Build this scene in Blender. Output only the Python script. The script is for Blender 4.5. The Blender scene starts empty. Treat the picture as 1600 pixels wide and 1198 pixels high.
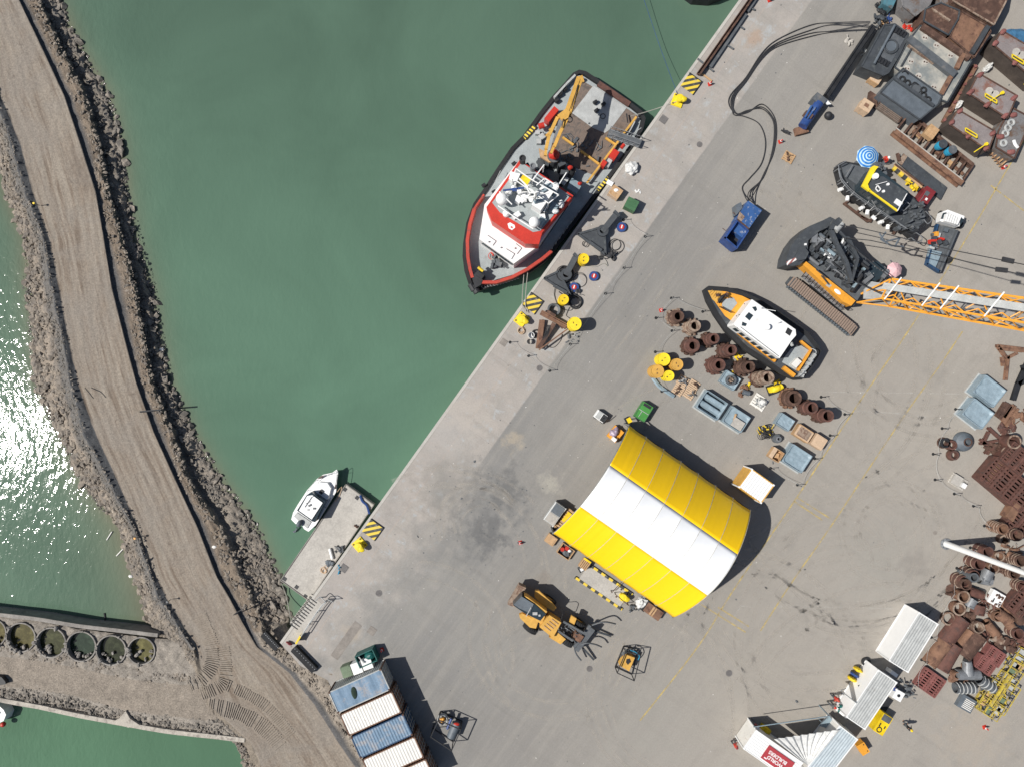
import bpy, math, random
import numpy as np
from mathutils import Vector, Matrix, noise as mnoise
R = math.radians
random.seed(7)
SC = bpy.context.scene
COL = SC.collection

# ------------------------------------------------------------------ camera, light
H, PPM = 73.0, 14.3           # drone height above the quay (m), photo pixels per metre on the quay
A = R(54.4)                   # direction of the quay edge
CA, SA = math.cos(A), math.sin(A)
cam = bpy.data.cameras.new('camera'); camo = bpy.data.objects.new('camera', cam); COL.objects.link(camo)
camo.location = (0, 0, H); cam.sensor_width = 36; cam.lens = 36 * H * PPM / 1600.0
cam.clip_start = 1; cam.clip_end = 4000
SC.camera = camo
SUN_EL, SHADOW = R(50), R(5.5)
wd = bpy.data.worlds.new('World'); SC.world = wd; wd.use_nodes = True
wn = wd.node_tree
bg = wn.nodes['Background']; sky = wn.nodes.new('ShaderNodeTexSky')
sky.sky_type = 'NISHITA'; sky.sun_disc = False; sky.sun_elevation = SUN_EL
sky.sun_rotation = math.atan2(-math.cos(SHADOW), -math.sin(SHADOW))
sky.air_density = 1.0; sky.dust_density = 1.5
wn.links.new(sky.outputs[0], bg.inputs[0]); bg.inputs[1].default_value = 0.065
sl = bpy.data.lights.new('sun', 'SUN'); so = bpy.data.objects.new('sun', sl); COL.objects.link(so)
sl.energy = 4.8; sl.angle = R(0.5); sl.color = (1.0, 0.965, 0.91)
sd = Vector((-math.cos(SUN_EL) * math.cos(SHADOW), -math.cos(SUN_EL) * math.sin(SHADOW), math.sin(SUN_EL)))
so.rotation_euler = sd.to_track_quat('Z', 'Y').to_euler()
so.location = sd * 200
SC.view_settings.view_transform = 'Standard'; SC.view_settings.look = 'None'
SC.view_settings.exposure = 0.08; SC.view_settings.gamma = 1
SC.cycles.max_bounces = 6

# ------------------------------------------------------------------ coordinates
def W(x, y, z=0.0):           # world point at height z that stands at photo position (x, y)
    k = (H - z) / (H * PPM)
    return Vector(((x - 800) * k, (599 - y) * k, z))
def ang(x0, y0, x1, y1): return math.atan2(-(y1 - y0), x1 - x0)

# ------------------------------------------------------------------ mesh kit
WHOLE = {'edging', 'text', 'seam', 'wooden_deck', 'mesh', 'chain', 'roof', 'slats'}
class B:
    def __init__(s): s.v = []; s.f = []; s.pc = []
    def add(s, vs, fs):
        o = len(s.v); s.pc.append((o, o + len(vs), len(s.f), len(s.f) + len(fs))); s.v += [tuple(p) for p in vs]; s.f += [tuple(i + o for i in f) for f in fs]; return s
    def prism(s, pts, z0, z1, inset=0.0):
        a = sum(pts[i][0] * pts[(i + 1) % len(pts)][1] - pts[(i + 1) % len(pts)][0] * pts[i][1] for i in range(len(pts)))
        if a < 0: pts = pts[::-1]
        n = len(pts); cx = sum(p[0] for p in pts) / n; cy = sum(p[1] for p in pts) / n
        top = [(p[0] + (cx - p[0]) * inset, p[1] + (cy - p[1]) * inset, z1) for p in pts]
        return s.add([(p[0], p[1], z0) for p in pts] + top,
                     [tuple(range(n - 1, -1, -1)), tuple(range(n, 2 * n))] + [(i, (i + 1) % n, n + (i + 1) % n, n + i) for i in range(n)])
    def pp(s, pts, z0, z1, inset=0.0):      # outline read off the photo at height z1
        return s.prism([W(x, y, z1)[:2] for x, y in pts], z0, z1, inset)
    def box(s, x, y, z, sx, sy, sz, rz=0, inset=0.0):
        c, d = math.cos(rz), math.sin(rz)
        return s.prism([(x + a * sx / 2 * c - b * sy / 2 * d, y + a * sx / 2 * d + b * sy / 2 * c) for a, b in ((-1, -1), (1, -1), (1, 1), (-1, 1))], z, z + sz, inset)
    def beam(s, p0, p1, w, h=None):
        p0 = Vector(p0); p1 = Vector(p1); h = h or w; d = (p1 - p0)
        if d.length < 1e-6: return s
        d.normalize(); up = Vector((0, 0, 1)) if abs(d.z) < .95 else Vector((1, 0, 0))
        a = d.cross(up).normalized() * w / 2; b = a.cross(d).normalized() * h / 2
        return s.add([p + i * a + j * b for p in (p0, p1) for i, j in ((-1, -1), (1, -1), (1, 1), (-1, 1))],
                     [(0, 1, 2, 3), (7, 6, 5, 4), (0, 4, 5, 1), (1, 5, 6, 2), (2, 6, 7, 3), (3, 7, 4, 0)])
    def tube(s, pts, r, n=6, closed=False, taper=None):
        pts = [Vector(p) for p in pts]; m = len(pts); vs = []; fs = []
        for i, p in enumerate(pts):
            if closed: d = pts[(i + 1) % m] - pts[i - 1]
            else: d = pts[min(i + 1, m - 1)] - pts[max(i - 1, 0)]
            d.normalize(); up = Vector((0, 0, 1)) if abs(d.z) < .9 else Vector((1, 0, 0))
            a = d.cross(up).normalized(); b = a.cross(d)
            rr = r if taper is None else r + (taper - r) * i / (m - 1)
            vs += [p + (a * math.cos(t) + b * math.sin(t)) * rr for t in [2 * math.pi * k / n for k in range(n)]]
        for i in range(m if closed else m - 1):
            j = (i + 1) % m
            fs += [(i * n + k, i * n + (k + 1) % n, j * n + (k + 1) % n, j * n + k) for k in range(n)]
        if not closed: fs += [tuple(range(n - 1, -1, -1)), tuple((m - 1) * n + k for k in range(n))]
        return s.add(vs, fs)
    def lathe(s, c, prof, n=20, m=None, close=False):   # prof: (radius, z); m: optional matrix for a tilted axis
        vs = []; fs = []; k = len(prof)
        for i in range(n):
            t = 2 * math.pi * i / n
            for r, z in prof:
                p = Vector((r * math.cos(t), r * math.sin(t), z))
                if m: p = m @ p
                vs.append((p.x + c[0], p.y + c[1], p.z + (c[2] if len(c) > 2 else 0)))
        for i in range(n):
            j = (i + 1) % n
            for q in range(k if close else k - 1):
                q2 = (q + 1) % k
                fs.append((i * k + q, j * k + q, j * k + q2, i * k + q2))
        if not close:
            if prof[0][0] > 1e-4: fs.append(tuple(i * k for i in range(n - 1, -1, -1)))
            if prof[-1][0] > 1e-4: fs.append(tuple(i * k + k - 1 for i in range(n)))
        return s.add(vs, fs)
    def cyl(s, x, y, z, r, h, n=20, r2=None): return s.lathe((x, y, z), [(r, 0), (r if r2 is None else r2, h)], n)
    def ring(s, x, y, z, r, ri, h, n=24, m=None): return s.lathe((x, y, z), [(ri, 0), (r, 0), (r, h), (ri, h)], n, m, True)
    def torus(s, x, y, z, r, t, n=24, m=6, rz=0, ry=0):
        mm = Matrix.Rotation(rz, 3, 'Z') @ Matrix.Rotation(ry, 3, 'Y')
        pts = [Vector((x, y, z)) + mm @ Vector((r * math.cos(a), r * math.sin(a), 0)) for a in [2 * math.pi * i / n for i in range(n)]]
        return s.tube(pts, t, m, True)
    def sphere(s, x, y, z, r, n=16, m=8, sz=1.0):
        return s.lathe((x, y, z), [(r * math.sin(math.pi * i / m) + (1e-5 if i in (0, m) else 0), -r * sz * math.cos(math.pi * i / m)) for i in range(m + 1)], n)
    def hcyl(s, x, y, z, r, l, rz=0, n=16, ri=None):    # lying cylinder, centre (x,y,z) axis along rz
        m = Matrix.Rotation(rz, 4, 'Z') @ Matrix.Rotation(R(90), 4, 'Y')
        if ri: return s.lathe((x, y, z), [(ri, -l / 2), (r, -l / 2), (r, l / 2), (ri, l / 2)], n, m, True)
        return s.lathe((x, y, z), [(r, -l / 2), (r, l / 2)], n, m)
    def corr(s, x, y, z, lx, ly, pitch, amp, rz=0, th=0.03):   # ribbed roof sheet: ribs run along local y
        n = max(4, int(lx / pitch)); c, d = math.cos(rz), math.sin(rz); vs = []; fs = []
        for i in range(4 * n + 1):
            u = -lx / 2 + lx * i / (4 * n); h = amp if i % 4 in (2, 3) else 0
            for w in (-ly / 2, ly / 2):
                vs.append((x + u * c - w * d, y + u * d + w * c, z + h))
        o = len(vs); vs += [(a, b, e - th) for a, b, e in vs]
        for i in range(4 * n): fs += [(2 * i, 2 * i + 2, 2 * i + 3, 2 * i + 1), (o + 2 * i + 1, o + 2 * i + 3, o + 2 * i + 2, o + 2 * i)]
        return s.add(vs, fs)
    def blob(s, x, y, z, rx, ry, rz, seed=0, amp=.25, n=14, m=7, rot=0, fr=1.3):
        vs = []; fs = []
        for i in range(n):
            t = 2 * math.pi * i / n
            for j in range(m + 1):
                p = math.pi * j / m; d = Vector((math.sin(p) * math.cos(t), math.sin(p) * math.sin(t), -math.cos(p)))
                if j in (0, m): d = Vector((1e-4 * math.cos(t), 1e-4 * math.sin(t), d.z))
                k = 1 + amp * mnoise.noise(d * fr + Vector((seed * 7.3, seed * 1.7, 0)))
                q = Vector((d.x * rx * k, d.y * ry * k, 0)); q.rotate(Matrix.Rotation(rot, 3, 'Z'))
                vs.append((x + q.x, y + q.y, z + d.z * rz * k))
        k = m + 1
        for i in range(n):
            j = (i + 1) % n
            for q in range(m): fs.append((i * k + q, j * k + q, j * k + q + 1, i * k + q + 1))
        return s.add(vs, fs)
    def clusters(s):                # pieces of the mesh that stand apart from each other
        bb = []
        for a, b, c, d in s.pc:
            v = np.array([tuple(p) for p in s.v[a:b]]); bb.append([v.min(0) - .02, v.max(0) + .02, [(a, b, c, d)]])
        ch = True
        while ch:
            ch = False
            for i in range(len(bb)):
                for j in range(len(bb) - 1, i, -1):
                    if (bb[i][0] <= bb[j][1]).all() and (bb[j][0] <= bb[i][1]).all():
                        bb[i] = [np.minimum(bb[i][0], bb[j][0]), np.maximum(bb[i][1], bb[j][1]), bb[i][2] + bb[j][2]]; bb.pop(j); ch = True
        return [k[2] for k in bb]
    def build(s, name, mt, parent=None, world=False, smooth=False, whole=False):
        if parent is not None and not whole and 1 < len(s.pc) < 60 and name not in WHOLE and sum(q[1] - q[0] for q in s.pc) == len(s.v):
            cl = s.clusters()
            if 1 < len(cl) <= 30:
                first = None
                for g in cl:
                    n = B()
                    for a, b, c, d in g: n.add(s.v[a:b], [tuple(i - a for i in f) for f in s.f[c:d]])
                    o = n.build(name, mt, parent, world, smooth, True); first = first or o
                return first
        vs = s.v
        if world and parent is not None:
            im = WM[parent.name].inverted(); vs = [im @ Vector(p) for p in vs]
        me = bpy.data.meshes.new(name); me.from_pydata([tuple(p) for p in vs], [], s.f); me.update()
        me.materials.append(MT[mt] if isinstance(mt, str) else mt)
        if smooth:
            me.polygons.foreach_set('use_smooth', [True] * len(me.polygons))
            try: me.set_sharp_from_angle(angle=R(40))
            except Exception: pass
        o = bpy.data.objects.new(name, me); COL.objects.link(o)
        if parent is not None: o.parent = parent; WM[o.name] = WM[parent.name]
        else: WM[o.name] = Matrix.Identity(4)
        return o
WM = {}
def tag(o, label=None, cat=None, group=None, kind=None):
    for k, v in (('label', label), ('category', cat), ('group', group), ('kind', kind)):
        if v: o[k] = v
    return o
def thing(name, label, cat, loc, rz=0, group=None):
    o = bpy.data.objects.new(name, None); COL.objects.link(o); o.empty_display_size = .3
    o.location = loc; o.rotation_euler = (0, 0, rz)
    WM[o.name] = Matrix.Translation(Vector(loc)) @ Matrix.Rotation(rz, 4, 'Z')
    return tag(o, label, cat, group)
def solo(b, name, mt, label, cat, loc, rz=0, group=None, world=False, smooth=False):   # a thing that is one mesh
    if world:
        im = (Matrix.Translation(Vector(loc)) @ Matrix.Rotation(rz, 4, 'Z')).inverted(); b.v = [im @ Vector(p) for p in b.v]
    o = b.build(name, mt, None, smooth=smooth); o.location = loc; o.rotation_euler = (0, 0, rz)
    WM[o.name] = Matrix.Translation(Vector(loc)) @ Matrix.Rotation(rz, 4, 'Z')
    return tag(o, label, cat, group)
def kids(o): return [c for c in COL.objects if c.parent == o]
def dup(o, loc, rz, label, scale=None):
    def rec(s, par):
        c = s.copy(); COL.objects.link(c)
        if par is not None: c.parent = par
        for k in KIDS.get(s.name, []): rec(k, c)
        return c
    if o.name not in KIDS:
        for c in COL.objects:
            if c.parent is not None: KIDS.setdefault(c.parent.name, [])
        for k in list(KIDS): KIDS[k] = [c for c in COL.objects if c.parent is not None and c.parent.name == k]
        KIDS.setdefault(o.name, [])
    r = rec(o, None); r.location = loc; r.rotation_euler = (0, 0, rz); r['label'] = label
    if scale: r.scale = scale if hasattr(scale, '__len__') else (scale,) * 3
    return r
KIDS = {}

# ------------------------------------------------------------------ materials
MT = {}
def node(nt, t, **kw):
    n = nt.nodes.new(t)
    for k, v in kw.items():
        if k.startswith('i'): n.inputs[int(k[1:])].default_value = v
        else: setattr(n, k, v)
    return n
def rgb(c): return (c[0], c[1], c[2], 1.0)
def noise_n(nt, vec, scale, detail=5, rough=.6, dist=0):
    n = nt.nodes.new('ShaderNodeTexNoise'); n.inputs['Scale'].default_value = scale; n.inputs['Detail'].default_value = detail
    n.inputs['Roughness'].default_value = rough; n.inputs['Distortion'].default_value = dist
    if vec: nt.links.new(vec, n.inputs['Vector'])
    return n.outputs[0]
def maprange(nt, v, a, b, c=0.0, d=1.0):
    n = nt.nodes.new('ShaderNodeMapRange'); nt.links.new(v, n.inputs[0])
    for i, x in enumerate((a, b, c, d)): n.inputs[i + 1].default_value = x
    return n.outputs[0]
def mixc(nt, f, a, b, mode='MIX'):
    n = nt.nodes.new('ShaderNodeMix'); n.data_type = 'RGBA'; n.blend_type = mode
    for s, x in ((0, f), (6, a), (7, b)):
        if isinstance(x, (int, float)): n.inputs[s].default_value = x
        elif isinstance(x, (tuple, list)): n.inputs[s].default_value = rgb(x)
        else: nt.links.new(x, n.inputs[s])
    return n.outputs[2]
def math_n(nt, op, a, b=None, c=None):
    n = nt.nodes.new('ShaderNodeMath'); n.operation = op
    for i, x in enumerate((a, b, c)):
        if x is None: continue
        if isinstance(x, (int, float)): n.inputs[i].default_value = x
        else: nt.links.new(x, n.inputs[i])
    return n.outputs[0]
def newmat(name):
    m = bpy.data.materials.new(name); m.use_nodes = True; MT[name] = m
    return m, m.node_tree, m.node_tree.nodes['Principled BSDF']
def pm(name, col, rough=.6, metal=0, var=.3, sc=1.2, col2=None, amt=.58, sc2=1.0, edge=.06, bump=0, bsc=12, grain=1.0):
    m, nt, bs = newmat(name)
    tc = nt.nodes.new('ShaderNodeTexCoord'); oi = nt.nodes.new('ShaderNodeObjectInfo')
    ad = nt.nodes.new('ShaderNodeVectorMath'); ad.operation = 'MULTIPLY_ADD'
    nt.links.new(oi.outputs['Random'], ad.inputs[0]); ad.inputs[1].default_value = (37, 19, 53); nt.links.new(tc.outputs['Object'], ad.inputs[2])
    v = ad.outputs[0]
    f = maprange(nt, noise_n(nt, v, sc, 6, .65), .3, .7)
    c = mixc(nt, f, [x * (1 - var) for x in col], [min(1, x * (1 + var * .6)) for x in col])
    f2 = maprange(nt, noise_n(nt, v, sc * 9, 3, .6), .3, .7, 1 - .15 * grain, 1 + .1 * grain)
    c = mixc(nt, 1.0, c, f2, 'MULTIPLY')
    if col2:
        g = maprange(nt, noise_n(nt, v, sc2, 8, .72), amt - edge, amt + edge)
        c = mixc(nt, g, c, col2)
    nt.links.new(c, bs.inputs['Base Color'])
    bs.inputs['Roughness'].default_value = rough; bs.inputs['Metallic'].default_value = metal
    if bump:
        bn = nt.nodes.new('ShaderNodeBump'); bn.inputs['Strength'].default_value = bump; bn.inputs['Distance'].default_value = .05
        nt.links.new(noise_n(nt, v, bsc, 4, .6), bn.inputs['Height']); nt.links.new(bn.outputs[0], bs.inputs['Normal'])
    return m
RUST = (.105, .045, .026)
pm('yellow', (.80, .56, .01), .55, col2=(.42, .30, .10), amt=.68, sc2=2)
pm('yellow_bright', (.82, .62, .02), .6, var=.08, col2=(.5, .36, .06), amt=.72, sc2=1.2)
pm('amber', (.62, .35, .07), .55, var=.22, col2=(.34, .21, .10), amt=.67, sc2=2)
pm('orange', (.74, .33, .035), .5, var=.12, col2=(.42, .24, .10), amt=.70, sc2=2)
pm('black', (.022, .023, .026), .6, var=.5)
pm('rubber', (.018, .019, .021), .85, var=.4, bump=.3)
pm('char', (.055, .062, .070), .6, var=.3, col2=(.10, .11, .11), amt=.62, sc2=1.5)
pm('dkgrey', (.10, .11, .12), .6, var=.3, col2=(.16, .15, .14), amt=.62, sc2=1.2)
pm('slate', (.115, .135, .155), .55, var=.25, col2=(.07, .07, .07), amt=.66, sc2=.6)
pm('steel', (.24, .25, .26), .45, .3, var=.3, col2=(.12, .10, .09), amt=.64, sc2=1.5)
pm('ltgrey', (.42, .43, .42), .6, var=.2, col2=(.25, .24, .22), amt=.66, sc2=1.4)
pm('deckgrey', (.33, .36, .365), .7, var=.15, col2=(.20, .20, .19), amt=.63, sc2=.6)
pm('bluegrey', (.23, .30, .34), .6, var=.2, col2=(.15, .19, .22), amt=.6, sc2=.8)
pm('white', (.80, .80, .785), .45, var=.04, col2=(.55, .53, .49), amt=.69, sc2=.9, grain=.25)
pm('whitewash', (.74, .72, .67), .55, var=.10, col2=(.36, .26, .18), amt=.655, sc2=1.3, grain=.5)
pm('red', (.52, .035, .02), .45, var=.12, col2=(.30, .04, .03), amt=.67, sc2=1)
pm('redhull', (.46, .05, .03), .5, var=.15, col2=(.16, .06, .05), amt=.6, sc2=1)
pm('maroon', (.20, .025, .03), .5, var=.2)
pm('pinkred', (.23, .085, .075), .8, var=.35, col2=(.13, .065, .055), amt=.58, sc2=2)
pm('rust', (.09, .048, .034), .85, var=.45, sc=1.6, col2=(.17, .10, .07), amt=.58, sc2=1.3, bump=.3)
pm('rust_lt', (.22, .12, .075), .85, var=.35, col2=(.10, .05, .035), amt=.56, sc2=1.4, bump=.3)
pm('rust_red', (.125, .056, .042), .8, var=.4, sc=2, col2=(.075, .045, .038), amt=.57, sc2=1.5, bump=.2)
pm('rust_pale', (.33, .25, .19), .85, var=.35, col2=(.14, .08, .055), amt=.52, sc2=2, bump=.3)
pm('greysteel_rust', (.17, .165, .165), .7, var=.25, sc=.7, col2=(.12, .075, .05), amt=.57, sc2=.5)
pm('wood', (.50, .32, .17), .8, var=.2, sc=3, col2=(.36, .22, .11), amt=.58, sc2=2.5)
pm('wood_pale', (.55, .40, .27), .8, var=.15, sc=3, col2=(.38, .27, .18), amt=.62, sc2=2)
pm('wood_deck', (.205, .155, .125), .85, var=.45, sc=1.5, col2=(.10, .085, .075), amt=.55, sc2=1.5)
pm('green', (.055, .145, .065), .55, var=.2, col2=(.10, .13, .06), amt=.66, sc2=1.2)
pm('green_bright', (.06, .26, .05), .55, var=.2, col2=(.25, .10, .06), amt=.70, sc2=2)
pm('teal', (.008, .10, .09), .5, var=.25)
pm('olive', (.14, .19, .12), .6, var=.2)
pm('blue', (.025, .065, .22), .5, var=.35, col2=(.05, .05, .07), amt=.64, sc2=1.5)
pm('blue_worn', (.035, .10, .27), .5, var=.25, col2=(.30, .32, .36), amt=.60, sc2=2.2, edge=.03)
pm('blue_roof', (.17, .26, .36), .55, var=.2, sc=.8, col2=(.36, .31, .27), amt=.60, sc2=.8, edge=.1)
pm('tarp_blue', (.27, .35, .40), .45, var=.2, sc=2, col2=(.19, .26, .30), amt=.6, sc2=1.5, bump=.25, bsc=4)
pm('tarp_white', (.62, .62, .60), .55, var=.2, sc=3, col2=(.40, .40, .39), amt=.6, sc2=2, bump=.6, bsc=5)
pm('cyan', (.03, .30, .48), .5, var=.15)
pm('pink', (.68, .43, .45), .7, var=.08)
pm('skin', (.35, .20, .13), .6, var=.1)
pm('concrete', (.44, .415, .375), .85, var=.14, sc=.7, col2=(.34, .32, .29), amt=.60, sc2=.9, bump=.15)
pm('concrete_dk', (.27, .25, .225), .9, var=.3, sc=.8, col2=(.15, .14, .13), amt=.58, sc2=.9, bump=.4)
pm('glass', (.03, .045, .055), .12, var=.2)
pm('rope', (.33, .32, .28), .85, var=.2)
pm('wire', (.035, .035, .038), .7, var=.3)
pm('manhole', (.16, .15, .145), .8, var=.3, sc=4)
pm('patch', (.25, .225, .20), .9, var=.25, sc=2)
def add_wrinkles(name, sc, strength):
    m = MT[name]; nt = m.node_tree; bs = nt.nodes['Principled BSDF']
    tc = nt.nodes.new('ShaderNodeTexCoord'); mp = nt.nodes.new('ShaderNodeMapping'); mp.inputs['Scale'].default_value = sc
    nt.links.new(tc.outputs['Object'], mp.inputs[0])
    bn = nt.nodes.new('ShaderNodeBump'); bn.inputs['Strength'].default_value = strength; bn.inputs['Distance'].default_value = .1
    nt.links.new(noise_n(nt, mp.outputs[0], 1, 5, .6, .6), bn.inputs['Height']); nt.links.new(bn.outputs[0], bs.inputs['Normal'])
pm('pvc_yellow', (.92, .57, .004), .42, var=.02, sc=.3, col2=(.89, .55, .004), amt=.62, sc2=.4, edge=.15, grain=.1)
pm('pvc_white', (.86, .87, .88), .42, var=.02, sc=.3, col2=(.83, .84, .85), amt=.62, sc2=.4, edge=.15, grain=.1)
add_wrinkles('pvc_yellow', (1.6, .10, 1), .10); add_wrinkles('pvc_white', (1.6, .10, 1), .04)
def stripes(name, c1, c2, scale, vec_rot=0, axis='X'):
    m, nt, bs = newmat(name); tc = nt.nodes.new('ShaderNodeTexCoord'); mp = nt.nodes.new('ShaderNodeMapping')
    mp.inputs['Rotation'].default_value = (0, 0, vec_rot); nt.links.new(tc.outputs['Object'], mp.inputs[0])
    sp = nt.nodes.new('ShaderNodeSeparateXYZ'); nt.links.new(mp.outputs[0], sp.inputs[0])
    f = math_n(nt, 'FRACT', math_n(nt, 'MULTIPLY', sp.outputs[0 if axis == 'X' else 1], scale)); f = math_n(nt, 'GREATER_THAN', f, .5)
    c = mixc(nt, f, c1, c2)
    g = maprange(nt, noise_n(nt, tc.outputs['Object'], 2.5, 6, .7), .56, .72, 0, .7); c = mixc(nt, g, c, (.3, .27, .22))
    nt.links.new(c, bs.inputs['Base Color']); bs.inputs['Roughness'].default_value = .6
stripes('hazard', (.70, .52, .05), (.05, .05, .045), 1.75, R(-20) , 'Y')
stripes('hazard_blocks', (.72, .52, .05), (.05, .05, .045), 1.0)
stripes('hazard_fine', (.8, .6, .06), (.04, .04, .04), 2.6)
stripes('redwhite', (.75, .72, .70), (.28, .10, .09), 2.6)
pm('darkside', (.075, .058, .048), .85, var=.4, sc=.9)
pm('reddeck', (.235, .205, .20), .75, var=.2, sc=.8, col2=(.20, .10, .075), amt=.56, sc2=.6)
pm('tarp_purple', (.30, .24, .32), .4, var=.3, sc=3, bump=.5, bsc=5)
m_, nt, bs = newmat('deck_blotch'); tc = nt.nodes.new('ShaderNodeTexCoord'); P_ = tc.outputs['Object']
c_ = mixc(nt, maprange(nt, noise_n(nt, P_, .45, 4, .6), .42, .58), (.20, .215, .21), (.40, .385, .34)); c_ = mixc(nt, maprange(nt, noise_n(nt, P_, 1.4, 6, .7), .55, .70, 0, .6), c_, (.24, .19, .15))
nt.links.new(c_, bs.inputs['Base Color']); bs.inputs['Roughness'].default_value = .7
# ================================================================== THE SETTING
O = W(523, 880)                                     # origin on the quay edge; local +x along the edge, +y over the water
def Q(u, v, z=0.0): return Vector((O.x + u * CA - v * SA, O.y + u * SA + v * CA, z))
def toQ(p): d = Vector((p[0] - O.x, p[1] - O.y)); return (d.x * CA + d.y * SA, -d.x * SA + d.y * CA)
def q_px(x, y, z=0): return toQ(W(x, y, z))

# ---- quay ground
m, nt, bs = newmat('quay_ground')
tc = nt.nodes.new('ShaderNodeTexCoord'); P = tc.outputs['Object']
sp = nt.nodes.new('ShaderNodeSeparateXYZ'); nt.links.new(P, sp.inputs[0]); U, V = sp.outputs[0], sp.outputs[1]
def nz(s, d=5, r=.6, dist=0): return noise_n(nt, P, s, d, r, dist)
big = maprange(nt, nz(.045, 4, .6), .35, .65); mid = nz(.35, 6, .65); fine = nz(6, 4, .7)
asph = mixc(nt, big, (.262, .257, .245), (.335, .324, .30))
far = maprange(nt, math_n(nt, 'ADD', V, math_n(nt, 'MULTIPLY', U, -.25)), -14, -48)
asph = mixc(nt, math_n(nt, 'MULTIPLY', far, .75), asph, (.475, .43, .37))
apr = mixc(nt, maprange(nt, nz(.25, 6, .7), .38, .62), (.445, .415, .378), (.53, .48, .428))
apr = mixc(nt, maprange(nt, nz(.9, 5, .7, .5), .56, .66), apr, (.53, .54, .53))
edgen = math_n(nt, 'ADD', V, maprange(nt, nz(.6), .3, .7, -.06, .06))
worn = maprange(nt, math_n(nt, 'ADD', U, maprange(nt, nz(.12, 5), .3, .7, -6, 6)), 21, 14)    # the line fades out towards the low end
isasph = maprange(nt, edgen, -6.50, -6.66)
soft = maprange(nt, math_n(nt, 'ADD', V, maprange(nt, nz(.25, 6), .3, .7, -3, 3)), -3.5, -9)
isasph = mixc(nt, worn, isasph, soft)
c = mixc(nt, isasph, apr, asph)
# second pour near the edge, pale edge beam, joints
ib = maprange(nt, V, -2.95, -2.85); c = mixc(nt, math_n(nt, 'MULTIPLY', ib, .30), c, (.50, .45, .41))
def line_at(v, w, soft=.5): return maprange(nt, math_n(nt, 'ABSOLUTE', math_n(nt, 'SUBTRACT', V, v)), w, w * soft)
c = mixc(nt, math_n(nt, 'MULTIPLY', line_at(-2.9, .09), .35), c, (.56, .46, .38))
c = mixc(nt, maprange(nt, V, -.42, -.40), c, (.66, .63, .57))
c = mixc(nt, math_n(nt, 'MULTIPLY', line_at(-.44, .035), .6), c, (.22, .20, .18))
ju = math_n(nt, 'ABSOLUTE', math_n(nt, 'SUBTRACT', math_n(nt, 'FRACT', math_n(nt, 'MULTIPLY', U, 1 / 8.2)), .5))
jn = math_n(nt, 'MULTIPLY', maprange(nt, ju, .0045, .002), maprange(nt, V, -6.6, -6.5)); c = mixc(nt, math_n(nt, 'MULTIPLY', jn, .28), c, (.28, .25, .22))
# dusting, streaks along the traffic, fine grain
mp = nt.nodes.new('ShaderNodeMapping'); mp.inputs['Scale'].default_value = (.05, .9, 1); mp.inputs['Rotation'].default_value = (0, 0, R(-10)); nt.links.new(P, mp.inputs[0])
st = maprange(nt, noise_n(nt, mp.outputs[0], 1.0, 6, .7), .45, .72); c = mixc(nt, math_n(nt, 'MULTIPLY', st, .34), c, (.52, .485, .42))
mp2 = nt.nodes.new('ShaderNodeMapping'); mp2.inputs['Scale'].default_value = (.9, .06, 1); mp2.inputs['Rotation'].default_value = (0, 0, R(24)); nt.links.new(P, mp2.inputs[0])
st2 = maprange(nt, noise_n(nt, mp2.outputs[0], 1.0, 6, .7, .4), .52, .75); c = mixc(nt, math_n(nt, 'MULTIPLY', st2, .30), c, (.26, .245, .215))
c = mixc(nt, math_n(nt, 'MULTIPLY', maprange(nt, mid, .52, .75), .35), c, (.27, .255, .23))
c = mixc(nt, math_n(nt, 'MULTIPLY', maprange(nt, nz(1.6, 7, .75), .60, .74), .55), c, (.56, .53, .48))
c = mixc(nt, math_n(nt, 'MULTIPLY', maprange(nt, nz(3.1, 6, .75), .66, .75), .6), c, (.13, .12, .11))
SPOTS = [(765, 790, 60, (.22, .22, .215), .6), (740, 850, 45, (.24, .24, .23), .5), (790, 765, 34, (.17, .17, .165), .55), (762, 835, 34, (.15, .15, .15), .55),
         (700, 760, 60, (.30, .28, .25), .4), (860, 755, 18, (.55, .52, .44), .6), (803, 690, 16, (.60, .50, .36), .5), (850, 905, 16, (.30, .26, .22), .5),
         (1180, 60, 14, (.52, .34, .22), .5), (700, 665, 50, (.56, .53, .49), .5), (725, 640, 40, (.58, .52, .45), .5), (1520, 1150, 60, (.50, .43, .35), .5),
         (1380, 880, 70, (.40, .385, .34), .4), (1180, 1080, 110, (.46, .42, .36), .5), (1530, 500, 60, (.53, .48, .42), .5), (1430, 880, 26, (.30, .27, .24), .45),
         (900, 250, 60, (.50, .48, .44), .3), (1145, 440, 50, (.40, .36, .31), .4), (1240, 330, 60, (.42, .38, .33), .35), (945, 425, 20, (.52, .50, .48), .35),
         (1450, 700, 80, (.50, .455, .39), .5), (1480, 480, 60, (.44, .42, .38), .35), (550, 990, 16, (.50, .42, .32), .5), (1020, 1120, 90, (.40, .38, .335), .35)]
wob = nz(.9, 5, .65)
for x, y, r, col, a in SPOTS:
    d = nt.nodes.new('ShaderNodeVectorMath'); d.operation = 'DISTANCE'; nt.links.new(P, d.inputs[0]); u, v = q_px(x, y); d.inputs[1].default_value = (u, v, 0)
    rr = r / PPM
    dd = math_n(nt, 'ADD', d.outputs['Value'], maprange(nt, wob, .3, .7, -rr * .75, rr * .75))
    c = mixc(nt, maprange(nt, dd, rr * 1.15, rr * .25, 0, a), c, col)
c = mixc(nt, 1.0, c, maprange(nt, fine, .25, .75, .88, 1.10), 'MULTIPLY')
c = mixc(nt, 1.0, c, (.70, .70, .705), 'MULTIPLY')
nt.links.new(c, bs.inputs['Base Color']); bs.inputs['Roughness'].default_value = .85
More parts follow.
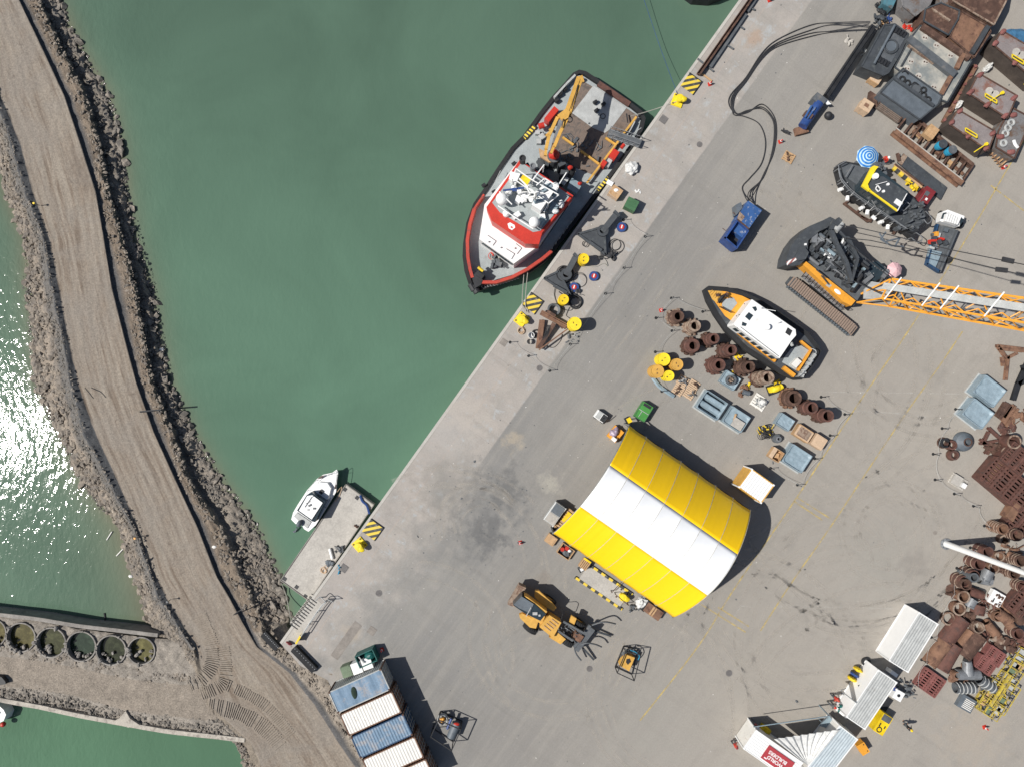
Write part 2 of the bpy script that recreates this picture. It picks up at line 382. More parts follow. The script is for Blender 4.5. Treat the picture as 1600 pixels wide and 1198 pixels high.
bn = nt.nodes.new('ShaderNodeBump'); bn.inputs['Strength'].default_value = .25; bn.inputs['Distance'].default_value = .03
nt.links.new(mid, bn.inputs['Height']); nt.links.new(bn.outputs[0], bs.inputs['Normal'])
low = q_px(437, 1003); e1 = q_px(470, 1040); e2 = q_px(512, 1062); e3 = q_px(560, 1160); e4 = q_px(640, 1330)
poly = [(600, 0), low, e1, e2, e3, e4, (e4[0] - 300, -320), (600, -900)]
b = B().prism(poly, -9, 0); g = b.build('quay', 'quay_ground'); g.location = (O.x, O.y, 0); g.rotation_euler = (0, 0, A); tag(g, kind='structure')

# ---- worn painted lines and tyre marks, sheets a few millimetres up
def decal(name, col, lo, hi, sc, maxa, stretch=None):
    m, nt, bs = newmat(name); tc = nt.nodes.new('ShaderNodeTexCoord')
    nt.links.new(mixc(nt, maprange(nt, noise_n(nt, tc.outputs['Object'], 2, 3), .3, .7), [x * .85 for x in col], col), bs.inputs['Base Color'])
    bs.inputs['Roughness'].default_value = .85
    nt.links.new(maprange(nt, noise_n(nt, tc.outputs['Object'], sc, 7, .75), lo, hi, 0, maxa), bs.inputs['Alpha'])
decal('line_paint', (.62, .47, .17), .36, .60, 1.2, .85); decal('line_white', (.62, .60, .55), .40, .66, 1.0, .6)
decal('tyre', (.15, .14, .13), .46, .72, .5, .06); decal('tyre_pale', (.53, .49, .43), .40, .66, .45, .42)
def ribbon(bb, pts, w, z):
    pts = [Vector(p) for p in pts]; vs = []
    for i, p in enumerate(pts):
        d = pts[min(i + 1, len(pts) - 1)] - pts[max(0, i - 1)]; d.z = 0; d.normalize(); nn = Vector((-d.y, d.x, 0)) * w / 2
        vs += [(p.x + nn.x, p.y + nn.y, z), (p.x - nn.x, p.y - nn.y, z)]
    bb.add(vs, [(2 * i, 2 * i + 1, 2 * i + 3, 2 * i + 2) for i in range(len(pts) - 1)])
def smooth_px(pts, n=8, z=0):
    P3 = [W(x, y, z) for x, y in pts] if len(pts[0]) == 2 else [W(*p) for p in pts]
    return cat(P3, n)
def cat(P3, n=8):
    out = []
    for i in range(len(P3) - 1):
        a, b_, c_, d = P3[max(i - 1, 0)], P3[i], P3[i + 1], P3[min(i + 2, len(P3) - 1)]
        for k in range(n):
            t = k / n
            out.append(.5 * ((2 * b_) + (c_ - a) * t + (2 * a - 5 * b_ + 4 * c_ - d) * t * t + (3 * b_ - a - 3 * c_ + d) * t ** 3))
    return out + [P3[-1]]
b = B()
for pts in ([(1640, 165), (1600, 221), (1530, 340), (1475, 429), (1420, 516), (1338, 635), (1246, 775), (1150, 915), (1090, 1010), (1000, 1125)],
            [(1504, 518), (1469, 570), (1400, 668), (1298, 822), (1240, 905), (1188, 985)], [(1246, 777), (1298, 810)], [(1122, 948), (1170, 978)], [(1090, 940), (1165, 987)],
            [(1548, 290), (1600, 330)], [(1240, 782), (1285, 812)]):
    ribbon(b, smooth_px(pts, 12), .16, .004)
tag(b.build('yellow_lines', 'line_paint'), kind='structure')
b = B()
for pts in ([(1155, 946), (1290, 948), (1425, 951)], [(1290, 640), (1400, 645), (1452, 652)], [(1145, 965), (1158, 946)], [(1285, 612), (1500, 615)]): ribbon(b, smooth_px(pts, 8), .12, .0045)
tag(b.build('white_lines', 'line_white'), kind='structure')
rnd = random.Random(5); b = B(); b2 = B()
def arc(cx, cy, r, a0, a1): return [(cx + r * math.cos(R(a)), cy - r * math.sin(R(a))) for a in np.linspace(a0, a1, 10)]
ARCS = [((1300, 700), 260, -80, -15), ((1350, 830), 170, -140, 20), ((1330, 850), 120, -120, 40), ((960, 1120), 200, -10, 80), ((1120, 1110), 230, 20, 120), ((1240, 560), 200, -60, 10), ((1450, 560), 110, 160, 290), ((1000, 1060), 260, 250, 330), ((1210, 820), 330, -100, -10), ((1250, 760), 300, -95, -20), ((1300, 900), 200, -170, -60), ((1080, 1080), 140, 120, 260), ((870, 1000), 120, 150, 330), ((780, 800), 40, 0, 300), ((1500, 640), 160, 120, 260),
        ((1330, 1010), 150, 90, 230), ((1120, 420), 160, -80, 60), ((900, 1150), 180, 60, 150), ((1350, 760), 220, -150, -40), ((760, 830), 60, 30, 200), ((1400, 1180), 260, 70, 150), ((1430, 520), 120, 150, 300),
        ((690, 900), 160, 0, 110), ((640, 1020), 140, -20, 90), ((1330, 1120), 320, 95, 165), ((1180, 980), 90, 0, 200), ((1040, 240), 190, -70, 20), ((1290, 880), 90, 0, 160), ((1390, 830), 60, 0, 280)]
for (cx, cy), r, a0, a1 in ARCS:
    for k in range(3):
        dr = rnd.uniform(-14, 14); j = rnd.uniform(-12, 12)
        tgt = b if rnd.random() < .35 else b2
        for s_ in (-1, 1): ribbon(tgt, smooth_px(arc(cx + j, cy + j, r + dr + 13 * s_, a0 + rnd.uniform(-8, 8), a1 + rnd.uniform(-8, 8)), 4), rnd.uniform(.25, .5), .006 + .0012 * k + (.004 if tgt is b2 else 0))
for k in range(34):                                            # long straight passes
    x, y = rnd.uniform(900, 1560), rnd.uniform(520, 1150); a = R(rnd.choice([54, 50, 60, 35, -30, 20]) + rnd.uniform(-6, 6)); l = rnd.uniform(80, 260)
    bend = rnd.uniform(-.3, .3); pts = [(x + math.cos(a + bend * t) * l * t, y - math.sin(a + bend * t) * l * t) for t in (0, .3, .6, 1)]
    tgt = b if rnd.random() < .5 else b2
    ribbon(tgt, smooth_px(pts, 6), rnd.uniform(.2, .45), .014 + .0004 * k); ribbon(tgt, smooth_px([(px + 24, py + 18) for px, py in pts], 6), rnd.uniform(.2, .45), .0142 + .0004 * k)
tag(b.build('tyre_marks', 'tyre'), kind='structure'); tag(b2.build('dusty_tracks', 'tyre_pale'), kind='structure')

# ---- causeway: cross sections read off the photo, each line at its own height
WL = -2.6
ROWS = [(-300, -250, -220, -210, -195, -115, -101, -87, -70, -55), (-60, -135, -105, -95, -80, 0, 14, 28, 45, 60), (0, -95, -70, -60, -45, 30, 44, 58, 78, 88), (75, -55, -35, -28, -15, 66, 80, 92, 111, 122), (150, -30, -14, -8, 2, 101, 116, 131, 158, 167),
        (225, 0, 10, 17, 33, 126, 143, 151, 174, 187), (300, 12, 28, 38, 52, 150, 158, 166, 188, 196), (375, 42, 60, 68, 78, 163, 174, 188, 203, 209), (450, 47, 71, 80, 93, 175, 196, 209, 228, 234),
        (525, 57, 86, 97, 106, 194, 209, 221, 240, 246), (600, 60, 99, 110, 123, 214, 225, 236, 258, 264), (675, 98, 118, 130, 150, 241, 258, 266, 290, 299), (750, 132, 160, 168, 185, 275, 285, 292, 322, 345),
        (825, 190, 204, 209, 216, 310, 327, 343, 380, 400), (900, 214, 228, 236, 244, 339, 350, 376, 415, 432), (935, 226, 238, 248, 262, 360, 372, 394, 426, 441), (973, 236, 262, 275, 285, 380, 392, 407, 436, 452),
        (1010, 262, 290, 300, 306, 402, 412, 424, 447, 462), (1050, 290, 305, 310, 316, 452, 464, 478, 500, 515), (1100, 312, 318, 322, 327, 492, 506, 520, 540, 560), (1160, 372, 381, 386, 392, 530, 545, 560, 585, 610),
        (1198, 388, 396, 402, 410, 556, 568, 585, 610, 640), (1290, 404, 414, 424, 432, 610, 625, 640, 660, 700), (1500, 498, 508, 518, 526, 714, 730, 745, 765, 800)]
ya = np.array([r[0] for r in ROWS], float); tb = np.array([r[1:] for r in ROWS], float)
def zrow(y):
    t = min(1, max(0, (y - 965) / 70)); s = min(1, max(0, (y - 1025) / 40))
    z = [WL, -1.0, -.40, -.78, -.7, -1.05, -1.15, -2.2, WL - .05]
    z[1] = z[1] * (1 - s) + s * -1.0; z[2] = z[2] * (1 - s) + s * -.9
    for i, v in ((5, -.6), (6, -.45), (7, -.25), (8, -.12)): z[i] = z[i] * (1 - t) + t * v
    if y > 1145: pass
    return [-5.5] + z[:4] + z[4:] + [(-5.5) * (1 - t) + t * -.3]
SUB = [5, 14, 7, 7, 46, 3, 9, 6, 9, 8]        # quads between neighbouring lines; after the 5th line a near-vertical lip
def terrain_color_zones(): pass
def fbm(x, y, s, o=4):
    v = 0; a = .5
    for k in range(o):
        v += a * mnoise.noise(Vector((x * s, y * s, k * 3.1))); s *= 2.1; a *= .55
    return v
ys = np.arange(-260, 1450, 3.2); vs = []; cols = []; uvs = []; nc = None
PAL = {'under': (.10, .11, .08), 'rockL': (.24, .20, .16), 'berm_l': (.115, .108, .10), 'berm_r_shade': (.075, .077, .08), 'road': (.33, .265, .205), 'edge': (.22, .215, .21), 'bench': (.085, .083, .082), 'ridge': (.19, .15, .112), 'face': (.16, .14, .115), 'rockR': (.25, .215, .175)}  # berm's right slope and steep face: shade painted in, face partly wet rock
ZC = ['under', 'rockL', 'berm_l', 'berm_r_shade', 'road', 'bench', 'ridge', 'face', 'rockR', 'under']
for y in ys:
    xs = [float(np.interp(y, ya, tb[:, i])) for i in range(9)]
    zs = zrow(y); wob_ = [fbm(0, y, .03 + .004 * i, 3) + (.55 * fbm(9 * i, y, .16, 3) if i > 5 or i < 2 else 0) for i in range(9)]
    amp = [11, 7, 5, 3, 0, 6, 12, 15, 13]
    xs = [x + a_ * w_ for x, a_, w_ in zip(xs, amp, wob_)]
    outl = xs[0] - 22; outr = xs[-1] + 30
    ctl = [(outl, zs[0])] + list(zip(xs, zs[1:10])) + [(outr, zs[10])]
    row = []
    for i in range(10):
        (x0, z0), (x1, z1) = ctl[i], ctl[i + 1]
        if i == 5: z0b = z0
        n = SUB[i]
        for k in range(n):
            t = k / n; x = x0 + (x1 - x0) * t; z = z0 + (z1 - z0) * t
            if i == 5: z = z0 + (z1 - z0) * (0 if k == 0 else 1); x = x0 + (x1 - x0) * (0, .06, .5)[k]
            if i == 7: z = z0 + (z1 - z0) * min(1, t / .28) ** .8
            p = W(x, y, z); rough = [.25, .36, .13, .12, .0, .09, .24, .30, .28, .22][i]
            if i == 4:
                lat = t * 6.5; rough = 0
                p.z += .012 * math.sin(lat * 5.1 + 3 * fbm(x, y, .01)) + .05 * fbm(x * .4, y * .05, .35, 2)
            p.z += rough * 2.2 * fbm(p.x, p.y, .9, 4) + rough * .7 * fbm(p.x + 40, p.y, 3.2, 2)
            row.append(p)
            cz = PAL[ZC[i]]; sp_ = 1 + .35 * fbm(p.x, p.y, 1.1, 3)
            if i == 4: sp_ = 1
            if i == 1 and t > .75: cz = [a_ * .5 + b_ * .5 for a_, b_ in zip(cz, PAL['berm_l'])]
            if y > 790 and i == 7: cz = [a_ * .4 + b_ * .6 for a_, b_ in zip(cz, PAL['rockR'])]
            if 1 <= i <= 3 and y > 1015: cz = (.19, .16, .125)
            if y > 985 and i >= 6: cz = (.25, .215, .175)
            if p.z < WL + .25: f_ = max(0, min(1, (WL + .25 - p.z) / .3)); cz = [a_ * (1 - .6 * f_) for a_ in cz]
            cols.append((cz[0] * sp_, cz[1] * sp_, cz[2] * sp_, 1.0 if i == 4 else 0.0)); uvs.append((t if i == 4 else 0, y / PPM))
    nc = len(row); vs += row
nr = len(ys)
def grid_mesh(name, vs, nr, nc, cols, uvs, mt):
    fs = [(i * nc + j, i * nc + j + 1, (i + 1) * nc + j + 1, (i + 1) * nc + j) for i in range(nr - 1) for j in range(nc - 1)]
    fs = [f[::-1] for f in fs]
    me = bpy.data.meshes.new(name); me.from_pydata([tuple(v) for v in vs], [], fs)
    ca = me.color_attributes.new('albedo', 'FLOAT_COLOR', 'POINT'); ca.data.foreach_set('color', np.array(cols, dtype=np.float32).ravel())
    uvl = me.uv_layers.new(name='lane'); li = np.zeros(len(me.loops), dtype=np.int32); me.loops.foreach_get('vertex_index', li)
    uvl.data.foreach_set('uv', np.array(uvs, dtype=np.float32)[li].ravel())
    me.polygons.foreach_set('use_smooth', [True] * len(me.polygons)); me.update()
    me.materials.append(MT[mt]); o = bpy.data.objects.new(name, me); COL.objects.link(o)
    if me.polygons[len(me.polygons) // 2].normal.z < 0: me.flip_normals()
    return o
m, nt, bs = newmat('earth')
at = nt.nodes.new('ShaderNodeVertexColor'); at.layer_name = 'albedo'; tc = nt.nodes.new('ShaderNodeTexCoord'); uv = nt.nodes.new('ShaderNodeUVMap'); uv.uv_map = 'lane'
Pp = tc.outputs['Object']
c = at.outputs[0]
gr = noise_n(nt, Pp, 7, 6, .75); c = mixc(nt, 1.0, c, maprange(nt, gr, .3, .7, .45, 1.6), 'MULTIPLY')
c = mixc(nt, maprange(nt, noise_n(nt, Pp, 1.3, 7, .75), .60, .70, 0, .55), c, (.42, .39, .35))
mp = nt.nodes.new('ShaderNodeMapping'); mp.inputs['Scale'].default_value = (13, .13, 1); nt.links.new(uv.outputs[0], mp.inputs[0])
rd = at.outputs[0]
t1 = noise_n(nt, mp.outputs[0], 1, 5, .6, .5)
rd = mixc(nt, maprange(nt, t1, .40, .62, 0, .85), rd, (.46, .40, .325)); rd = mixc(nt, maprange(nt, t1, .46, .34, 0, .6), rd, (.19, .14, .10))
mp3 = nt.nodes.new('ShaderNodeMapping'); mp3.inputs['Scale'].default_value = (60, .5, 1); nt.links.new(uv.outputs[0], mp3.inputs[0])
rd = mixc(nt, maprange(nt, noise_n(nt, mp3.outputs[0], 1, 4, .7), .5, .68, 0, .4), rd, (.24, .19, .15))
rd = mixc(nt, maprange(nt, noise_n(nt, Pp, .16, 6, .65, .8), .42, .62, 0, .75), rd, (.37, .325, .275)); rd = mixc(nt, maprange(nt, noise_n(nt, Pp, .5, 7, .7, 1.5), .60, .70, 0, .6), rd, (.21, .165, .13))
rd = mixc(nt, 1.0, rd, maprange(nt, noise_n(nt, Pp, 5, 5, .8), .3, .7, .42, .82), 'MULTIPLY')
c = mixc(nt, at.outputs[1], c, rd)
nt.links.new(c, bs.inputs['Base Color']); bs.inputs['Roughness'].default_value = .9
bn = nt.nodes.new('ShaderNodeBump'); bn.inputs['Strength'].default_value = .5; bn.inputs['Distance'].default_value = .08
nt.links.new(gr, bn.inputs['Height']); nt.links.new(bn.outputs[0], bs.inputs['Normal'])
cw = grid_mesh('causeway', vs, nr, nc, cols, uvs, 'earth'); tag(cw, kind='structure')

# ---- the branch with the row of cells
CELLS = [(-12, 988, 22), (33, 995, 22.5), (80, 1003, 23), (127, 1009, 23), (174, 1015, 23), (221, 1016, 21)]
BX = [-120, 0, 60, 120, 185, 240, 300, 345, 385]
BT = [945, 962, 970, 981, 990, 997, 1000, 1010, 1040]; BB = [1082, 1094, 1100, 1110, 1131, 1141, 1148, 1154, 1160]
xs_ = np.arange(-110, 386, 3.0); ts = np.linspace(0, 1, 78); vs = []; cols = []; uvs = []
for x in xs_:
    top = float(np.interp(x, BX, BT)); bot = float(np.interp(x, BX, BB))
    for t in ts:
        y = top + (bot - top) * t
        z = float(np.interp(t, [0, .03, .35, .45, .8, .93, 1], [-1.15, -1.0, -.95, -.85, -.8, -1.05, -1.3]))
        mix = max(0, min(1, (x - 300) / 60)); z = z * (1 - mix) + mix * -1.0
        hole = 0
        for cx, cy, r in CELLS:
            d = math.hypot(x - cx, (y - cy))
            dn = d + 2.5 * fbm(x, y, .12, 2)
            if dn < r: hole = max(hole, min(1, (r - dn) / 2.5))
        p = W(x, y, z)
        rr = .30 if (t < .47 or t > .83) else .10
        p.z += rr * fbm(p.x, p.y, .9, 4) + rr * .6 * fbm(p.x + 9, p.y, 3.0, 2) - hole * 1.7
        vs.append(p); cz = (.235, .20, .162) if .47 < t < .83 else (.25, .222, .188)
        if hole > .3: cz = (.17, .15, .115)
        s_ = 1 + .4 * fbm(p.x, p.y, .8, 4); cols.append((cz[0] * s_, cz[1] * s_, cz[2] * s_, 0)); uvs.append((0, 0))
br = grid_mesh('gravel_branch', vs, len(xs_), len(ts), cols, uvs, 'earth')
tag(br, kind='structure')
# arcs of crawler tread pressed into the turning place (raised ribs of real soil)
b = B()
def tread(pts, w, step=.21, h=.007, z0=-.69):
    P3 = smooth_px(pts, 60, -.62); acc = 0; last = P3[0]
    for i in range(1, len(P3)):
        acc += (P3[i] - P3[i - 1]).length
        if acc >= step:
            acc = 0; d = (P3[i] - P3[i - 1]).normalized(); nn = Vector((-d.y, d.x, 0)); ww = w * (1 + .12 * rnd.uniform(-1, 1)); c0 = P3[i]
            if rnd.random() < .08: continue
            b.beam(c0 - nn * ww / 2 + Vector((0, 0, -.05)), c0 + nn * ww / 2 + Vector((0, 0, -.05)), step * .42, h * 2)
tread([(290, 1071), (312, 1062), (329, 1040), (330, 1010), (322, 985), (312, 960)], 1.5)
tread([(308, 1087), (345, 1070), (352, 1045), (348, 1010)], 1.3)
tread([(322, 1103), (365, 1112), (410, 1136), (440, 1170)], 1.7)
tread([(352, 1070), (385, 1085), (420, 1108), (455, 1150)], 1.2)
pm('soil', (.275, .235, .192), .95, var=.25, sc=2, bump=.4)
tag(b.build('tread_ridges', 'soil'), kind='structure')

# ---- water
m, nt, bs = newmat('water')
at = nt.nodes.new('ShaderNodeVertexColor'); at.layer_name = 'albedo'; tc = nt.nodes.new('ShaderNodeTexCoord'); Pp = tc.outputs['Object']
c = at.outputs[0]; c = mixc(nt, 1.0, c, maprange(nt, noise_n(nt, Pp, .05, 4, .6, .6), .35, .65, .90, 1.10), 'MULTIPLY')
nt.links.new(c, bs.inputs['Base Color']); bs.inputs['Roughness'].default_value = .07; bs.inputs['IOR'].default_value = 1.33
mw = nt.nodes.new('ShaderNodeMapping'); mw.inputs['Rotation'].default_value = (0, 0, R(30)); mw.inputs['Scale'].default_value = (1.0, .55, 1); nt.links.new(Pp, mw.inputs[0])
n1 = noise_n(nt, mw.outputs[0], 1.9, 3, .55, .4); n2 = noise_n(nt, mw.outputs[0], .55, 2, .5, .5)
hh = math_n(nt, 'ADD', n1, math_n(nt, 'MULTIPLY', n2, 1.2))
calm = maprange(nt, noise_n(nt, Pp, .035, 3, .5), .35, .65, .5, 1.0)
sx = nt.nodes.new('ShaderNodeSeparateXYZ'); nt.links.new(Pp, sx.inputs[0])
calm = math_n(nt, 'MULTIPLY', calm, maprange(nt, sx.outputs[0], -48, -36, .30, .09))   # the open side of the causeway is ruffled, the basin is sheltered
bn = nt.nodes.new('ShaderNodeBump'); bn.inputs['Distance'].default_value = .26; nt.links.new(calm, bn.inputs['Strength'])
nt.links.new(hh, bn.inputs['Height']); nt.links.new(bn.outputs[0], bs.inputs['Normal'])
gx = np.concatenate([[-1500, -400], np.arange(-130, 1300, 10), [1800, 3500]]); gy = np.concatenate([[-2500, -600], np.arange(-100, 1320, 10), [1900, 3000]])
vs = []; cols = []
shoreR = lambda y: float(np.interp(y, ya, tb[:, 8])); shoreL = lambda y: float(np.interp(y, ya, tb[:, 0]))
for x in gx:
    for y in gy:
        p = W(x, y, WL); t = max(0, min(1, y / 1100)); base = np.array((.080, .135, .096)) * (1 - t) + np.array((.102, .196, .132)) * t
        if x < shoreL(y): base = np.array((.092, .152, .108))
        if y > 1100 and x < 400: base = np.array((.082, .160, .098))
        dr = x - shoreR(y); dl = shoreL(y) - x
        if y < 1000:
            s_ = 0
            if dr > -20: s_ = math.exp(-max(dr, 0) / 13.0)
            if dl > -20: s_ = max(s_, math.exp(-max(dl, 0) / (16.0 + 22 * max(0, min(1, (y - 700) / 150)))))
            base = base * (1 - .8 * s_) + np.array((.17, .15, .10)) * .8 * s_
        vs.append(p); cols.append((*base, 1))
wt = grid_mesh('water', vs, len(gx), len(gy), cols, [(0, 0)] * len(vs), 'water'); tag(wt, kind='structure')
b = B().box(0, 0, -12, 300, 300, 3); tag(b.build('seabed', 'soil'), kind='structure')
# murky water standing in the cells
for i, ((x, y, r), nm, colr) in enumerate(zip(CELLS, ['leftmost, cut by the picture edge', 'second from the left', 'third from the left', 'fourth from the left, darkest green', 'fifth from the left, overgrown with weed', 'nearest the causeway, smallest and stoniest'],
                                 [(.095, .082, .032), (.09, .08, .032), (.055, .058, .028), (.03, .045, .03), (.035, .04, .022), (.12, .11, .045)])):
    k = 'cell_water_%d' % i; pm(k, colr, .12, var=.35, sc=.8, col2=[x_ * 1.5 for x_ in colr], amt=.55, sc2=1.5)
    p = W(x, y, -1.45); bb = B().cyl(p.x, p.y, -1.9, r / PPM + .22, .5, 26)
    tag(bb.build('cell_water', k), kind='structure')
    p = W(x, y, -.9); q = B(); q.ring(0, 0, -2.2, r / PPM + .10, r / PPM - .04, 1.40, 30)
    for j in range(17):
        a_ = rnd.uniform(0, 6.28) if j < 5 else rnd.gauss(4.4, .8); rr_ = r / PPM + .1 - (0 if j < 5 else abs(rnd.gauss(0, .5))); sz_ = rnd.uniform(.05, .34) ; q.blob(math.cos(a_) * rr_, math.sin(a_) * rr_, -.78 - (.45 if rr_ < r / PPM - .2 else 0), sz_, sz_ * .7, sz_ * .6, j, .6, 7, 4, a_)
    solo(q, 'cofferdam_cell', 'concrete_dk', 'round concrete cell wall holding murky water, ' + nm, 'wall', (p.x, p.y, 0), group='round cells along the cofferdam')
def wall_run(pts, w, z0, z1, mt, name, label, cat_='wall', ext=None):
    P3 = smooth_px(pts, 8, z1); bb = B(); vs = []
    for i, p in enumerate(P3):
        d = P3[min(i + 1, len(P3) - 1)] - P3[max(0, i - 1)]; d.z = 0; d.normalize(); nn = Vector((-d.y, d.x, 0)); ww = w * (1 + .15 * fbm(p.x, p.y, .7, 2))
        for a_, z in ((1, z0), (1, z1), (-1, z1), (-1, z0)): vs.append((p.x + nn.x * a_ * ww / 2, p.y + nn.y * a_ * ww / 2, z + (.05 * fbm(p.x, p.y, 1.5, 2) if z == z1 else 0)))
    n = len(P3); bb.add(vs, [(4 * i + k, 4 * i + (k + 1) % 4, 4 * i + 4 + (k + 1) % 4, 4 * i + 4 + k) for i in range(n - 1) for k in range(4)] + [(0, 1, 2, 3), (4 * n - 1, 4 * n - 2, 4 * n - 3, 4 * n - 4)])
    if ext: ext(bb)
    l = P3[n // 2]; return solo(bb, name, mt, label, cat_, (l.x, l.y, 0), world=True)
pm('wall_pale', (.46, .42, .36), .9, var=.2, sc=1.5, col2=(.25, .22, .19), amt=.56, sc2=1.6, bump=.4)
def cusp(bb):
    bb.pp([(176, 1127), (186, 1122), (196, 1110), (203, 1122), (218, 1132), (200, 1136)], -4, -.62)
wall_run([(-90, 1073), (0, 1093), (60, 1104), (115, 1116), (185, 1129), (260, 1142), (330, 1150), (382, 1156)], .48, -6, -.75, 'wall_pale', 'cofferdam_wall', 'long pale concrete wall along the lower green water, with a pointed cusp', ext=cusp)
wall_run([(-90, 949), (0, 960), (60, 967), (120, 977), (180, 984), (246, 992)], .42, -6, -.72, 'concrete_dk', 'cofferdam_wall', 'dark topped concrete wall between the left water and the row of round cells')

# ---- loose rock along the shores: nobody could count it
def rocks(name, mt, n, sampler, smin, smax, seed):
    rn = random.Random(seed); V_ = []; F_ = []
    base = [Vector(p) for p in ((1, 0, 0), (-1, 0, 0), (0, 1, 0), (0, -1, 0), (0, 0, 1), (0, 0, -1), (.7, .7, .3), (-.7, .6, .4), (.6, -.7, .45), (-.65, -.65, .35))]
    hull = [(4, 6, 7), (4, 7, 9), (4, 9, 8), (4, 8, 6), (6, 2, 7), (7, 1, 9), (9, 3, 8), (8, 0, 6), (0, 2, 6), (2, 1, 7), (1, 3, 9), (3, 0, 8), (2, 0, 5), (1, 2, 5), (3, 1, 5), (0, 3, 5)]
    for _ in range(n):
        p = sampler(rn)
        if p is None: continue
        s = smin + (smax - smin) * rn.random() ** 3; rot = Matrix.Rotation(rn.uniform(0, 6.3), 3, 'Z') @ Matrix.Rotation(rn.uniform(-.7, .7), 3, 'X')
        o = len(V_); sc = (s * rn.uniform(.7, 1.3), s * rn.uniform(.6, 1), s * rn.uniform(.45, .8))
        for q in base:
            w = rot @ Vector((q.x * sc[0] * rn.uniform(.8, 1.2), q.y * sc[1] * rn.uniform(.8, 1.2), q.z * sc[2])); V_.append((p.x + w.x, p.y + w.y, p.z + w.z))
        F_ += [tuple(i + o for i in f) for f in hull]
    me = bpy.data.meshes.new(name); me.from_pydata(V_, [], F_); me.materials.append(MT[mt]); o = bpy.data.objects.new(name, me); COL.objects.link(o); return o
pm('rock_tan', (.29, .245, .195), .85, var=.45, sc=.8, col2=(.16, .14, .12), amt=.5, sc2=1.3, bump=.4)
pm('rock_grey', (.19, .17, .145), .85, var=.5, sc=.8, col2=(.31, .27, .225), amt=.56, sc2=1.3, bump=.4)
pm('rock_wet', (.13, .12, .105), .16, var=.4, sc=.8, bump=1)
def zone(y0, y1, i, f0, j, f1, zi, zj, gauss=False):
    def f(rn):
        y = rn.uniform(y0, y1); xs = [float(np.interp(y, ya, tb[:, k])) for k in range(9)]; zz = zrow(y)
        a = xs[i] + f0; b_ = xs[j] + f1; t = rn.random(); x = a + (b_ - a) * t
        za = zz[i + 1] if zi is None else zi; zb = zz[j + 1] if zj is None else zj
        p = W(x, y, za + (zb - za) * t); p.z += .05; return p
    return f
tag(rocks('shore_rocks', 'rock_tan', 3800, zone(-50, 1005, 0, -4, 1, -1, WL - .05, -1.15), .08, .42, 1), 'tan boulders and rubble along the left waterline of the causeway', 'rocks', kind='stuff')
tag(rocks('wet_rocks', 'rock_wet', 2600, zone(430, 800, 0, -10, 0, 14, WL - .12, WL + .15), .05, .22, 2), 'wet dark stones at the left waterline', 'rocks', kind='stuff')
tag(rocks('riprap', 'rock_grey', 3600, zone(-50, 1000, 7, -12, 8, 0, -2.1, WL - .05), .05, .30, 3), 'dark grey rock armour down to the harbour water', 'rocks', kind='stuff')
tag(rocks('bank_rubble', 'rock_tan', 2600, zone(860, 1010, 5, 4, 8, -2, -1.2, WL), .06, .34, 4), 'pale broken stone on the widening bank below the quay corner', 'rocks', kind='stuff')
tag(rocks('corner_rubble', 'rock_tan', 1500, zone(1005, 1270, 5, 0, 8, -4, -.62, -.15), .06, .26, 5), 'pale rubble strip between the dirt road and the container row', 'rocks', kind='stuff')
tag(rocks('boulders', 'rock_tan', 260, zone(-50, 1000, 0, -7, 0, 12, WL - .1, WL + .3), .22, .75, 21), 'large mixed boulders at the foot of the left bank', 'rocks', kind='stuff')
tag(rocks('armour_boulders', 'rock_grey', 330, zone(-50, 1000, 7, -4, 8, 7, -2.3, WL), .2, .65, 22), 'large dark armour stones along the harbour side of the causeway', 'rocks', kind='stuff')
tag(rocks('tide_stones', 'rock_wet', 1500, zone(-50, 1000, 8, -6, 8, 9, WL - .02, WL - .1), .05, .25, 23), 'wet stones awash at the harbour waterline', 'rocks', kind='stuff')
tag(rocks('ridge_stones', 'rock_tan', 2200, zone(-50, 1000, 5, -3, 6, 6, -1.15, -1.05), .04, .24, 12), 'small stones along the ragged crest right of the dirt road', 'rocks', kind='stuff')
tag(rocks('berm_stones', 'rock_grey', 3200, zone(-50, 1030, 1, -3, 2, 4, -.95, -.4), .03, .17, 13), 'small grey stones on the berm left of the dirt road', 'rocks', kind='stuff')
def brz(t0, t1, x0, x1):
    def f(rn):
        x = rn.uniform(x0, x1); t = rn.uniform(t0, t1); top = float(np.interp(x, BX, BT)); bot = float(np.interp(x, BX, BB)); y = top + (bot - top) * t
        for cx, cy, r in CELLS:
            if math.hypot(x - cx, y - cy) < r * .95: return None
        return W(x, y, -.95)
    return f
tag(rocks('branch_rubble', 'rock_tan', 1900, brz(.36, .50, -100, 330), .05, .22, 6), 'broken stone heaped against the round cells', 'rocks', kind='stuff')
tag(rocks('wall_rubble', 'rock_grey', 1900, brz(.80, .99, -100, 380), .05, .30, 8), 'grey stones piled behind the lower cofferdam wall', 'rocks', kind='stuff')
tag(rocks('junction_rubble', 'rock_tan', 1700, zone(935, 1035, 0, 0, 1, 6, -1.9, -.85), .08, .40, 9), 'heaped pale rubble between the cells and the causeway berm', 'rocks', kind='stuff')
def tip(rn):
    y = rn.uniform(1150, 1290); x = float(np.interp(y, ya, tb[:, 0])) + rn.uniform(-4, 10); return W(x, y, -1.7 + rn.random() * .8)
tag(rocks('bank_stones', 'rock_tan', 500, tip, .08, .35, 10), 'pale stones on the bank at the bottom edge of the causeway', 'rocks', kind='stuff')
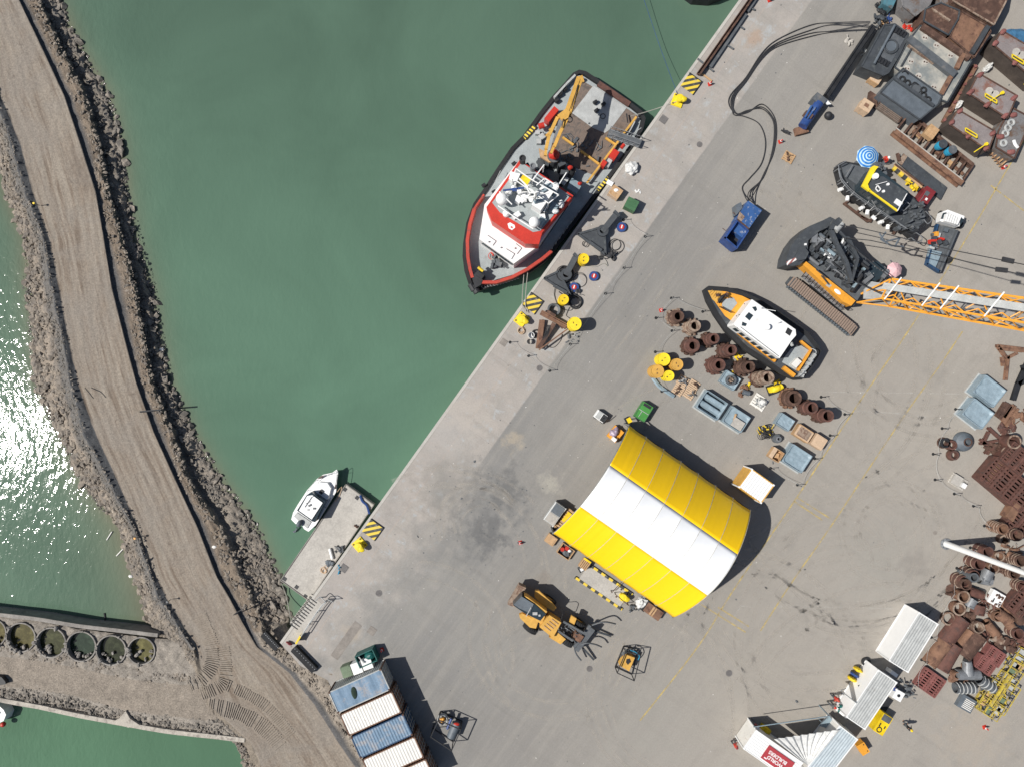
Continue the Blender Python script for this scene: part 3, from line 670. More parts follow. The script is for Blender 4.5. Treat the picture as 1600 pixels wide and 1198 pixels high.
# ================================================================== VESSELS
def wallstrip(bb, pts, z0, z1, w, closed=False):        # upright wall along photo points at height z1
    P3 = [W(x, y, z1) for x, y in pts]; n = len(P3); vs = []
    for i, p in enumerate(P3):
        d = (P3[(i + 1) % n] - P3[i - 1]) if closed else (P3[min(i + 1, n - 1)] - P3[max(0, i - 1)])
        d.z = 0; d.normalize(); nn = Vector((-d.y, d.x, 0)) * w / 2
        for a_, z in ((1, z0), (1, z1), (-1, z1), (-1, z0)): vs.append((p.x + nn.x * a_, p.y + nn.y * a_, z))
    m_ = n if closed else n - 1
    fs = [(4 * i + k, 4 * i + (k + 1) % 4, 4 * ((i + 1) % n) + (k + 1) % 4, 4 * ((i + 1) % n) + k) for i in range(m_) for k in range(4)]
    if not closed: fs += [(0, 1, 2, 3), (4 * n - 1, 4 * n - 2, 4 * n - 3, 4 * n - 4)]
    return bb.add(vs, fs)
def L(bb, z, w, *pts, z2=None):                          # straight bars through photo points at height z
    q = [W(x, y, z) for x, y in pts]
    for i in range(len(q) - 1): bb.beam(q[i], q[i + 1], w)
    return bb
def pbox(bb, x, y, z, sx, sy, h, rz=0, inset=0):         # box whose top centre is seen at (x, y)
    p = W(x, y, z + h); return bb.box(p.x, p.y, z, sx, sy, h, rz, inset)
def pcyl(bb, x, y, z, r, h, n=18, r2=None): p = W(x, y, z + h); return bb.cyl(p.x, p.y, z, r, h, n, r2)
def shrink(pts, k):
    cx = sum(p[0] for p in pts) / len(pts); cy = sum(p[1] for p in pts) / len(pts)
    return [(p[0] + (cx - p[0]) * k, p[1] + (cy - p[1]) * k) for p in pts]
def bars(b, z, h, pts, w=.05, step=0, rail=True):        # guard rail: posts and a top bar
    q = smooth_px(pts, 6, z + h) if len(pts) > 2 else [W(x, y, z + h) for x, y in pts]
    b.tube(q, w * .6, 5)
    d = 0
    for i in range(len(q)):
        if i: d += (q[i] - q[i - 1]).length
        if i == 0 or i == len(q) - 1 or d > 1.4: b.beam((q[i].x, q[i].y, z), q[i], w); d = 0
# ---- the big workboat
HULL = [(742, 455), (733, 444), (727, 425), (724, 402), (725, 382), (730, 350), (741, 320), (755, 300), (777, 266), (800, 232), (819, 213), (846, 175), (866, 150), (886, 128), (898, 114), (906, 110), (915, 112), (950, 135), (985, 160), (1003, 174), (1008, 184), (1004, 200), (992, 222), (968, 256), (945, 286), (915, 326), (885, 365), (866, 390), (850, 408), (828, 424), (800, 436), (772, 444), (752, 452)]
ship = thing('workboat', 'red white and black harbour workboat with a yellow deck crane, moored along the quay', 'workboat', W(866, 285, WL), ang(957, 150, 742, 452))
S = lambda b, n, m, par=None, sm=False: b.build(n, m, par or ship, world=True, smooth=sm)
b = B().pp(HULL, -4.0, -.95, .0); S(b, 'hull', 'black')
b = B(); wallstrip(b, shrink(HULL, .012), -1.6, -.60, .42, True); S(b, 'fender', 'rubber')
DK = shrink(HULL, .045)
b = B().pp(DK, -.95, -.86); deck = S(b, 'deck', 'deckgrey')
b = B().pp([(911, 127), (930, 138), (998, 182), (978, 214), (932, 276), (898, 262), (858, 240), (868, 205), (888, 165)], -.86, -.83); S(b, 'wooden_deck', 'wood_deck', deck)
b = B().pp([(927, 134), (979, 169), (954, 202), (945, 208), (926, 200), (894, 177)], -.83, -.80); S(b, 'steel_plate', 'ltgrey', deck)
b = B(); wallstrip(b, [(935, 130), (984, 163)], -1.3, -.52, .55); S(b, 'stern_roller', 'rust_red')
b = B(); wallstrip(b, [(866, 152), (886, 130), (899, 117)], -.9, -.15, .22); wallstrip(b, [(992, 190), (984, 205), (975, 217)], -.9, -.2, .12); S(b, 'bulwark', 'ltgrey')
b = B(); wallstrip(b, [(741, 326), (734, 350), (730, 376), (731, 402), (734, 420), (738, 434)], -.9, .35, .34)
wallstrip(b, [(752, 441), (775, 441), (800, 433), (825, 420), (848, 404), (862, 392)], -.9, .25, .34); wallstrip(b, [(741, 326), (756, 304)], -.9, .3, .2); S(b, 'bulwark', 'redhull')
b = B()
for i in range(13): p = W(754 + i * 4.6, 447.5 - i * .55 - (.05 * i * i), -.5); b.torus(p.x, p.y, -.6, .13, .035, 8, 4, ry=.4)
S(b, 'fender_chain', 'ltgrey')
b = B().pp([(736, 432), (748, 420), (758, 430), (752, 446), (742, 452)], -.9, .30, .1); b.hcyl(*W(743, 452, -.3), .42, .9, R(-60)); b.hcyl(*W(738, 449, -.2), .36, .8, R(-60)); pbox(b, 750, 430, .3, .8, .5, .35, R(-35)); S(b, 'bow_block', 'black')
b = B().hcyl(*W(751, 421, .25), .17, .7, R(-40), 10); S(b, 'marker_light', 'yellow')
b = B()
for k in range(14): a_ = random.Random(k); p = W(772 + a_.uniform(-6, 16), 405 + a_.uniform(-5, 14), -.7); b.box(p.x, p.y, -.86, a_.uniform(.2, .7), a_.uniform(.15, .5), a_.uniform(.3, 1.1), a_.uniform(0, 3)) if k % 2 else b.hcyl(p.x, p.y, -.4, a_.uniform(.1, .3), a_.uniform(.3, .9), a_.uniform(0, 3), 10)
S(b, 'anchor_winch', 'dkgrey')
b = B().torus(*W(774, 402, -.6), .42, .10, 16, 6).torus(*W(775, 403, -.4), .33, .09, 16, 6); S(b, 'rope_coil', 'rope')
b = B().torus(*W(769, 400, -.65), .40, .04, 16, 5); b.beam(W(768, 395, -.7), W(771, 400, -.2), .12); S(b, 'hose', 'red')
# deckhouse
b = B().pp([(749, 374), (803, 412), (842, 384), (896, 306), (812, 250), (757, 320)], -.9, 2.1); house = S(b, 'deckhouse', 'white')
b = B()
for pts in ([(762, 368), (775, 377), (770, 384)], [(791, 389), (804, 397), (799, 405)], [(806, 381), (815, 388), (808, 397)]): L(b, 2.14, .06, *pts)
for x, y in ((764, 378), (805, 388), (783, 387)): pcyl(b, x, y, 2.1, .08, .12)
S(b, 'hatch_seam', 'steel', house)
b = B()
for i in range(9): p = W(756 + i * 5.2, 382 + i * 3.65, 1.6); b.box(p.x, p.y, .95, .55, .06, .65, R(-35))
for i in range(9): p = W(845 + i * 5.0, 384 - i * 7.3, 1.3); b.box(p.x, p.y, .7, .06, .7, .6, R(-35))
S(b, 'window_band', 'glass', house)
b = B().pp([(760, 324), (768, 345), (821, 381), (842, 382), (847, 364), (896, 306), (812, 250)], 2.1, 4.3); br_ = S(b, 'bridge', 'red')
b = B().pp([(769, 317), (781, 332), (799, 343), (833, 363), (844, 361), (891, 306), (815, 254)], 4.3, 4.36); S(b, 'bridge_roof', 'deckgrey', br_)
b = B(); e = [(793, 350), (797, 348), (804, 352), (805, 356), (800, 360), (795, 357)]; b.pp(e, 4.3, 4.33); S(b, 'emblem', 'white', br_)
b = B(); b.pp([(798.3, 353.5), (801.5, 355), (800.5, 357.5), (797.6, 355.7)], 4.33, 4.345); S(b, 'emblem_centre', 'red', br_)
for (x, y, r) in ((784.5, 311, .64), (835, 347.5, .56)):
    b = B(); p = W(x, y, 5.6); b.sphere(p.x, p.y, 5.6, r, 20, 10); b.cyl(p.x, p.y, 4.3, .18, .9, 10); S(b, 'radome', 'white', None, True)
b = B(); p = W(791, 333, 4.9); b.lathe((p.x, p.y, 4.35), [(.36, 0), (.36, .4), (.2, .6), (0.001, .65)], 12); pbox(b, 807, 336, 4.35, .8, .5, .6, .6); pbox(b, 848, 338, 4.35, .5, .5, .5, .2); S(b, 'searchlight', 'white')
b = B().pp([(845, 338), (854, 343), (846, 354), (838, 350)], 4.36, 4.9); S(b, 'glass_hatch', 'bluegrey')
b = B().pp([(836, 302), (849, 289), (864, 301), (845, 329), (831, 320)], 4.3, 6.3); b.pp([(851, 281), (873, 293), (863, 308), (846, 297)], 4.3, 5.6); b.pp([(798, 268), (813, 272), (806, 287), (795, 280)], 4.3, 5.4); b.pp([(808, 305), (815, 309), (811, 319), (804, 315)], 4.3, 5.0); ub = S(b, 'upper_house', 'white')
b = B()
for x, y in ((842, 305), (850, 297), (846, 312), (838, 314)): pbox(b, x, y, 6.3, .5, .3, .3, .5)
pbox(b, 856, 291, 5.6, .9, .5, .06, .3); pbox(b, 860, 299, 5.6, 1.2, .6, .05, -.6); S(b, 'roof_fitting', 'bluegrey', ub)
b = B().pp([(817, 273), (829, 281), (823, 291), (811, 282)], 5.9, 6.0); S(b, 'yellow_panel', 'yellow')
b = B()
for z, pts in ((6.6, [(806, 264), (832, 282), (873, 305)]), (6.6, [(801, 279), (826, 296), (857, 318)]), (7.0, [(832, 282), (850, 258)]), (6.6, [(806, 264), (801, 279)]), (6.8, [(873, 293), (851, 279), (838, 290)]), (5.6, [(885, 270), (866, 300), (850, 332)]), (7.6, [(830, 296), (838, 304)]),
               (6.6, [(857, 318), (873, 305)]), (7.2, [(820, 288), (828, 303), (815, 318)]), (6.0, [(780, 300), (800, 320)]), (5.2, [(778, 322), (800, 337), (833, 358)])): L(b, z, .10, *pts)
for x, y in ((806, 264), (832, 282), (801, 279), (826, 296), (857, 318), (850, 258)): p = W(x, y, 6.6); b.beam((p.x, p.y, 4.3), p, .09)
p = W(838, 300, 9.6); b.beam((p.x, p.y, 4.3), (p.x, p.y, 9.6), .16); b.beam((p.x - 1.3, p.y - .3, 8.2), (p.x + 1.3, p.y + .3, 8.2), .12); b.beam((p.x - .7, p.y, 9.2), (p.x + .7, p.y, 9.2), .1)
p = W(826, 290, 8.4); b.beam((p.x, p.y, 5), (p.x, p.y, 8.4), .12); b.beam((p.x - .9, p.y + .9, 7.6), (p.x + .9, p.y - .9, 7.6), .14)
S(b, 'mast_frame', 'white')
b = B()
for x, y in ((803, 292), (812, 298), (822, 304), (818, 312), (830, 310), (868, 288), (877, 318), (868, 330), (795, 300)):
    q = random.Random(x); p = W(x, y, 5.2); b.blob(p.x, p.y, 4.9, q.uniform(.25, .6), q.uniform(.2, .4), .35, x, .5, 9, 5)
S(b, 'white_equipment', 'white')
b = B().pp([(862, 314), (874, 320), (866, 333), (857, 328)], 4.3, 5.0); b.pp([(893, 278), (910, 288), (901, 303), (886, 294)], -.8, .6); S(b, 'equipment_box', 'bluegrey')
b = B().beam(W(786, 298, 7), W(819, 294, 7), .16).beam(W(800, 297, 7), W(808, 297, 7), .3); S(b, 'radar_scanner', 'blue')
for x, y, mt, r in ((816.5, 248, 'black', .30), (832.5, 260, 'steel', .27)):
    b = B(); p = W(x, y, 5.4); b.cyl(p.x, p.y, 1.2, r, 4.2, 14); b.ring(p.x, p.y, 5.4, r + .05, r - .06, .12, 14); b.box(p.x + .4, p.y - .5, 2.1, 1.0, 1.0, 1.6, .5); S(b, 'funnel', mt)
b = B()
for i in range(22):
    q = random.Random(i + 50); x, y = 826 + q.uniform(-8, 58), 240 + q.uniform(0, 55)
    if (x - 826) * .65 + 232 > y + 14: continue
    pbox(b, x, y, -.85, q.uniform(.3, 1.4), q.uniform(.3, 1), q.uniform(.5, 2.2), q.uniform(0, 3))
S(b, 'deck_machinery', 'char')
b = B().blob(*W(886, 276, .4), 1.35, .55, .38, 3, .1, 16, 8, R(52)); rib = S(b, 'rescue_boat', 'rubber', None, True)
b = B(); pbox(b, 883, 283, .5, .9, .45, .3, R(52)); S(b, 'console', 'ltgrey', rib)
b = B().blob(*W(891, 262, 1.2), .28, .25, .25, 1, .3).blob(*W(906, 287, .9), .25, .2, .2, 2, .3).blob(*W(846, 264, 1.2), .15, .25, .2, 4, .3); S(b, 'lifebuoy', 'red')
b = B()
for (p0, p1) in (((866, 166), (852, 187)),): b.pp([(866, 166), (873, 172), (857.5, 191), (850.6, 185)], -.8, .5)
S(b, 'red_locker', 'red')
b = B().pp([(959, 232), (968, 238), (960, 250), (951, 244)], -.8, .35); b.pp([(943, 249), (949, 254), (944, 261), (938, 257)], -.8, .2); b.hcyl(*W(846, 197, .1), .32, .6, .3); b.hcyl(*W(973, 229, .2), .2, .5, .9); S(b, 'red_tank', 'red')
b = B().pp([(951, 247), (957, 251), (951, 262), (944, 257)], -.8, -.1); pbox(b, 840, 207, -.8, .5, .4, .5); pbox(b, 847, 213, -.8, .6, .6, .4, .6); pbox(b, 842, 221, -.8, .5, .5, .5); S(b, 'deck_box', 'ltgrey')
for pts in ([(834, 195), (838, 199), (821, 218), (817, 213)], [(949, 276), (952, 280), (936, 299), (932, 295)]):
    b = B().pp(pts, -.86, -.55); S(b, 'hazard_strip', 'hazard_fine')
b = B()
for z, pts in ((-.3, [(994, 183), (960, 229), (917, 286)]), (-.5, [(946, 216), (961, 226)]), (-.5, [(907, 236), (936, 257)]), (-.5, [(879, 215), (896, 227)]), (-.5, [(858, 202), (864, 206)])): L(b, z, .22, *pts)
S(b, 'deck_rail', 'amber')
b = B().beam(W(979, 178, -.4), W(981, 192, -.3), .12)
for q in ((909, 125), (875, 148), (883, 140), (870, 158), (977, 212), (983, 205), (930, 160), (943, 163), (932, 173), (788, 290), (803, 256), (772, 300), (756, 290)): b.hcyl(*W(q[0], q[1], -.5), .2, .45, .6, 10)
b.torus(*W(942, 182, -.78), .28, .04, 14, 4); S(b, 'deck_fitting', 'black')
q = random.Random(88); b = B()
for i in range(34):
    x, y = 905 + q.gauss(0, 22), 232 + q.gauss(0, 18); a_ = q.uniform(0, 3)
    if i % 3: pbox(b, x, y, -.83, q.uniform(.1, .8), q.uniform(.08, .35), q.uniform(.06, .35), a_)
    else: p = W(x, y, -.8); b.tube([(p.x, p.y, -.78), (p.x + .6 * math.cos(a_), p.y + .6 * math.sin(a_), -.7), (p.x + 1.3 * math.cos(a_ + .5), p.y + 1.3 * math.sin(a_ + .5), -.78)], .045, 5)
b.build('deck_clutter', 'dkgrey', ship, True, whole=True)
b = B()
for pts in ([(782, 267), (766, 300), (752, 312)], [(754, 306), (742, 330)], [(970, 223), (1002, 200)]): L(b, .1, .05, *pts)
for i in range(9): p = W(905 - i * 6, 330 + i * 8.2, .2); b.beam((p.x, p.y, -.9), p, .08)
S(b, 'rail', 'ltgrey')
# crane of the workboat
b = B(); p = W(866, 243, 1.4); b.cyl(p.x, p.y, -.85, .75, 2.2, 16); cb = S(b, 'crane_post', 'dkgrey')
b = B(); b.blob(*W(866, 242, 2.0), .6, .55, .5, 3, .2, 10, 6); S(b, 'crane_cab', 'red', cb)
b = B().pp([(842, 232), (850, 236), (866, 250), (872, 254), (858, 254), (844, 245)], .9, 1.2); S(b, 'crane_platform', 'wood', cb)
b = B()
L(b, 4.0, .34, (853, 234), (858, 212), (871, 184)); L(b, 4.0, .34, (866, 230), (875, 208), (886, 186)); L(b, 3.8, .28, (854, 228), (852, 244)); L(b, 3.8, .28, (866, 228), (861, 240))
b.pp([(871, 180), (884, 170), (891, 175), (888, 184), (880, 189)], 3.4, 4.4); L(b, 3.4, .3, (892, 158), (899, 161)); L(b, 3.8, .2, (853, 213), (861, 205), (866, 199))
jib = S(b, 'main_boom', 'amber')
b = B(); b.pp([(873, 188), (880, 185), (872, 222), (863, 224)], 3.6, 4.1); S(b, 'boom_cover', 'steel', jib)
b = B().beam(W(885, 176, 4.2), W(904, 122, 3.6), .42, .4).beam(W(890, 178, 4.2), W(909, 124, 3.6), .26).beam(W(895, 166, 4), W(890, 181, 3.9), .3); b.beam(W(906, 120, 3.6), W(909, 130, 3.5), .5, .5); S(b, 'outer_boom', 'amber')
b = B().beam(W(893, 170, 4.5), W(903, 133, 4), .09).beam(W(880, 186, 4.5), W(878, 200, 4.4), .1).torus(*W(890, 187, 3.8), .3, .06, 12, 5); S(b, 'hydraulic_hose', 'wire')
def rope(name, pts, r, mt, label, cat_='rope', sag=0, smoothk=6, group=None):
    q = [W(*p) for p in pts]; q = cat(q, smoothk) if len(q) > 2 else [q[0].lerp(q[1], t) - Vector((0, 0, sag * 4 * t * (1 - t))) for t in [i / 10 for i in range(11)]]
    l = q[0]; return solo(B().tube(q, r, 5), name, mt, label, cat_, (l.x, l.y, 0), world=True, group=group)
rope('mooring_rope', [(985, 182, -.2), (1062, 157, .35)], .045, 'rope', 'pale mooring rope from the workboat stern to the upper yellow bollard', sag=.3)
rope('mooring_rope', [(819, 424, -.3), (816, 470, .1), (819, 487, .4)], .045, 'rope', 'pale mooring rope at the workboat bow, left of the pair', smoothk=8)
rope('mooring_rope', [(825, 421, -.3), (821, 465, .1), (822, 489, .4)], .045, 'rope', 'pale mooring rope at the workboat bow, right of the pair', smoothk=8)
rope('mooring_rope', [(1003, -10, -1.2), (1030, 70, -1.3), (1052, 130, -.3), (1060, 152, .4)], .022, 'blue', 'thin blue rope running from the upper yellow bollard out over the water')
b = B(); g0, g1 = W(951, 208, -.1), W(1000, 225, .5); d = (g1 - g0).normalized(); nn = Vector((-d.y, d.x, 0)) * .42
for s_ in (-1, 1): b.beam(g0 + nn * s_, g1 + nn * s_, .09); b.beam(g0 + nn * s_ + Vector((0, 0, .9)), g1 + nn * s_ + Vector((0, 0, .9)), .05)
gw = thing('gangway', 'grey aluminium gangway between the workboat deck and the quay', 'gangway', (g1.x, g1.y, 0), 0)
b.build('side_rail', 'steel', gw, True); b = B()
for i in range(19): q = g0.lerp(g1, i / 18); b.beam(q - nn, q + nn, .12, .04)
for i in range(0, 19, 3):
    q = g0.lerp(g1, i / 18)
    for s_ in (-1, 1): b.beam(q + nn * s_, q + nn * s_ + Vector((0, 0, .9)), .04)
b.beam(g0, g1, .70, .03); b.build('walkway', 'dkgrey', gw, True)

# ---- white cabin boat and the concrete pontoon
bt = thing('motor_boat', 'white cabin motor boat with grey outboard, beside the concrete pontoon', 'boat', W(490, 785, WL), ang(475, 825, 524, 738))
BO = [(526, 733), (528, 738), (526, 750), (525, 768), (514, 786), (493, 820), (482, 830), (475, 826), (470, 817), (462, 818), (455, 811), (458, 800), (465, 788), (480, 765), (496, 747), (505, 741), (519, 738)]
S = lambda b, n, m, par=None, sm=False: b.build(n, m, par or bt, world=True, smooth=sm)
b = B().pp(shrink(BO, .06), -3.0, -1.7); b.pp(BO, -1.7, -1.45); S(b, 'hull', 'white')
b = B().pp([(500, 752), (512, 753), (518, 762), (514, 778), (508, 784), (487, 768), (492, 757)], -1.45, -1.05, .08); S(b, 'foredeck', 'white')
b = B().pp([(464, 797), (479, 773), (486, 768), (508, 783), (492, 815), (488, 814)], -1.5, -.1); cabn = S(b, 'cabin', 'glass')
b = B().pp([(467, 797), (480, 774), (488, 773), (504, 785), (487, 811)], -.1, .05); S(b, 'hardtop', 'white', cabn)
b = B(); L(b, .12, .05, (476, 792), (487, 776), (489, 775)); pbox(b, 484, 789, .05, .35, .2, .08, .5); pbox(b, 491, 794, .05, .3, .2, .08); pbox(b, 482, 796, .05, .25, .1, .06); L(b, .1, .05, (478, 786), (485, 783)); S(b, 'roof_rack', 'dkgrey', cabn)
b = B(); pbox(b, 502, 768, -1.0, .45, .40, .06, R(55)); S(b, 'hatch', 'black')
b = B(); q = W(467, 818, -1.0); b.blob(q.x, q.y, -1.2, .30, .45, .4, 1, .1, 12, 6, R(-30)); b.beam(W(464, 824, -2.2), W(461, 830, -2.4), .15); b.blob(*W(460, 830, -2.45), .18, .12, .1, 2); S(b, 'outboard', 'slate', None, True)
b = B(); bars(b, -1.45, .5, [(480, 767), (497, 748), (519, 739), (526, 736), (525, 752), (520, 770), (508, 793)], .04); S(b, 'rail', 'steel')
b = B().pp([(459, 806), (464, 800), (486, 815), (480, 825), (474, 820)], -1.5, -1.35); S(b, 'cockpit', 'ltgrey')
b = B().blob(*W(502, 745, -1.2), .42, .12, .08, 2, .3, 10, 5, R(25)).blob(*W(524, 760, -1.3), .30, .08, .08, 4, .3, 10, 5, R(75)); S(b, 'registration_panel', 'rust_red')
PO = [(540.6, 756), (584, 788), (483, 938), (438.5, 906)]
pn = thing('pontoon', 'pale concrete floating pontoon moored against the quay edge', 'pontoon', W(511, 847, WL), A)
b = B().pp(PO, -3.4, -1.75); b.build('float', 'concrete', pn, True)
b = B()
for x, y in ((539, 764), (558, 777), (445, 904), (463.5, 916.5), (477, 931)): pbox(b, x, y, -1.75, .42, .42, .015, A)
b.build('pile_pocket', 'black', pn, True)
b = B()
for i in range(4): b.beam(W(*PO[i], -1.72), W(*PO[(i + 1) % 4], -1.72), .1)
b.build('rim', 'concrete_dk', pn, True)
rope('blue_rope', [(563, 773, -1.6), (566, 782, -1.65), (573, 789, -1.6), (576, 798, -1.5), (577, 802, -1.5)], .13, 'blue', 'bunched blue rope at the upper end of the concrete pontoon')
rope('mooring_line', [(440, 911, -1.7), (447, 930, -2.2), (453, 960, -1.2), (455, 974, -.2)], .05, 'rope', 'rope from the lower pontoon corner down to the stone bank')
rope('mooring_line', [(527, 768, -1.6), (534, 760, -1.65), (530, 775, -1.7), (523, 783, -1.7)], .04, 'wood_pale', 'tangled thin lines on the pontoon beside the motor boat')
p = W(517, 865, -1.5); b = B().hcyl(0, 0, 0, .16, 1.0, 0, 12).sphere(.5, 0, 0, .16, 10, 6).sphere(-.5, 0, 0, .16, 10, 6); solo(b, 'boat_fender', 'white', 'long white boat fender lying on the concrete pontoon', 'fender', (p.x, p.y, -1.58), R(-75))
p = W(505, 890, -1.7); b = B().torus(0, 0, 0, .30, .06, 18).torus(.12, -.1, .06, .25, .05, 18).torus(.3, .3, .0, .2, .04, 12); solo(b, 'rope_coil', 'wood_pale', 'small yellowish rope coil on the pontoon by the quay gap', 'rope', (p.x, p.y, -1.7))
def scrap(n, rx, ry, zmax, seed, sticks=.5, s0=.1, s1=.5):
    q = random.Random(seed); bb = B()
    for i in range(n):
        x, y = q.uniform(-rx, rx), q.uniform(-ry, ry); z = q.uniform(0, zmax)
        if q.random() < sticks: a_ = q.uniform(0, 6.3); l = q.uniform(s0, s1); bb.beam((x, y, z + .05), (x + l * math.cos(a_), y + l * math.sin(a_), z + q.uniform(0, .2) + .05), q.uniform(.04, .12))
        else: bb.blob(x, y, z, q.uniform(s0, s1) * .5, q.uniform(s0, s1) * .5, q.uniform(.05, .2), i, .5, 8, 4)
    return bb
p = W(530, 858, -1.6); solo(scrap(16, .5, .35, .15, 3), 'net_heap', 'dkgrey', 'dark heap of netting and chain on the pontoon next to the white fender', 'netting', (p.x, p.y, -1.75))
p = W(515, 880, -1.6); solo(scrap(9, .35, .25, .15, 4, .1, .3, .7), 'tool_bag', 'slate', 'dark blue bag slumped on the pontoon edge below the white fender', 'bag', (p.x, p.y, -1.75))
p = W(560, 822, -1.6); solo(scrap(8, .3, .2, .05, 9, .5, .1, .3), 'chain_pile', 'rust', 'rusty chain end on the pontoon edge opposite the striped plate', 'chain', (p.x, p.y, -1.75))
# sliver of a boat at the lower left edge
lb = thing('moored_boat', 'white boat bow at the left picture edge below the cofferdam wall', 'boat', W(-6, 1115, WL), R(-20))
b = B().pp([(-45, 1095), (-5, 1098), (6, 1108), (10, 1116), (6, 1126), (-8, 1132), (-45, 1128)], -3, -1.4, .03); b.build('hull', 'white', lb, True)
b = B().pp([(-40, 1100), (-10, 1103), (-2, 1114), (-10, 1125), (-40, 1122)], -1.4, -1.2, .05); b.build('deck', 'bluegrey', lb, True)
b = B().sphere(*W(5, 1131, -1.8), .28); b.build('buoy', 'red', lb, True)
# sliver of a dark hull at the top edge
th = thing('dark_boat', 'dark hull of a boat cut by the top edge of the picture', 'boat', W(1110, -12, WL), R(0))
b = B().pp([(1062, -40), (1140, -40), (1134, -12), (1112, -3), (1085, -5), (1070, -16)], -3, -1.0, .02); b.build('hull', 'black', th, True)
b = B().pp([(1068, -40), (1134, -40), (1128, -14), (1110, -6), (1088, -8), (1076, -16)], -1.0, -.9); b.build('deck', 'rust', th, True)

# ---- orange and white pilot boat standing ashore
pb = thing('pilot_boat', 'orange pilot boat with a long white cabin roof and thick black fender, standing ashore', 'boat', W(1190, 520, 0), ang(1255, 575, 1103, 455))
S = lambda b, n, m, par=None, sm=False: b.build(n, m, par or pb, world=True, smooth=sm)
PH = [(1101, 452), (1106, 449), (1135, 451), (1160, 458), (1185, 470), (1205, 482), (1232, 500), (1262, 522), (1277, 541), (1282, 549), (1267, 575), (1252, 592), (1245, 592), (1222, 583), (1195, 564), (1165, 545), (1135, 515), (1118, 490), (1106, 468)]
b = B().pp(shrink(PH, .16), .5, 1.0); b.pp(shrink(PH, .02), 1.0, 2.0); S(b, 'hull', 'char')
b = B(); wallstrip(b, shrink(PH, .02), 1.45, 2.15, .48, True); S(b, 'fender', 'rubber')
b = B().pp(shrink(PH, .075), 1.8, 2.12); S(b, 'deck', 'char')  # charcoal partly stands in for the shadow between cabin and fender
b = B().pp([(1108, 455), (1130, 455), (1160, 462), (1177, 469), (1148, 505), (1133, 494), (1113, 466)], 2.12, 2.15); S(b, 'foredeck', 'orange')
b = B().pp([(1106, 454), (1127, 455), (1131, 460), (1119, 473), (1113, 468)], 2.15, 2.18)
for i in range(6): L(b, 2.24, .07, (1108 + i * 3, 458 + i * 2.6), (1113 + i * 3.2, 453.6 + i * 1.2))
S(b, 'bow_grating', 'amber')
b = B().pp([(1130, 468), (1146, 465), (1152, 474), (1140, 489), (1128, 478)], 1.85, 2.19); S(b, 'foredeck_well', 'deckgrey')
b = B()
for p0, p1 in (((1121, 474), (1133, 460)), ((1124, 479), (1131, 483)), ((1133, 461), (1139, 466)), ((1131, 483), (1143, 489))): b.beam(W(*p0, 2.9), W(*p1, 2.9), .07); b.beam(W(*p0, 2.5), W(*p1, 2.5), .06)
b.blob(*W(1127, 467, 2.5), .5, .25, .3, 3, .4, 10, 6, R(55)); S(b, 'bow_rail', 'black')
b = B().hcyl(*W(1134, 461, 2.6), .18, .5, .6); pbox(b, 1122, 461, 2.1, .3, .3, .4); S(b, 'capstan', 'rust')
b = B().pp([(1147, 505), (1175, 468), (1243, 515), (1244, 524), (1237, 532), (1218, 560), (1147, 508)], 2.1, 4.3); cabn = S(b, 'cabin', 'white')
b = B(); L(b, 4.33, .04, (1157, 511), (1217, 557)); b.pp([(1170, 488), (1177, 493), (1171, 501), (1164, 495)], 4.3, 4.34); b.pp([(1175, 480), (1181, 479), (1183, 484), (1180, 487)], 4.3, 4.34); b.pp([(1160, 503), (1167, 506), (1165, 510), (1159, 509)], 4.3, 4.34)
for x, y in ((1163, 475), (1155, 492), (1151, 494), (1152, 513)): pcyl(b, x, y, 4.3, .05, .06)
S(b, 'roof_window', 'glass', cabn)
b = B(); pcyl(b, 1199, 511, 4.3, .30, .55, 16); pbox(b, 1217, 504, 4.3, .3, .08, .5, .3); pbox(b, 1186, 513, 4.3, .5, .1, .2, .1); L(b, 4.9, .05, (1188, 482), (1212, 486)); L(b, 4.9, .05, (1186, 480), (1194, 484)); S(b, 'roof_antenna', 'white', cabn)
b = B()
for i in range(7): p = W(1152 + i * 9.3, 515 + i * 7.2, 3.8); b.box(p.x, p.y, 2.9, .5, .06, .8, R(-38)) ; S(b, 'cabin_window', 'glass', cabn) if i == 6 else None
b = B().pp([(1231, 512), (1238, 517), (1234, 525), (1227, 520)], 4.2, 4.36); pbox(b, 1230, 536, 3.4, .8, .6, .3, .4); S(b, 'exhaust_well', 'black')
b = B()
for i in range(8): q = random.Random(i); b.blob(*W(1234 + q.uniform(-4, 4), 534 + q.uniform(-8, 6) - (8 if i % 2 else 0), 3.9), .2, .15, .15, i, .5, 7, 4)
S(b, 'roof_equipment', 'ltgrey')
b = B().pp([(1236, 545), (1252, 540), (1266, 549), (1246, 580), (1222, 566), (1226, 558)], 2.0, 2.16); S(b, 'aft_deck', 'deckgrey')
b = B().pp([(1246, 559), (1253, 565), (1244, 575), (1236, 569)], 2.16, 2.7); S(b, 'engine_hatch', 'whitewash')
b = B(); wallstrip(b, [(1252, 533), (1268, 546), (1262, 556), (1247, 579)], 2.1, 2.55, .22); wallstrip(b, [(1225, 574), (1242, 587)], 2.1, 2.6, .4); wallstrip(b, [(1150, 516), (1180, 540), (1212, 564)], 2.1, 2.5, .3); S(b, 'coaming', 'orange')
b = B(); bars(b, 2.1, 1.0, [(1270, 545), (1275, 552), (1260, 575), (1248, 588)], .07)
for i in range(6): p = W(1272 - i * 3.8, 556 + i * 6, 2.5); b.box(p.x, p.y, 2.1, .5, .35, .4, .9 + i)
S(b, 'stern_gear', 'ltgrey')
b = B()
for x, y in ((1150, 490), (1200, 528), (1240, 562)):
    p = W(x, y, .5); b.box(p.x, p.y, 0, .6, 3.0, .62, R(-38))
S(b, 'boat_cradle', 'wood')

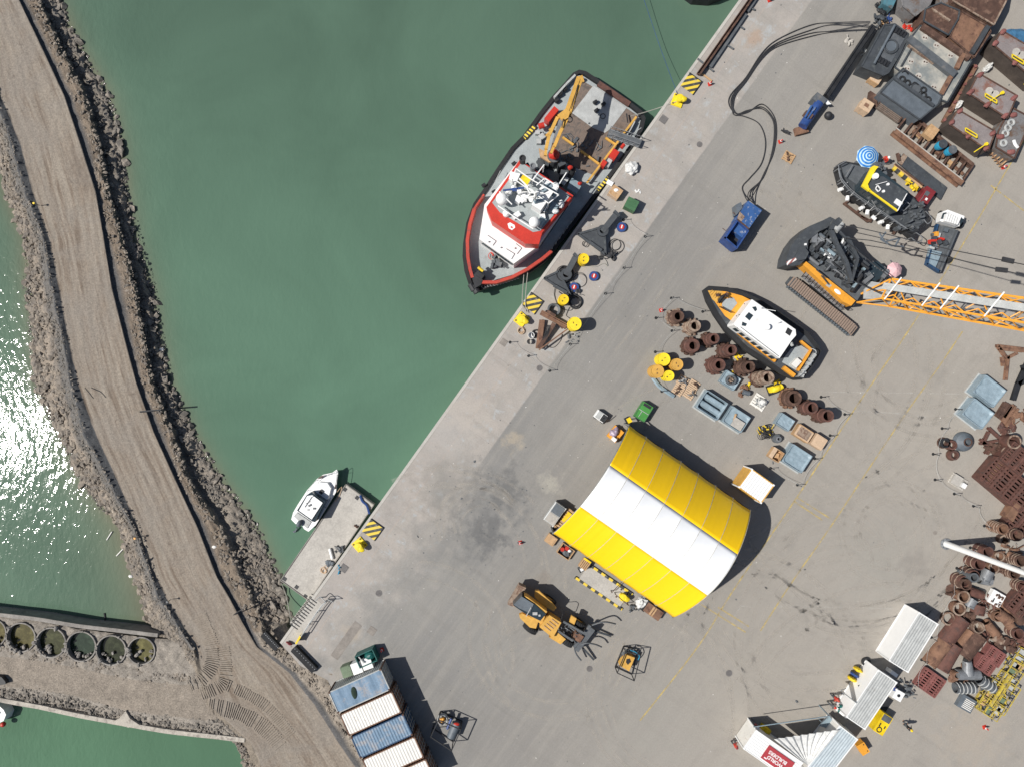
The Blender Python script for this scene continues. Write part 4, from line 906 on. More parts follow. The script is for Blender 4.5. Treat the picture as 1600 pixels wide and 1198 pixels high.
# ---- grey workboat on trestles, amid the yard
gb = thing('grey_boat', 'dark grey workboat with a yellow edged wheelhouse, propped up ashore', 'boat', W(1380, 310, 0), ang(1430, 350, 1312, 258))
S = lambda b, n, m, par=None, sm=False: b.build(n, m, par or gb, world=True, smooth=sm)
GH = [(1307, 262), (1311, 254), (1318, 251), (1345, 256), (1362, 266), (1395, 282), (1420, 300), (1445, 325), (1452, 340), (1450, 350), (1430, 366), (1418, 362), (1380, 340), (1350, 320), (1322, 300), (1313, 285)]
b = B().pp(shrink(GH, .25), .3, 1.1); b.pp(shrink(GH, .02), 1.1, 2.1, 0); S(b, 'hull', 'black')
b = B().pp(shrink(GH, .07), 2.1, 2.15); S(b, 'deck', 'char')
b = B().pp([(1315, 262), (1330, 257), (1358, 264), (1349, 282), (1346, 294), (1322, 277)], 2.15, 2.5); S(b, 'foredeck', 'dkgrey')
b = B()
for off in (0, 6): bars(b, 2.1, 1.0, [(1310, 258 + off), (1316, 280 + off * .7), (1340, 305 + off * .5), (1385, 335 + off * .4), (1418, 358)], .07)
L(b, 3.1, .08, (1311, 258), (1322, 252)); L(b, 3.1, .08, (1321, 277), (1332, 258)); L(b, 3.0, .06, (1380, 330), (1392, 322)); L(b, 3.2, .06, (1362, 313), (1372, 330)); S(b, 'rail', 'steel')
b = B().pp([(1351, 282), (1364, 263), (1372, 264), (1420, 300), (1402, 331), (1352, 294)], 2.1, 4.2); wh = S(b, 'wheelhouse', 'glass')
b = B().pp([(1349, 287), (1362, 261), (1366, 259), (1373, 261), (1369, 265), (1356, 288), (1358, 294), (1361, 297), (1358, 299), (1347, 291)], 4.15, 4.42); L(b, 4.34, .16, (1358, 298), (1402, 330)); S(b, 'roof_edge', 'yellow_bright', wh)
b = B().pp([(1358, 288), (1366, 276), (1380, 276), (1419, 302), (1400, 327), (1360, 296)], 4.2, 4.3); S(b, 'roof', 'char', wh)
b = B(); pcyl(b, 1369, 275, 4.3, .3, .35, 12); pcyl(b, 1388, 288, 4.3, .14, .15); pcyl(b, 1381, 299, 4.3, .14, .15); L(b, 4.6, .05, (1368, 289), (1386, 284)); pbox(b, 1404, 317, 4.3, .8, .5, .1, -.6)
L(b, 4.5, .09, (1371, 290), (1376, 296), (1372, 300), (1368, 295), (1371, 290)); L(b, 4.5, .07, (1417, 303), (1402, 330)); S(b, 'roof_fitting', 'white', wh)
b = B(); q = random.Random(9)
for i in range(40): pbox(b, 1425 + q.uniform(-20, 22), 332 + q.uniform(-16, 26), 2.1, q.uniform(.1, .6), q.uniform(.08, .3), q.uniform(.2, .9), q.uniform(0, 3))
for i in range(14): pbox(b, 1378 + q.uniform(-10, 6), 264 + q.uniform(-9, 8), 2.1, q.uniform(.2, .5), q.uniform(.15, .4), q.uniform(.3, 1.6), q.uniform(0, 3))
S(b, 'deck_gear', 'dkgrey')
b = B(); bars(b, 1.2, 1.2, [(1447, 331), (1456, 342), (1450, 350), (1444, 344)], .08); bars(b, 1.2, 1.1, [(1424, 372), (1436, 380), (1441, 372), (1432, 364)], .08); L(b, 3.0, .07, (1412, 312), (1422, 320), (1412, 330), (1402, 322)); L(b, 3.0, .06, (1417, 316), (1407, 326)); S(b, 'stern_ladder', 'steel')
b = B().pp([(1414, 345), (1432, 362), (1428, 374), (1412, 360)], .9, 1.7); b.pp([(1434, 328), (1452, 338), (1446, 350), (1430, 338)], .9, 1.7); S(b, 'stern_platform', 'black')
for x, y in ((1314, 296), (1325, 310), (1347, 325), (1356, 332), (1366, 340), (1377, 347), (1388, 355)):
    b = B(); p = W(x, y, 1.8); b.hcyl(p.x, p.y, 1.7, .20, .5, R(50) + x * .1, 10); b.sphere(p.x, p.y, 1.7, .22, 10, 6); b.beam((p.x, p.y, 1.8), (p.x + .3, p.y + .5, 2.6), .03); S(b, 'side_fender', 'white', None, True)
b = B()
for x0, y0, x1, y1 in ((1318, 318, 1356, 347), (1345, 338, 1361, 347)): L(b, .25, .22, (x0, y0), (x1, y1)); 
L(b, .3, .2, (1318, 319), (1340, 306)); L(b, .3, .2, (1356, 346), (1372, 338)); L(b, .3, .2, (1338, 332), (1352, 322)); L(b, .3, .25, (1395, 366), (1405, 352))
S(b, 'trestle', 'rust')
def umbrella(name, label, x, y, r, mt, z=2.3):
    p = W(x, y, z + .3); t = thing(name, label, 'umbrella', (p.x, p.y, 0)); n = 8; bb = B(); vs = []
    for k, (rr, zz) in enumerate(((0.02, z + .45), (r * .5, z + .28), (r, z))):
        for i in range(n): a_ = 2 * math.pi * (i + .3) / n; vs.append((rr * math.cos(a_), rr * math.sin(a_), zz))
    o = len(vs); fs = [(k * n + i, k * n + (i + 1) % n, (k + 1) * n + (i + 1) % n, (k + 1) * n + i) for k in range(2) for i in range(n)] + [tuple(range(n))]
    bb.add(vs, fs); bb.add([(a_, b_, c_ - .02) for a_, b_, c_ in vs], [f[::-1] for f in fs[:-1]]); bb.build('canopy', mt, t)
    B().tube([(0, 0, 0), (0, 0, z + .5)], .03, 6).build('pole', 'steel', t); B().cyl(0, 0, 0, .3, .1, 12).build('base', 'dkgrey', t)
m, nt, bs = newmat('blue_rings'); tc = nt.nodes.new('ShaderNodeTexCoord'); sp = nt.nodes.new('ShaderNodeSeparateXYZ'); nt.links.new(tc.outputs['Object'], sp.inputs[0])
rr = math_n(nt, 'SQRT', math_n(nt, 'ADD', math_n(nt, 'POWER', sp.outputs[0], 2), math_n(nt, 'POWER', sp.outputs[1], 2)))
nt.links.new(mixc(nt, math_n(nt, 'GREATER_THAN', math_n(nt, 'FRACT', math_n(nt, 'MULTIPLY', rr, 3.6)), .42), (.45, .62, .72), (.02, .18, .52)), bs.inputs['Base Color'])
umbrella('parasol', 'blue and white ringed parasol beside the grey workboat', 1358, 244, 1.22, 'blue_rings')
umbrella('parasol', 'pale pink parasol at the foot of the crane boom', 1400, 421, .82, 'pink')
# ================================================================== THINGS ON THE QUAY APRON
def quay_bollard(x, y, rz, label):
    p = W(x, y, .3); t = thing('bollard', label, 'bollard', (p.x, p.y, 0), rz, 'yellow mooring bollards')
    b = B().box(0, 0, 0, 1.25, 1.35, .14, 0, .06); b.build('base_plate', 'yellow_bright', t)
    b = B()
    for sx, sy in ((-.42, .48), (-.42, -.48), (.42, .48)): b.cyl(sx, sy, .14, .09, .06, 10)
    b.build('bolt', 'rust', t)
    b = B().lathe((.05, 0, 0), [(.36, .14), (.30, .3), (.28, .55), (.40, .66), (.44, .78), (.38, .90), (.0001, .93)], 18); b.blob(.38, .05, .72, .48, .36, .20, 2, .15, 12, 6); b.build('horn', 'yellow_bright', t, smooth=True)
    return t
quay_bollard(561, 851, R(-50), 'yellow mooring bollard beside the pontoon, nearest the stairs')
quay_bollard(815, 499, R(-40), 'yellow mooring bollard near the workboat bow with ropes on it')
quay_bollard(1060, 156, R(-20), 'yellow mooring bollard holding the workboat stern rope')
def plate(x, y, label):
    p = W(x, y, .1); t = thing('striped_plate', label, 'plate', (p.x, p.y, 0), A, 'striped plates on the apron'); b = B().box(0, 0, 0, 1.62, 1.62, .10); b.build('top', 'hazard', t)
    b = B().box(0, -.85, 0, 1.78, .07, .16).box(.85, 0, 0, .07, 1.7, .16); b.build('edging', 'black', t)
mm = MT['hazard'].node_tree
for n_ in mm.nodes:
    if n_.type == 'MAPPING': n_.inputs['Rotation'].default_value = (0, 0, R(42))
plate(582, 827, 'black and yellow striped square plate above the pontoon bollard')
plate(832, 474, 'black and yellow striped square plate near the workboat bow')
plate(1080, 131, 'black and yellow striped square plate at the end of the long steel beams')
def cover(x, y, r, label, mt='manhole'):
    p = W(x, y); b = B().lathe((0, 0, 0), [(r, 0), (r, .02), (r * .9, .025), (r * .85, .015), (.0001, .015)], 22)
    for i in range(-3, 4): l = math.sqrt(max(.01, .64 - (i / 4) ** 2)) * r; b.box(i * r / 4.2, 0, .012, r * .1, l * 1.8, .015)
    solo(b, 'manhole_cover', mt, label, 'manhole cover', (p.x, p.y, 0), R(20), 'round manhole covers')
cover(592, 926, .36, 'round manhole cover near the stair end of the apron'); cover(1093, 226, .32, 'round manhole cover inland of the workboat stern'); cover(921, 1044, .33, 'round manhole cover below the wheel loader forks')
cover(1139, 1051, .36, 'round manhole cover in the open yard right of the yellow compressor'); cover(843, 575, .33, 'round pale cover below the rusty anchor'); cover(1461, 832, .22, 'small round cover beside the light mast', 'patch')
def hatch(x, y, s, label, mt='manhole'):
    p = W(x, y); b = B().box(0, 0, 0, s, s, .015).box(0, 0, .015, s * .88, s * .88, .012); solo(b, 'service_hatch', mt, label, 'hatch', (p.x, p.y, 0), A)
hatch(537.5, 887, .82, 'square steel hatch on the apron below the pontoon bollard'); hatch(1037, 187, .82, 'square steel hatch beside the upper yellow bollard'); hatch(787, 535, .72, 'pale square hatch near the rusty anchor', 'patch'); hatch(581, 985, .85, 'square patch hatch above the teal skip', 'patch')
b = B().box(0, 0, .002, 4.6, .95, .012); p = W(541, 1000); solo(b, 'paving_patch', 'patch', 'long rectangular grey patch let into the apron above the containers', 'patch', (p.x, p.y, 0), A)
p = W(531, 888); solo(scrap(6, .2, .3, .01, 3, .8, .1, .3), 'rope_scrap', 'cyan', 'small blue scrap beside the lower square hatch', 'scrap', (p.x, p.y, 0))
# cones
def cone(x, y, label, mt='red'):
    p = W(x, y); t = thing('traffic_cone', label, 'cone', (p.x, p.y, 0), .3, 'traffic cones'); B().lathe((0, 0, .04), [(.17, 0), (.05, .62), (.0001, .63)], 12).build('cone', mt, t); B().box(0, 0, 0, .42, .42, .04).build('base', mt, t)
    B().ring(0, 0, .3, .125, .09, .12, 12).build('band', 'white', t)
for x, y, l in ((1109, 132, 'red traffic cone beside the end of the long steel beams'), (1219, 222, 'red traffic cone below the blue piling hammer'), (813, 847, 'red traffic cone alone left of the tent'), (1567, 262, 'red and white cone by the yellow line below the big pontoons'),
                (1202, 1, 'red traffic cone at the top edge above the long beams'), (1538, 1135, 'red cone near the lower right corner'), (1033, 485, 'red cone beside the topmost rusty casing'), (597, 1014, 'dark red cone beside the teal skip')): cone(x, y, l)
# stairs
st = thing('stairs', 'concrete stair flight down the quay edge with a steel handrail', 'stairs', W(478, 968), A)
b = B()
for i in range(11):
    t_ = i / 10; c0 = (461 + 30 * t_, 975 - 41 * t_)
    q = W(c0[0] + 0, c0[1], -1.6 + .15 * (10 - i)); b.box(q.x, q.y, -2.6, .34, 1.15, 1.0 + .15 * (10 - i) - .02, A)
b.build('tread', 'concrete', st, True)
b = B()
for i in range(11): c0 = (459 + 30 * i / 10, 978 - 41 * i / 10); q = W(c0[0], c0[1]); b.box(q.x, q.y, .012, .10, 1.05, .03, A)
b.build('step_edge', 'black', st, True)
b = B().pp([(443, 1003), (470, 966), (492, 935), (507, 945), (470, 992), (458, 1008)], 0, .012); b.build('landing', 'concrete', st, True)
b = B(); bars(b, 0, 1.0, [(470, 994), (484, 972), (501, 947), (509, 940)], .09); bars(b, 0, .5, [(471, 994), (485, 973), (501, 949), (509, 941)], .06); bars(b, 0, 1.0, [(509, 940), (500, 932), (493, 938)], .07); bars(b, 0, 1.0, [(512, 936), (520, 940)], .07); b.build('handrail', 'ltgrey', st, True)
p = W(470, 994); b = B().box(0, 0, 0, .9, .12, .85).box(0, 0, .85, 1.0, .2, .06); solo(b, 'barrier_board', 'yellow', 'yellow barrier board at the foot of the stair handrail', 'barrier', (p.x, p.y, 0), R(60))
p = W(453, 1003); b = B().blob(0, 0, .25, .4, .14, .22, 2, .2); solo(b, 'lifebuoy_case', 'maroon', 'dark red lifebuoy case at the quay corner', 'case', (p.x, p.y, 0), R(-30))
for (x0, y0, x1, y1), l in (((460, 1010, 494, 1045), 'long black rubber dock fender lying at the quay corner'), ((410, 990, 433, 1014), 'black rubber dock fender beside the dirt road')):
    q = W((x0 + x1) / 2, (y0 + y1) / 2); t = thing('dock_fender', l, 'fender', (q.x, q.y, 0 if x0 > 430 else -.6), ang(x0, y0, x1, y1)); ll = math.hypot(x1 - x0, y1 - y0) / PPM
    B().box(0, 0, 0, ll, .8, .5, 0, .03).build('body', 'rubber', t); b = B()
    for i in range(10): b.cyl(-ll / 2 + ll * (i + .5) / 10, .15, .5, .05, .02, 8)
    b.build('bolt_hole', 'steel', t)
# steel beams on sleepers
for k, (x0, y0, x1, y1, mt, l) in enumerate(((1091, 116, 1180, -12, 'rust', 'long rusty steel beam along the quay edge, the outer one'), (1110, 105, 1166, 22, 'dkgrey', 'grey steel beam beside the long rusty one, lower piece'), (1168, 18, 1184, -6, 'dkgrey', 'short grey steel beam at the top edge by the quay'))):
    a0, a1 = W(x0, y0, .3), W(x1, y1, .3); d = (a1 - a0).normalized(); n_ = Vector((-d.y, d.x, 0)); b = B()
    b.beam(a0, a1, .34, .04); b.beam(a0 + Vector((0, 0, -.26)), a1 + Vector((0, 0, -.26)), .34, .04); b.beam(a0 + Vector((0, 0, -.13)), a1 + Vector((0, 0, -.13)), .05, .24)
    if k == 0: b.beam(a0 + n_ * -.22 + Vector((0, 0, .1)), a1 + n_ * -.22 + Vector((0, 0, .1)), .10, .5); b.beam(a0 + n_ * .14 + Vector((0, 0, .1)), a1 + n_ * .14 + Vector((0, 0, .1)), .08, .3)
    c_ = (a0 + a1) / 2; solo(b, 'steel_beam', mt, l, 'beam', (c_.x, c_.y, 0), world=True)
for i, (x0, y0, x1, y1) in enumerate(((1090, 92, 1115, 112), (1130, 67, 1146, 77), (1157, 42, 1163, 46), (1172, 13, 1180, 16), (1096, 115, 1112, 127))):
    a0, a1 = W(x0, y0, .12), W(x1, y1, .12); b = B().beam(a0, a1, .16, .12)
    solo(b, 'sleeper', 'dkgrey' if i < 4 else 'wood', ['thin sleeper under the end of the long steel beams', 'thin sleeper sticking out under the grey beam, middle', 'thin sleeper under the grey beam, upper', 'short sleeper near the top edge beams', 'thin loose timber beside the striped plate'][i], 'sleeper', (a0.x, a0.y, 0), world=True)
# anchors
def anchor(pts, shank, z, mt, label, extra):
    c_ = W(sum(p[0] for p in pts) / len(pts), sum(p[1] for p in pts) / len(pts)); t = thing('anchor', label, 'anchor', (c_.x, c_.y, 0), 0)
    n = len(pts); b = B()
    for i in range(n - 1): pass
    b.pp(pts[:3], z * .45, z * .6); b.build('fluke', mt, t, True)
    b = B(); L(b, z * .62, .22, pts[0], pts[1], pts[2], pts[0]); L(b, z * .7, .3, *extra); b.build('fluke_rim', mt, t, True)
    b = B().beam(W(*shank[0], z), W(*shank[1], z * .8), .62, .35); b.ring(*W(*shank[1], z * .5), .62, .34, .5, 18); b.beam(W(*shank[0], z), W(shank[0][0] + 3, shank[0][1] - 3, z), .8, .5); b.build('shank', mt, t, True)
    b = scrap(16, 1.0, .5, .5, int(c_.x * 10), .7, .2, .8); b.v = [(v[0] + W(*pts[2]).x, v[1] + W(*pts[2]).y, v[2]) for v in b.v]; b.build('chain', 'wire', t, True)
anchor([(903, 366), (944, 354), (946, 398)], ((962, 336), (941, 362)), 1.0, 'char', 'black triangular anchor, the upper of two, beside the workboat', [(920, 378), (940, 392)])
anchor([(850, 435), (873, 424), (891, 462)], ((899, 402), (884, 430)), 1.0, 'char', 'black triangular anchor, the lower of two, under a cable coil', [(865, 446), (886, 458)])
t = thing('anchor', 'rusty brown anchor with bent flukes and hoses by the lower bollard', 'anchor', W(862, 510)); b = B()
b.beam(W(845, 488, .7), W(885, 510, .5), .55, .3); L(b, .8, .14, (846, 488), (890, 512), (842, 547)); b.beam(W(847, 500, .4), W(841, 545, .3), .6, .16); b.build('fluke', 'rust_lt', t, True)
b = B().beam(W(866, 505, .8), W(842, 544, .3), .45, .3); b.beam(W(855, 486, .9), W(868, 494, .9), .25).beam(W(866, 500, .4), W(880, 513, .4), .3, .1); b.build('shank', 'rust', t, True)
b = B()
for k in range(5): b.tube(smooth_px([(856 + k, 508, .9), (850 + k * 1.5, 525, .7), (841 + k * 2, 545, .3)], 5), .035, 5)
b.build('hose_bundle', 'wire', t, True)
# drums, reels and coils
def drum(x, y, r, h, mt, label, group='yellow drum buoys', lid=True, cat_='drum'):
    h *= 1.25
    p = W(x, y, h); t = thing('drum', label, cat_, (p.x, p.y, 0), random.random() * 3, group); B().cyl(0, 0, 0, r, h, 24).build('shell', mt, t)
    b = B().ring(0, 0, h - .04, r + .02, r - .05, .08, 24).ring(0, 0, h * .5, r + .02, r - .02, .06, 24); b.build('hoop', mt, t)
    b = B().box(.15, .1, h, .2, .06, .04).box(-.2, -.1, h, .12, .12, .04, .5); b.build('lifting_eye', 'rust', t); return t
drum(912, 404.5, .56, 1.35, 'yellow', 'yellow drum between the two black anchors'); drum(880.5, 468, .54, 1.3, 'yellow', 'yellow drum beside the lower black anchor'); drum(898, 506, .70, 1.75, 'yellow_bright', 'largest yellow drum at the tip of the rusty anchor')
drum(1037, 561.5, .68, 1.3, 'yellow_bright', 'bright yellow drum, topmost left of the four', 'four yellow drums by the casings'); drum(1058, 569.5, .62, 1.6, 'amber', 'faded orange yellow drum, rightmost of the four', 'four yellow drums by the casings')
drum(1027, 580, .70, 1.5, 'amber', 'faded orange yellow drum, leftmost of the four', 'four yellow drums by the casings'); drum(1045, 587, .56, 1.5, 'yellow_bright', 'bright yellow drum, lowest of the four', 'four yellow drums by the casings')
def reel(x, y, label):
    p = W(x, y, .3); t = thing('cable_reel', label, 'reel', (p.x, p.y, 0), .4, 'blue reels with red hubs'); B().ring(0, 0, 0, .52, .26, .32, 22).build('rim', 'blue', t); B().cyl(0, 0, 0, .27, .38, 16).build('hub', 'red', t); B().box(0, .02, .38, .38, .12, .03, .9).build('strap', 'white', t)
reel(971.5, 355, 'blue reel with a red hub at the tip of the upper black anchor'); reel(928, 431.5, 'blue reel with a red hub standing alone between the drums'); reel(897, 449, 'darker blue reel resting against the lower black anchor')
def coil(x, y, r, z, n, t_, mt, label, name='cable_coil', sp=.12):
    p = W(x, y, z); bb = B(); q = random.Random(int(x))
    for i in range(n): bb.torus(q.uniform(-1, 1) * sp, q.uniform(-1, 1) * sp, t_ + i * t_ * 1.2, r * q.uniform(.8, 1.05), t_, 26, 5, ry=q.uniform(-.06, .06))
    solo(bb, name, mt, label, 'coil', (p.x, p.y, 0))
coil(883.5, 428, .82, .9, 9, .055, 'wire', 'big black cable coil heaped on the lower black anchor'); coil(866, 483.5, .66, .5, 9, .06, 'dkgrey', 'round dark cable coil beside the striped plate'); coil(899, 472, .70, .2, 6, .04, 'wire', 'thin black hose coil right of the lower yellow drum')
coil(961, 382, .72, .1, 2, .03, 'wire', 'loose black hose loop, the inner of two beside the upper anchor', sp=.05); coil(965, 385, .78, .1, 2, .03, 'wire', 'loose black hose loop, the outer of two beside the upper anchor', sp=.1); coil(815, 516, .33, .1, 5, .04, 'wood_pale', 'small pale rope coil beside the lower bollard'); coil(906, 438, .8, .1, 2, .03, 'wire', 'open hose loop between the lower anchor and the lone reel', sp=.05)
coil(837, 521, .42, .2, 5, .04, 'wire', 'dark rope coil beside the white bucket'); coil(915, 382, .3, .1, 2, .03, 'wire', 'small hose loop left of the upper anchor')
rope('hose', [(923, 403, 1.1), (912, 414, .1), (930, 417, .05), (943, 412, .05), (949, 416, .1), (947, 408, .1), (940, 400, .1)], .035, 'rope', 'pale hose running from the middle yellow drum round a red joint', 'hose')
rope('hose', [(868, 447, .2), (866, 460, .1), (871, 475, .05), (880, 483, .05), (892, 485, .05), (897, 478, .1)], .035, 'wire', 'thin hose curving round the lower yellow drum', 'hose')
rope('hose', [(852, 540, .2), (865, 543, .05), (876, 532, .05), (878, 522, .1)], .035, 'wire', 'hose loop lying right of the rusty anchor', 'hose'); rope('hose', [(890, 480, .1), (885, 492, .05), (888, 496, .05), (893, 500, .3)], .03, 'wire', 'short hose leading to the largest yellow drum', 'hose')
for x, y, r, mt, l in ((830, 524, .36, 'white', 'white bucket near the lower bollard'), (827, 534, .30, 'concrete', 'pale bucket beside the white one')):
    p = W(x, y, .5); t = thing('bucket', l, 'bucket', (p.x, p.y, 0)); B().lathe((0, 0, 0), [(r * .8, 0), (r, .5), (r * .92, .5), (r * .75, .1), (.0001, .08)], 18).build('pail', mt, t); B().torus(0, 0, .5, r * .9, .02, 16, 4, 0, .5).build('handle', 'steel', t)
p = W(895, 527, .2); solo(scrap(14, .55, .4, .2, 8), 'shackle_heap', 'steel', 'heap of shackles and blue strapping under the largest yellow drum', 'shackles', (p.x, p.y, 0))
def crate_box(name, label, cat_, x, y, sx, sy, h, rz, mt, top=None, grp=None, planks=4, ribs=True, z=0):
    p = W(x, y, z + h); t = thing(name, label, cat_, (p.x, p.y, z), rz, grp); b = B().box(0, 0, .1, sx, sy, h - .1); b.build('body', mt, t)
    b = B()
    for i in (-1, 0, 1): b.box(i * (sx / 2 - .08), 0, 0, .12, sy, .1)
    b.build('skid', 'wood', t)
    if ribs:
        b = B()
        for i in range(planks): b.box(0, -sy / 2 + sy * (i + .5) / planks, h, sx * 1.02, sy / planks * .86, .025)
        b.build('lid', top or mt, t)
    return t
crate_box('wooden_crate', 'plywood crate by the workboat stern with cardboard on top', 'crate', 962, 300, 1.2, 1.15, .9, R(-35), 'wood_pale', 'wood', None, 2); crate_box('wooden_box', 'small white box at the quay edge beside the plywood crate', 'box', 953, 286, .7, .5, .2, R(-30), 'white', 'white', None, 1)
p = W(963, 297, 1.0); solo(B().blob(0, 0, 0, .25, .18, .06, 1, .3), 'paper_bag', 'white', 'scrap of white paper on the plywood crate lid', 'paper', (p.x, p.y, .95))
t = crate_box('metal_box', 'dark green steel box with a lid on the apron', 'box', 987, 319, 1.25, 1.2, 1.15, R(-27), 'green', 'green', None, 3)
def tarp(x, y, sx, sy, h, rz, mt, label, seed, amp=.35, cat_='tarpaulin', name='tarpaulin_bundle'):
    p = W(x, y, h); b = B().blob(0, 0, h * .35, sx / 2, sy / 2, h * .65, seed, amp, 28, 12, 0, 2.3); return solo(b, name, mt, label, cat_, (p.x, p.y, 0), rz)
tarp(988, 261, 1.5, 1.3, .7, R(50), 'tarp_white', 'crumpled white tarpaulin bundle at the quay edge', 3)
p = W(996, 299, .1); b = B().box(-.15, 0, 0, .14, .35, .1, .5).box(.1, .05, 0, .14, .35, .1, -.5).box(.3, -.1, 0, .1, .3, .08, .2); solo(b, 'loose_blocks', 'white', 'three small white blocks above the green steel box', 'blocks', (p.x, p.y, 0))
# chain posts round the enclosures
PN = [0]
def post_run(pts, where, closed=False, h=1.0):
    names = ['first', 'second', 'third', 'fourth', 'fifth', 'sixth', 'seventh', 'eighth', 'ninth', 'tenth', 'eleventh', 'twelfth']
    for i, (x, y) in enumerate(pts):
        p = W(x, y)
        l = '%s chain post of the run %s' % (names[i], where)
        if not PN[0]:
            t = thing('chain_post', l, 'post', (p.x, p.y, 0), 0, 'chain posts round the stored goods'); PN[0] = t
            B().cyl(0, 0, 0, .17, .07, 12, .12).build('base', 'rubber', t); B().tube([(0, 0, .07), (0, 0, 1.0)], .035, 6).build('shaft', 'black', t); B().sphere(0, 0, 1.03, .06, 8, 5).build('knob', 'black', t)
        else: dup(PN[0], (p.x, p.y, 0), 0, l)
    q = []; rn = list(pts) + ([pts[0]] if closed else [])
    for i in range(len(rn) - 1):
        a0, a1 = W(*rn[i]), W(*rn[i + 1])
        for k in range(8): t_ = k / 8; v = a0.lerp(a1, t_); v.z = .95 - .55 * 4 * t_ * (1 - t_); q.append(v)
    v = W(*rn[-1]); v.z = .95; q.append(v); l = W(*pts[0])
    solo(B().tube(q, .016, 4), 'barrier_chain', 'ltgrey', 'sagging pale chain hung ' + where, 'chain', (l.x, l.y, 0), world=True)
post_run([(974, 344), (1008, 370), (975, 419), (946, 459), (891, 538), (859, 579), (826, 556), (797, 535)], 'round the anchors on the apron')
post_run([(1098, 487), (1049, 466), (1025, 497), (1050, 517), (1024, 550), (1034, 611)], 'left of the rusty casings')
post_run([(1283, 620), (1320, 647), (1297, 680), (1273, 716), (1246, 757), (1204, 731)], 'right of the casings and crates')
post_run([(1493, 639), (1472, 669), (1458, 709), (1461, 749), (1491, 771), (1521, 790), (1538, 821)], 'round the blue boxes at the right')
post_run([(1516, 855), (1495, 887), (1483, 923), (1455, 995), (1440, 1030), (1427, 1066)], 'in front of the pipe pile')

# grit, splinters and drips scattered over the yard
q = random.Random(77); b = B()
for i in range(420):
    u, v = q.uniform(-6, 95), -abs(q.gauss(0, 30)) - 1
    if i < 120: x, y = q.gauss(760, 50), q.gauss(800, 55); u, v = q_px(x, y)
    p = Q(u, v); s_ = q.uniform(.02, .09) * (2.2 if q.random() < .06 else 1); b.blob(p.x, p.y, .01, s_, s_ * q.uniform(.3, 1), s_ * .4, i, .5, 6, 3, q.uniform(0, 3))
tag(b.build('yard_grit', 'dkgrey'), 'dark grit and splinters scattered over the concrete yard', 'grit', kind='stuff')
b = B()
for i in range(260):
    u, v = q.uniform(-6, 95), -abs(q.gauss(0, 34)) - 1; p = Q(u, v); s_ = q.uniform(.02, .08); b.blob(p.x, p.y, .01, s_, s_ * .6, s_ * .4, i, .5, 6, 3, q.uniform(0, 3))
tag(b.build('pale_chips', 'whitewash'), 'pale chips scattered over the concrete yard', 'grit', kind='stuff')
# ================================================================== CRANE, TENT, CONTAINERS, VEHICLES
pm('track', (.27, .205, .165), .8, var=.12, sc=.6, grain=.5)
cr = thing('crawler_crane', 'crawler crane with charcoal body, orange side panel and orange lattice boom', 'crane', W(1300, 410), ang(1230, 437, 1340, 523))
S = lambda b, n, m, par=None, sm=False: b.build(n, m, par or cr, world=True, smooth=sm)
td = R(-38.5); tu = Vector((math.cos(td), math.sin(td), 0)); tn = Vector((-tu.y, tu.x, 0))
for k, (x, y) in enumerate(((1287, 478), (1341, 412))):
    c0 = W(x, y, 1.15); c0.z = 0; LN, WD, HT = 9.3, 1.15, 1.15
    b = B(); prof = [(-LN / 2 + .5, .1), (LN / 2 - .5, .1), (LN / 2, .55), (LN / 2 - .5, 1.03), (-LN / 2 + .5, 1.03), (-LN / 2, .55)]
    vs = [c0 + tu * u + tn * s_ * (WD / 2 - .12) + Vector((0, 0, z)) for s_ in (-1, 1) for u, z in prof]; b.add(vs, [(0, 1, 2, 3, 4, 5), (11, 10, 9, 8, 7, 6)] + [(i, i + 6, (i + 1) % 6 + 6, (i + 1) % 6) for i in range(6)])
    tf = S(b, 'track_frame', 'char'); b = B()
    for i in range(34):
        u = -LN / 2 + .35 + i * (LN - .7) / 33; q = c0 + tu * u; e = max(0, abs(u) - LN / 2 + .8); b.box(q.x, q.y, 1.03 - e * .5, .205, WD, .10, td)
        b.box(q.x + tu.x * .04, q.y + tu.y * .04, 1.11 - e * .5, .05, WD * .9, .06, td)
    b.build('track_shoes', 'track', tf, True, whole=True); b = B()
    for i in range(26):
        q = c0 + tu * (-LN / 2 + .5 + i * (LN - 1) / 25) - tn * (WD / 2 + .03); b.box(q.x, q.y, .3, .2, .16, .5, td)
    b.build('rollers', 'slate', tf, True, whole=True)
b = B(); c0 = W(1308, 432, 1.0); b.cyl(c0.x, c0.y, .4, 1.7, .9, 20); b.box(c0.x, c0.y, .35, 3.2, 5.2, .6, td); S(b, 'undercarriage', 'black')
b = B().pp([(1252, 412), (1334, 478), (1347, 458), (1362, 436), (1352, 402), (1325, 372), (1300, 352), (1262, 372), (1245, 395)], 1.3, 2.5); S(b, 'slewing_deck', 'dkgrey')
b = B(); b.pp([(1228, 414), (1230, 400), (1238, 382), (1250, 366), (1266, 353), (1285, 345), (1297, 339), (1303, 342), (1301, 352), (1280, 362), (1263, 376), (1262, 392), (1262, 402), (1250, 414), (1238, 416)], 1.2, 3.6); b.pp([(1248, 390), (1258, 386), (1264, 395), (1259, 405), (1248, 408), (1243, 400)], 3.6, 3.9); cwt = S(b, 'counterweight', 'char', None)
b = B(); b.pp([(1229, 409), (1246, 401), (1247, 405), (1230, 415)], 3.6, 3.65); b.build('warning_stripe', 'redwhite', cwt, True)
b = B().pp([(1252, 411), (1260, 409), (1337, 470), (1330, 478), (1318, 472)], 1.5, 3.0); pan = S(b, 'side_panel', 'orange')
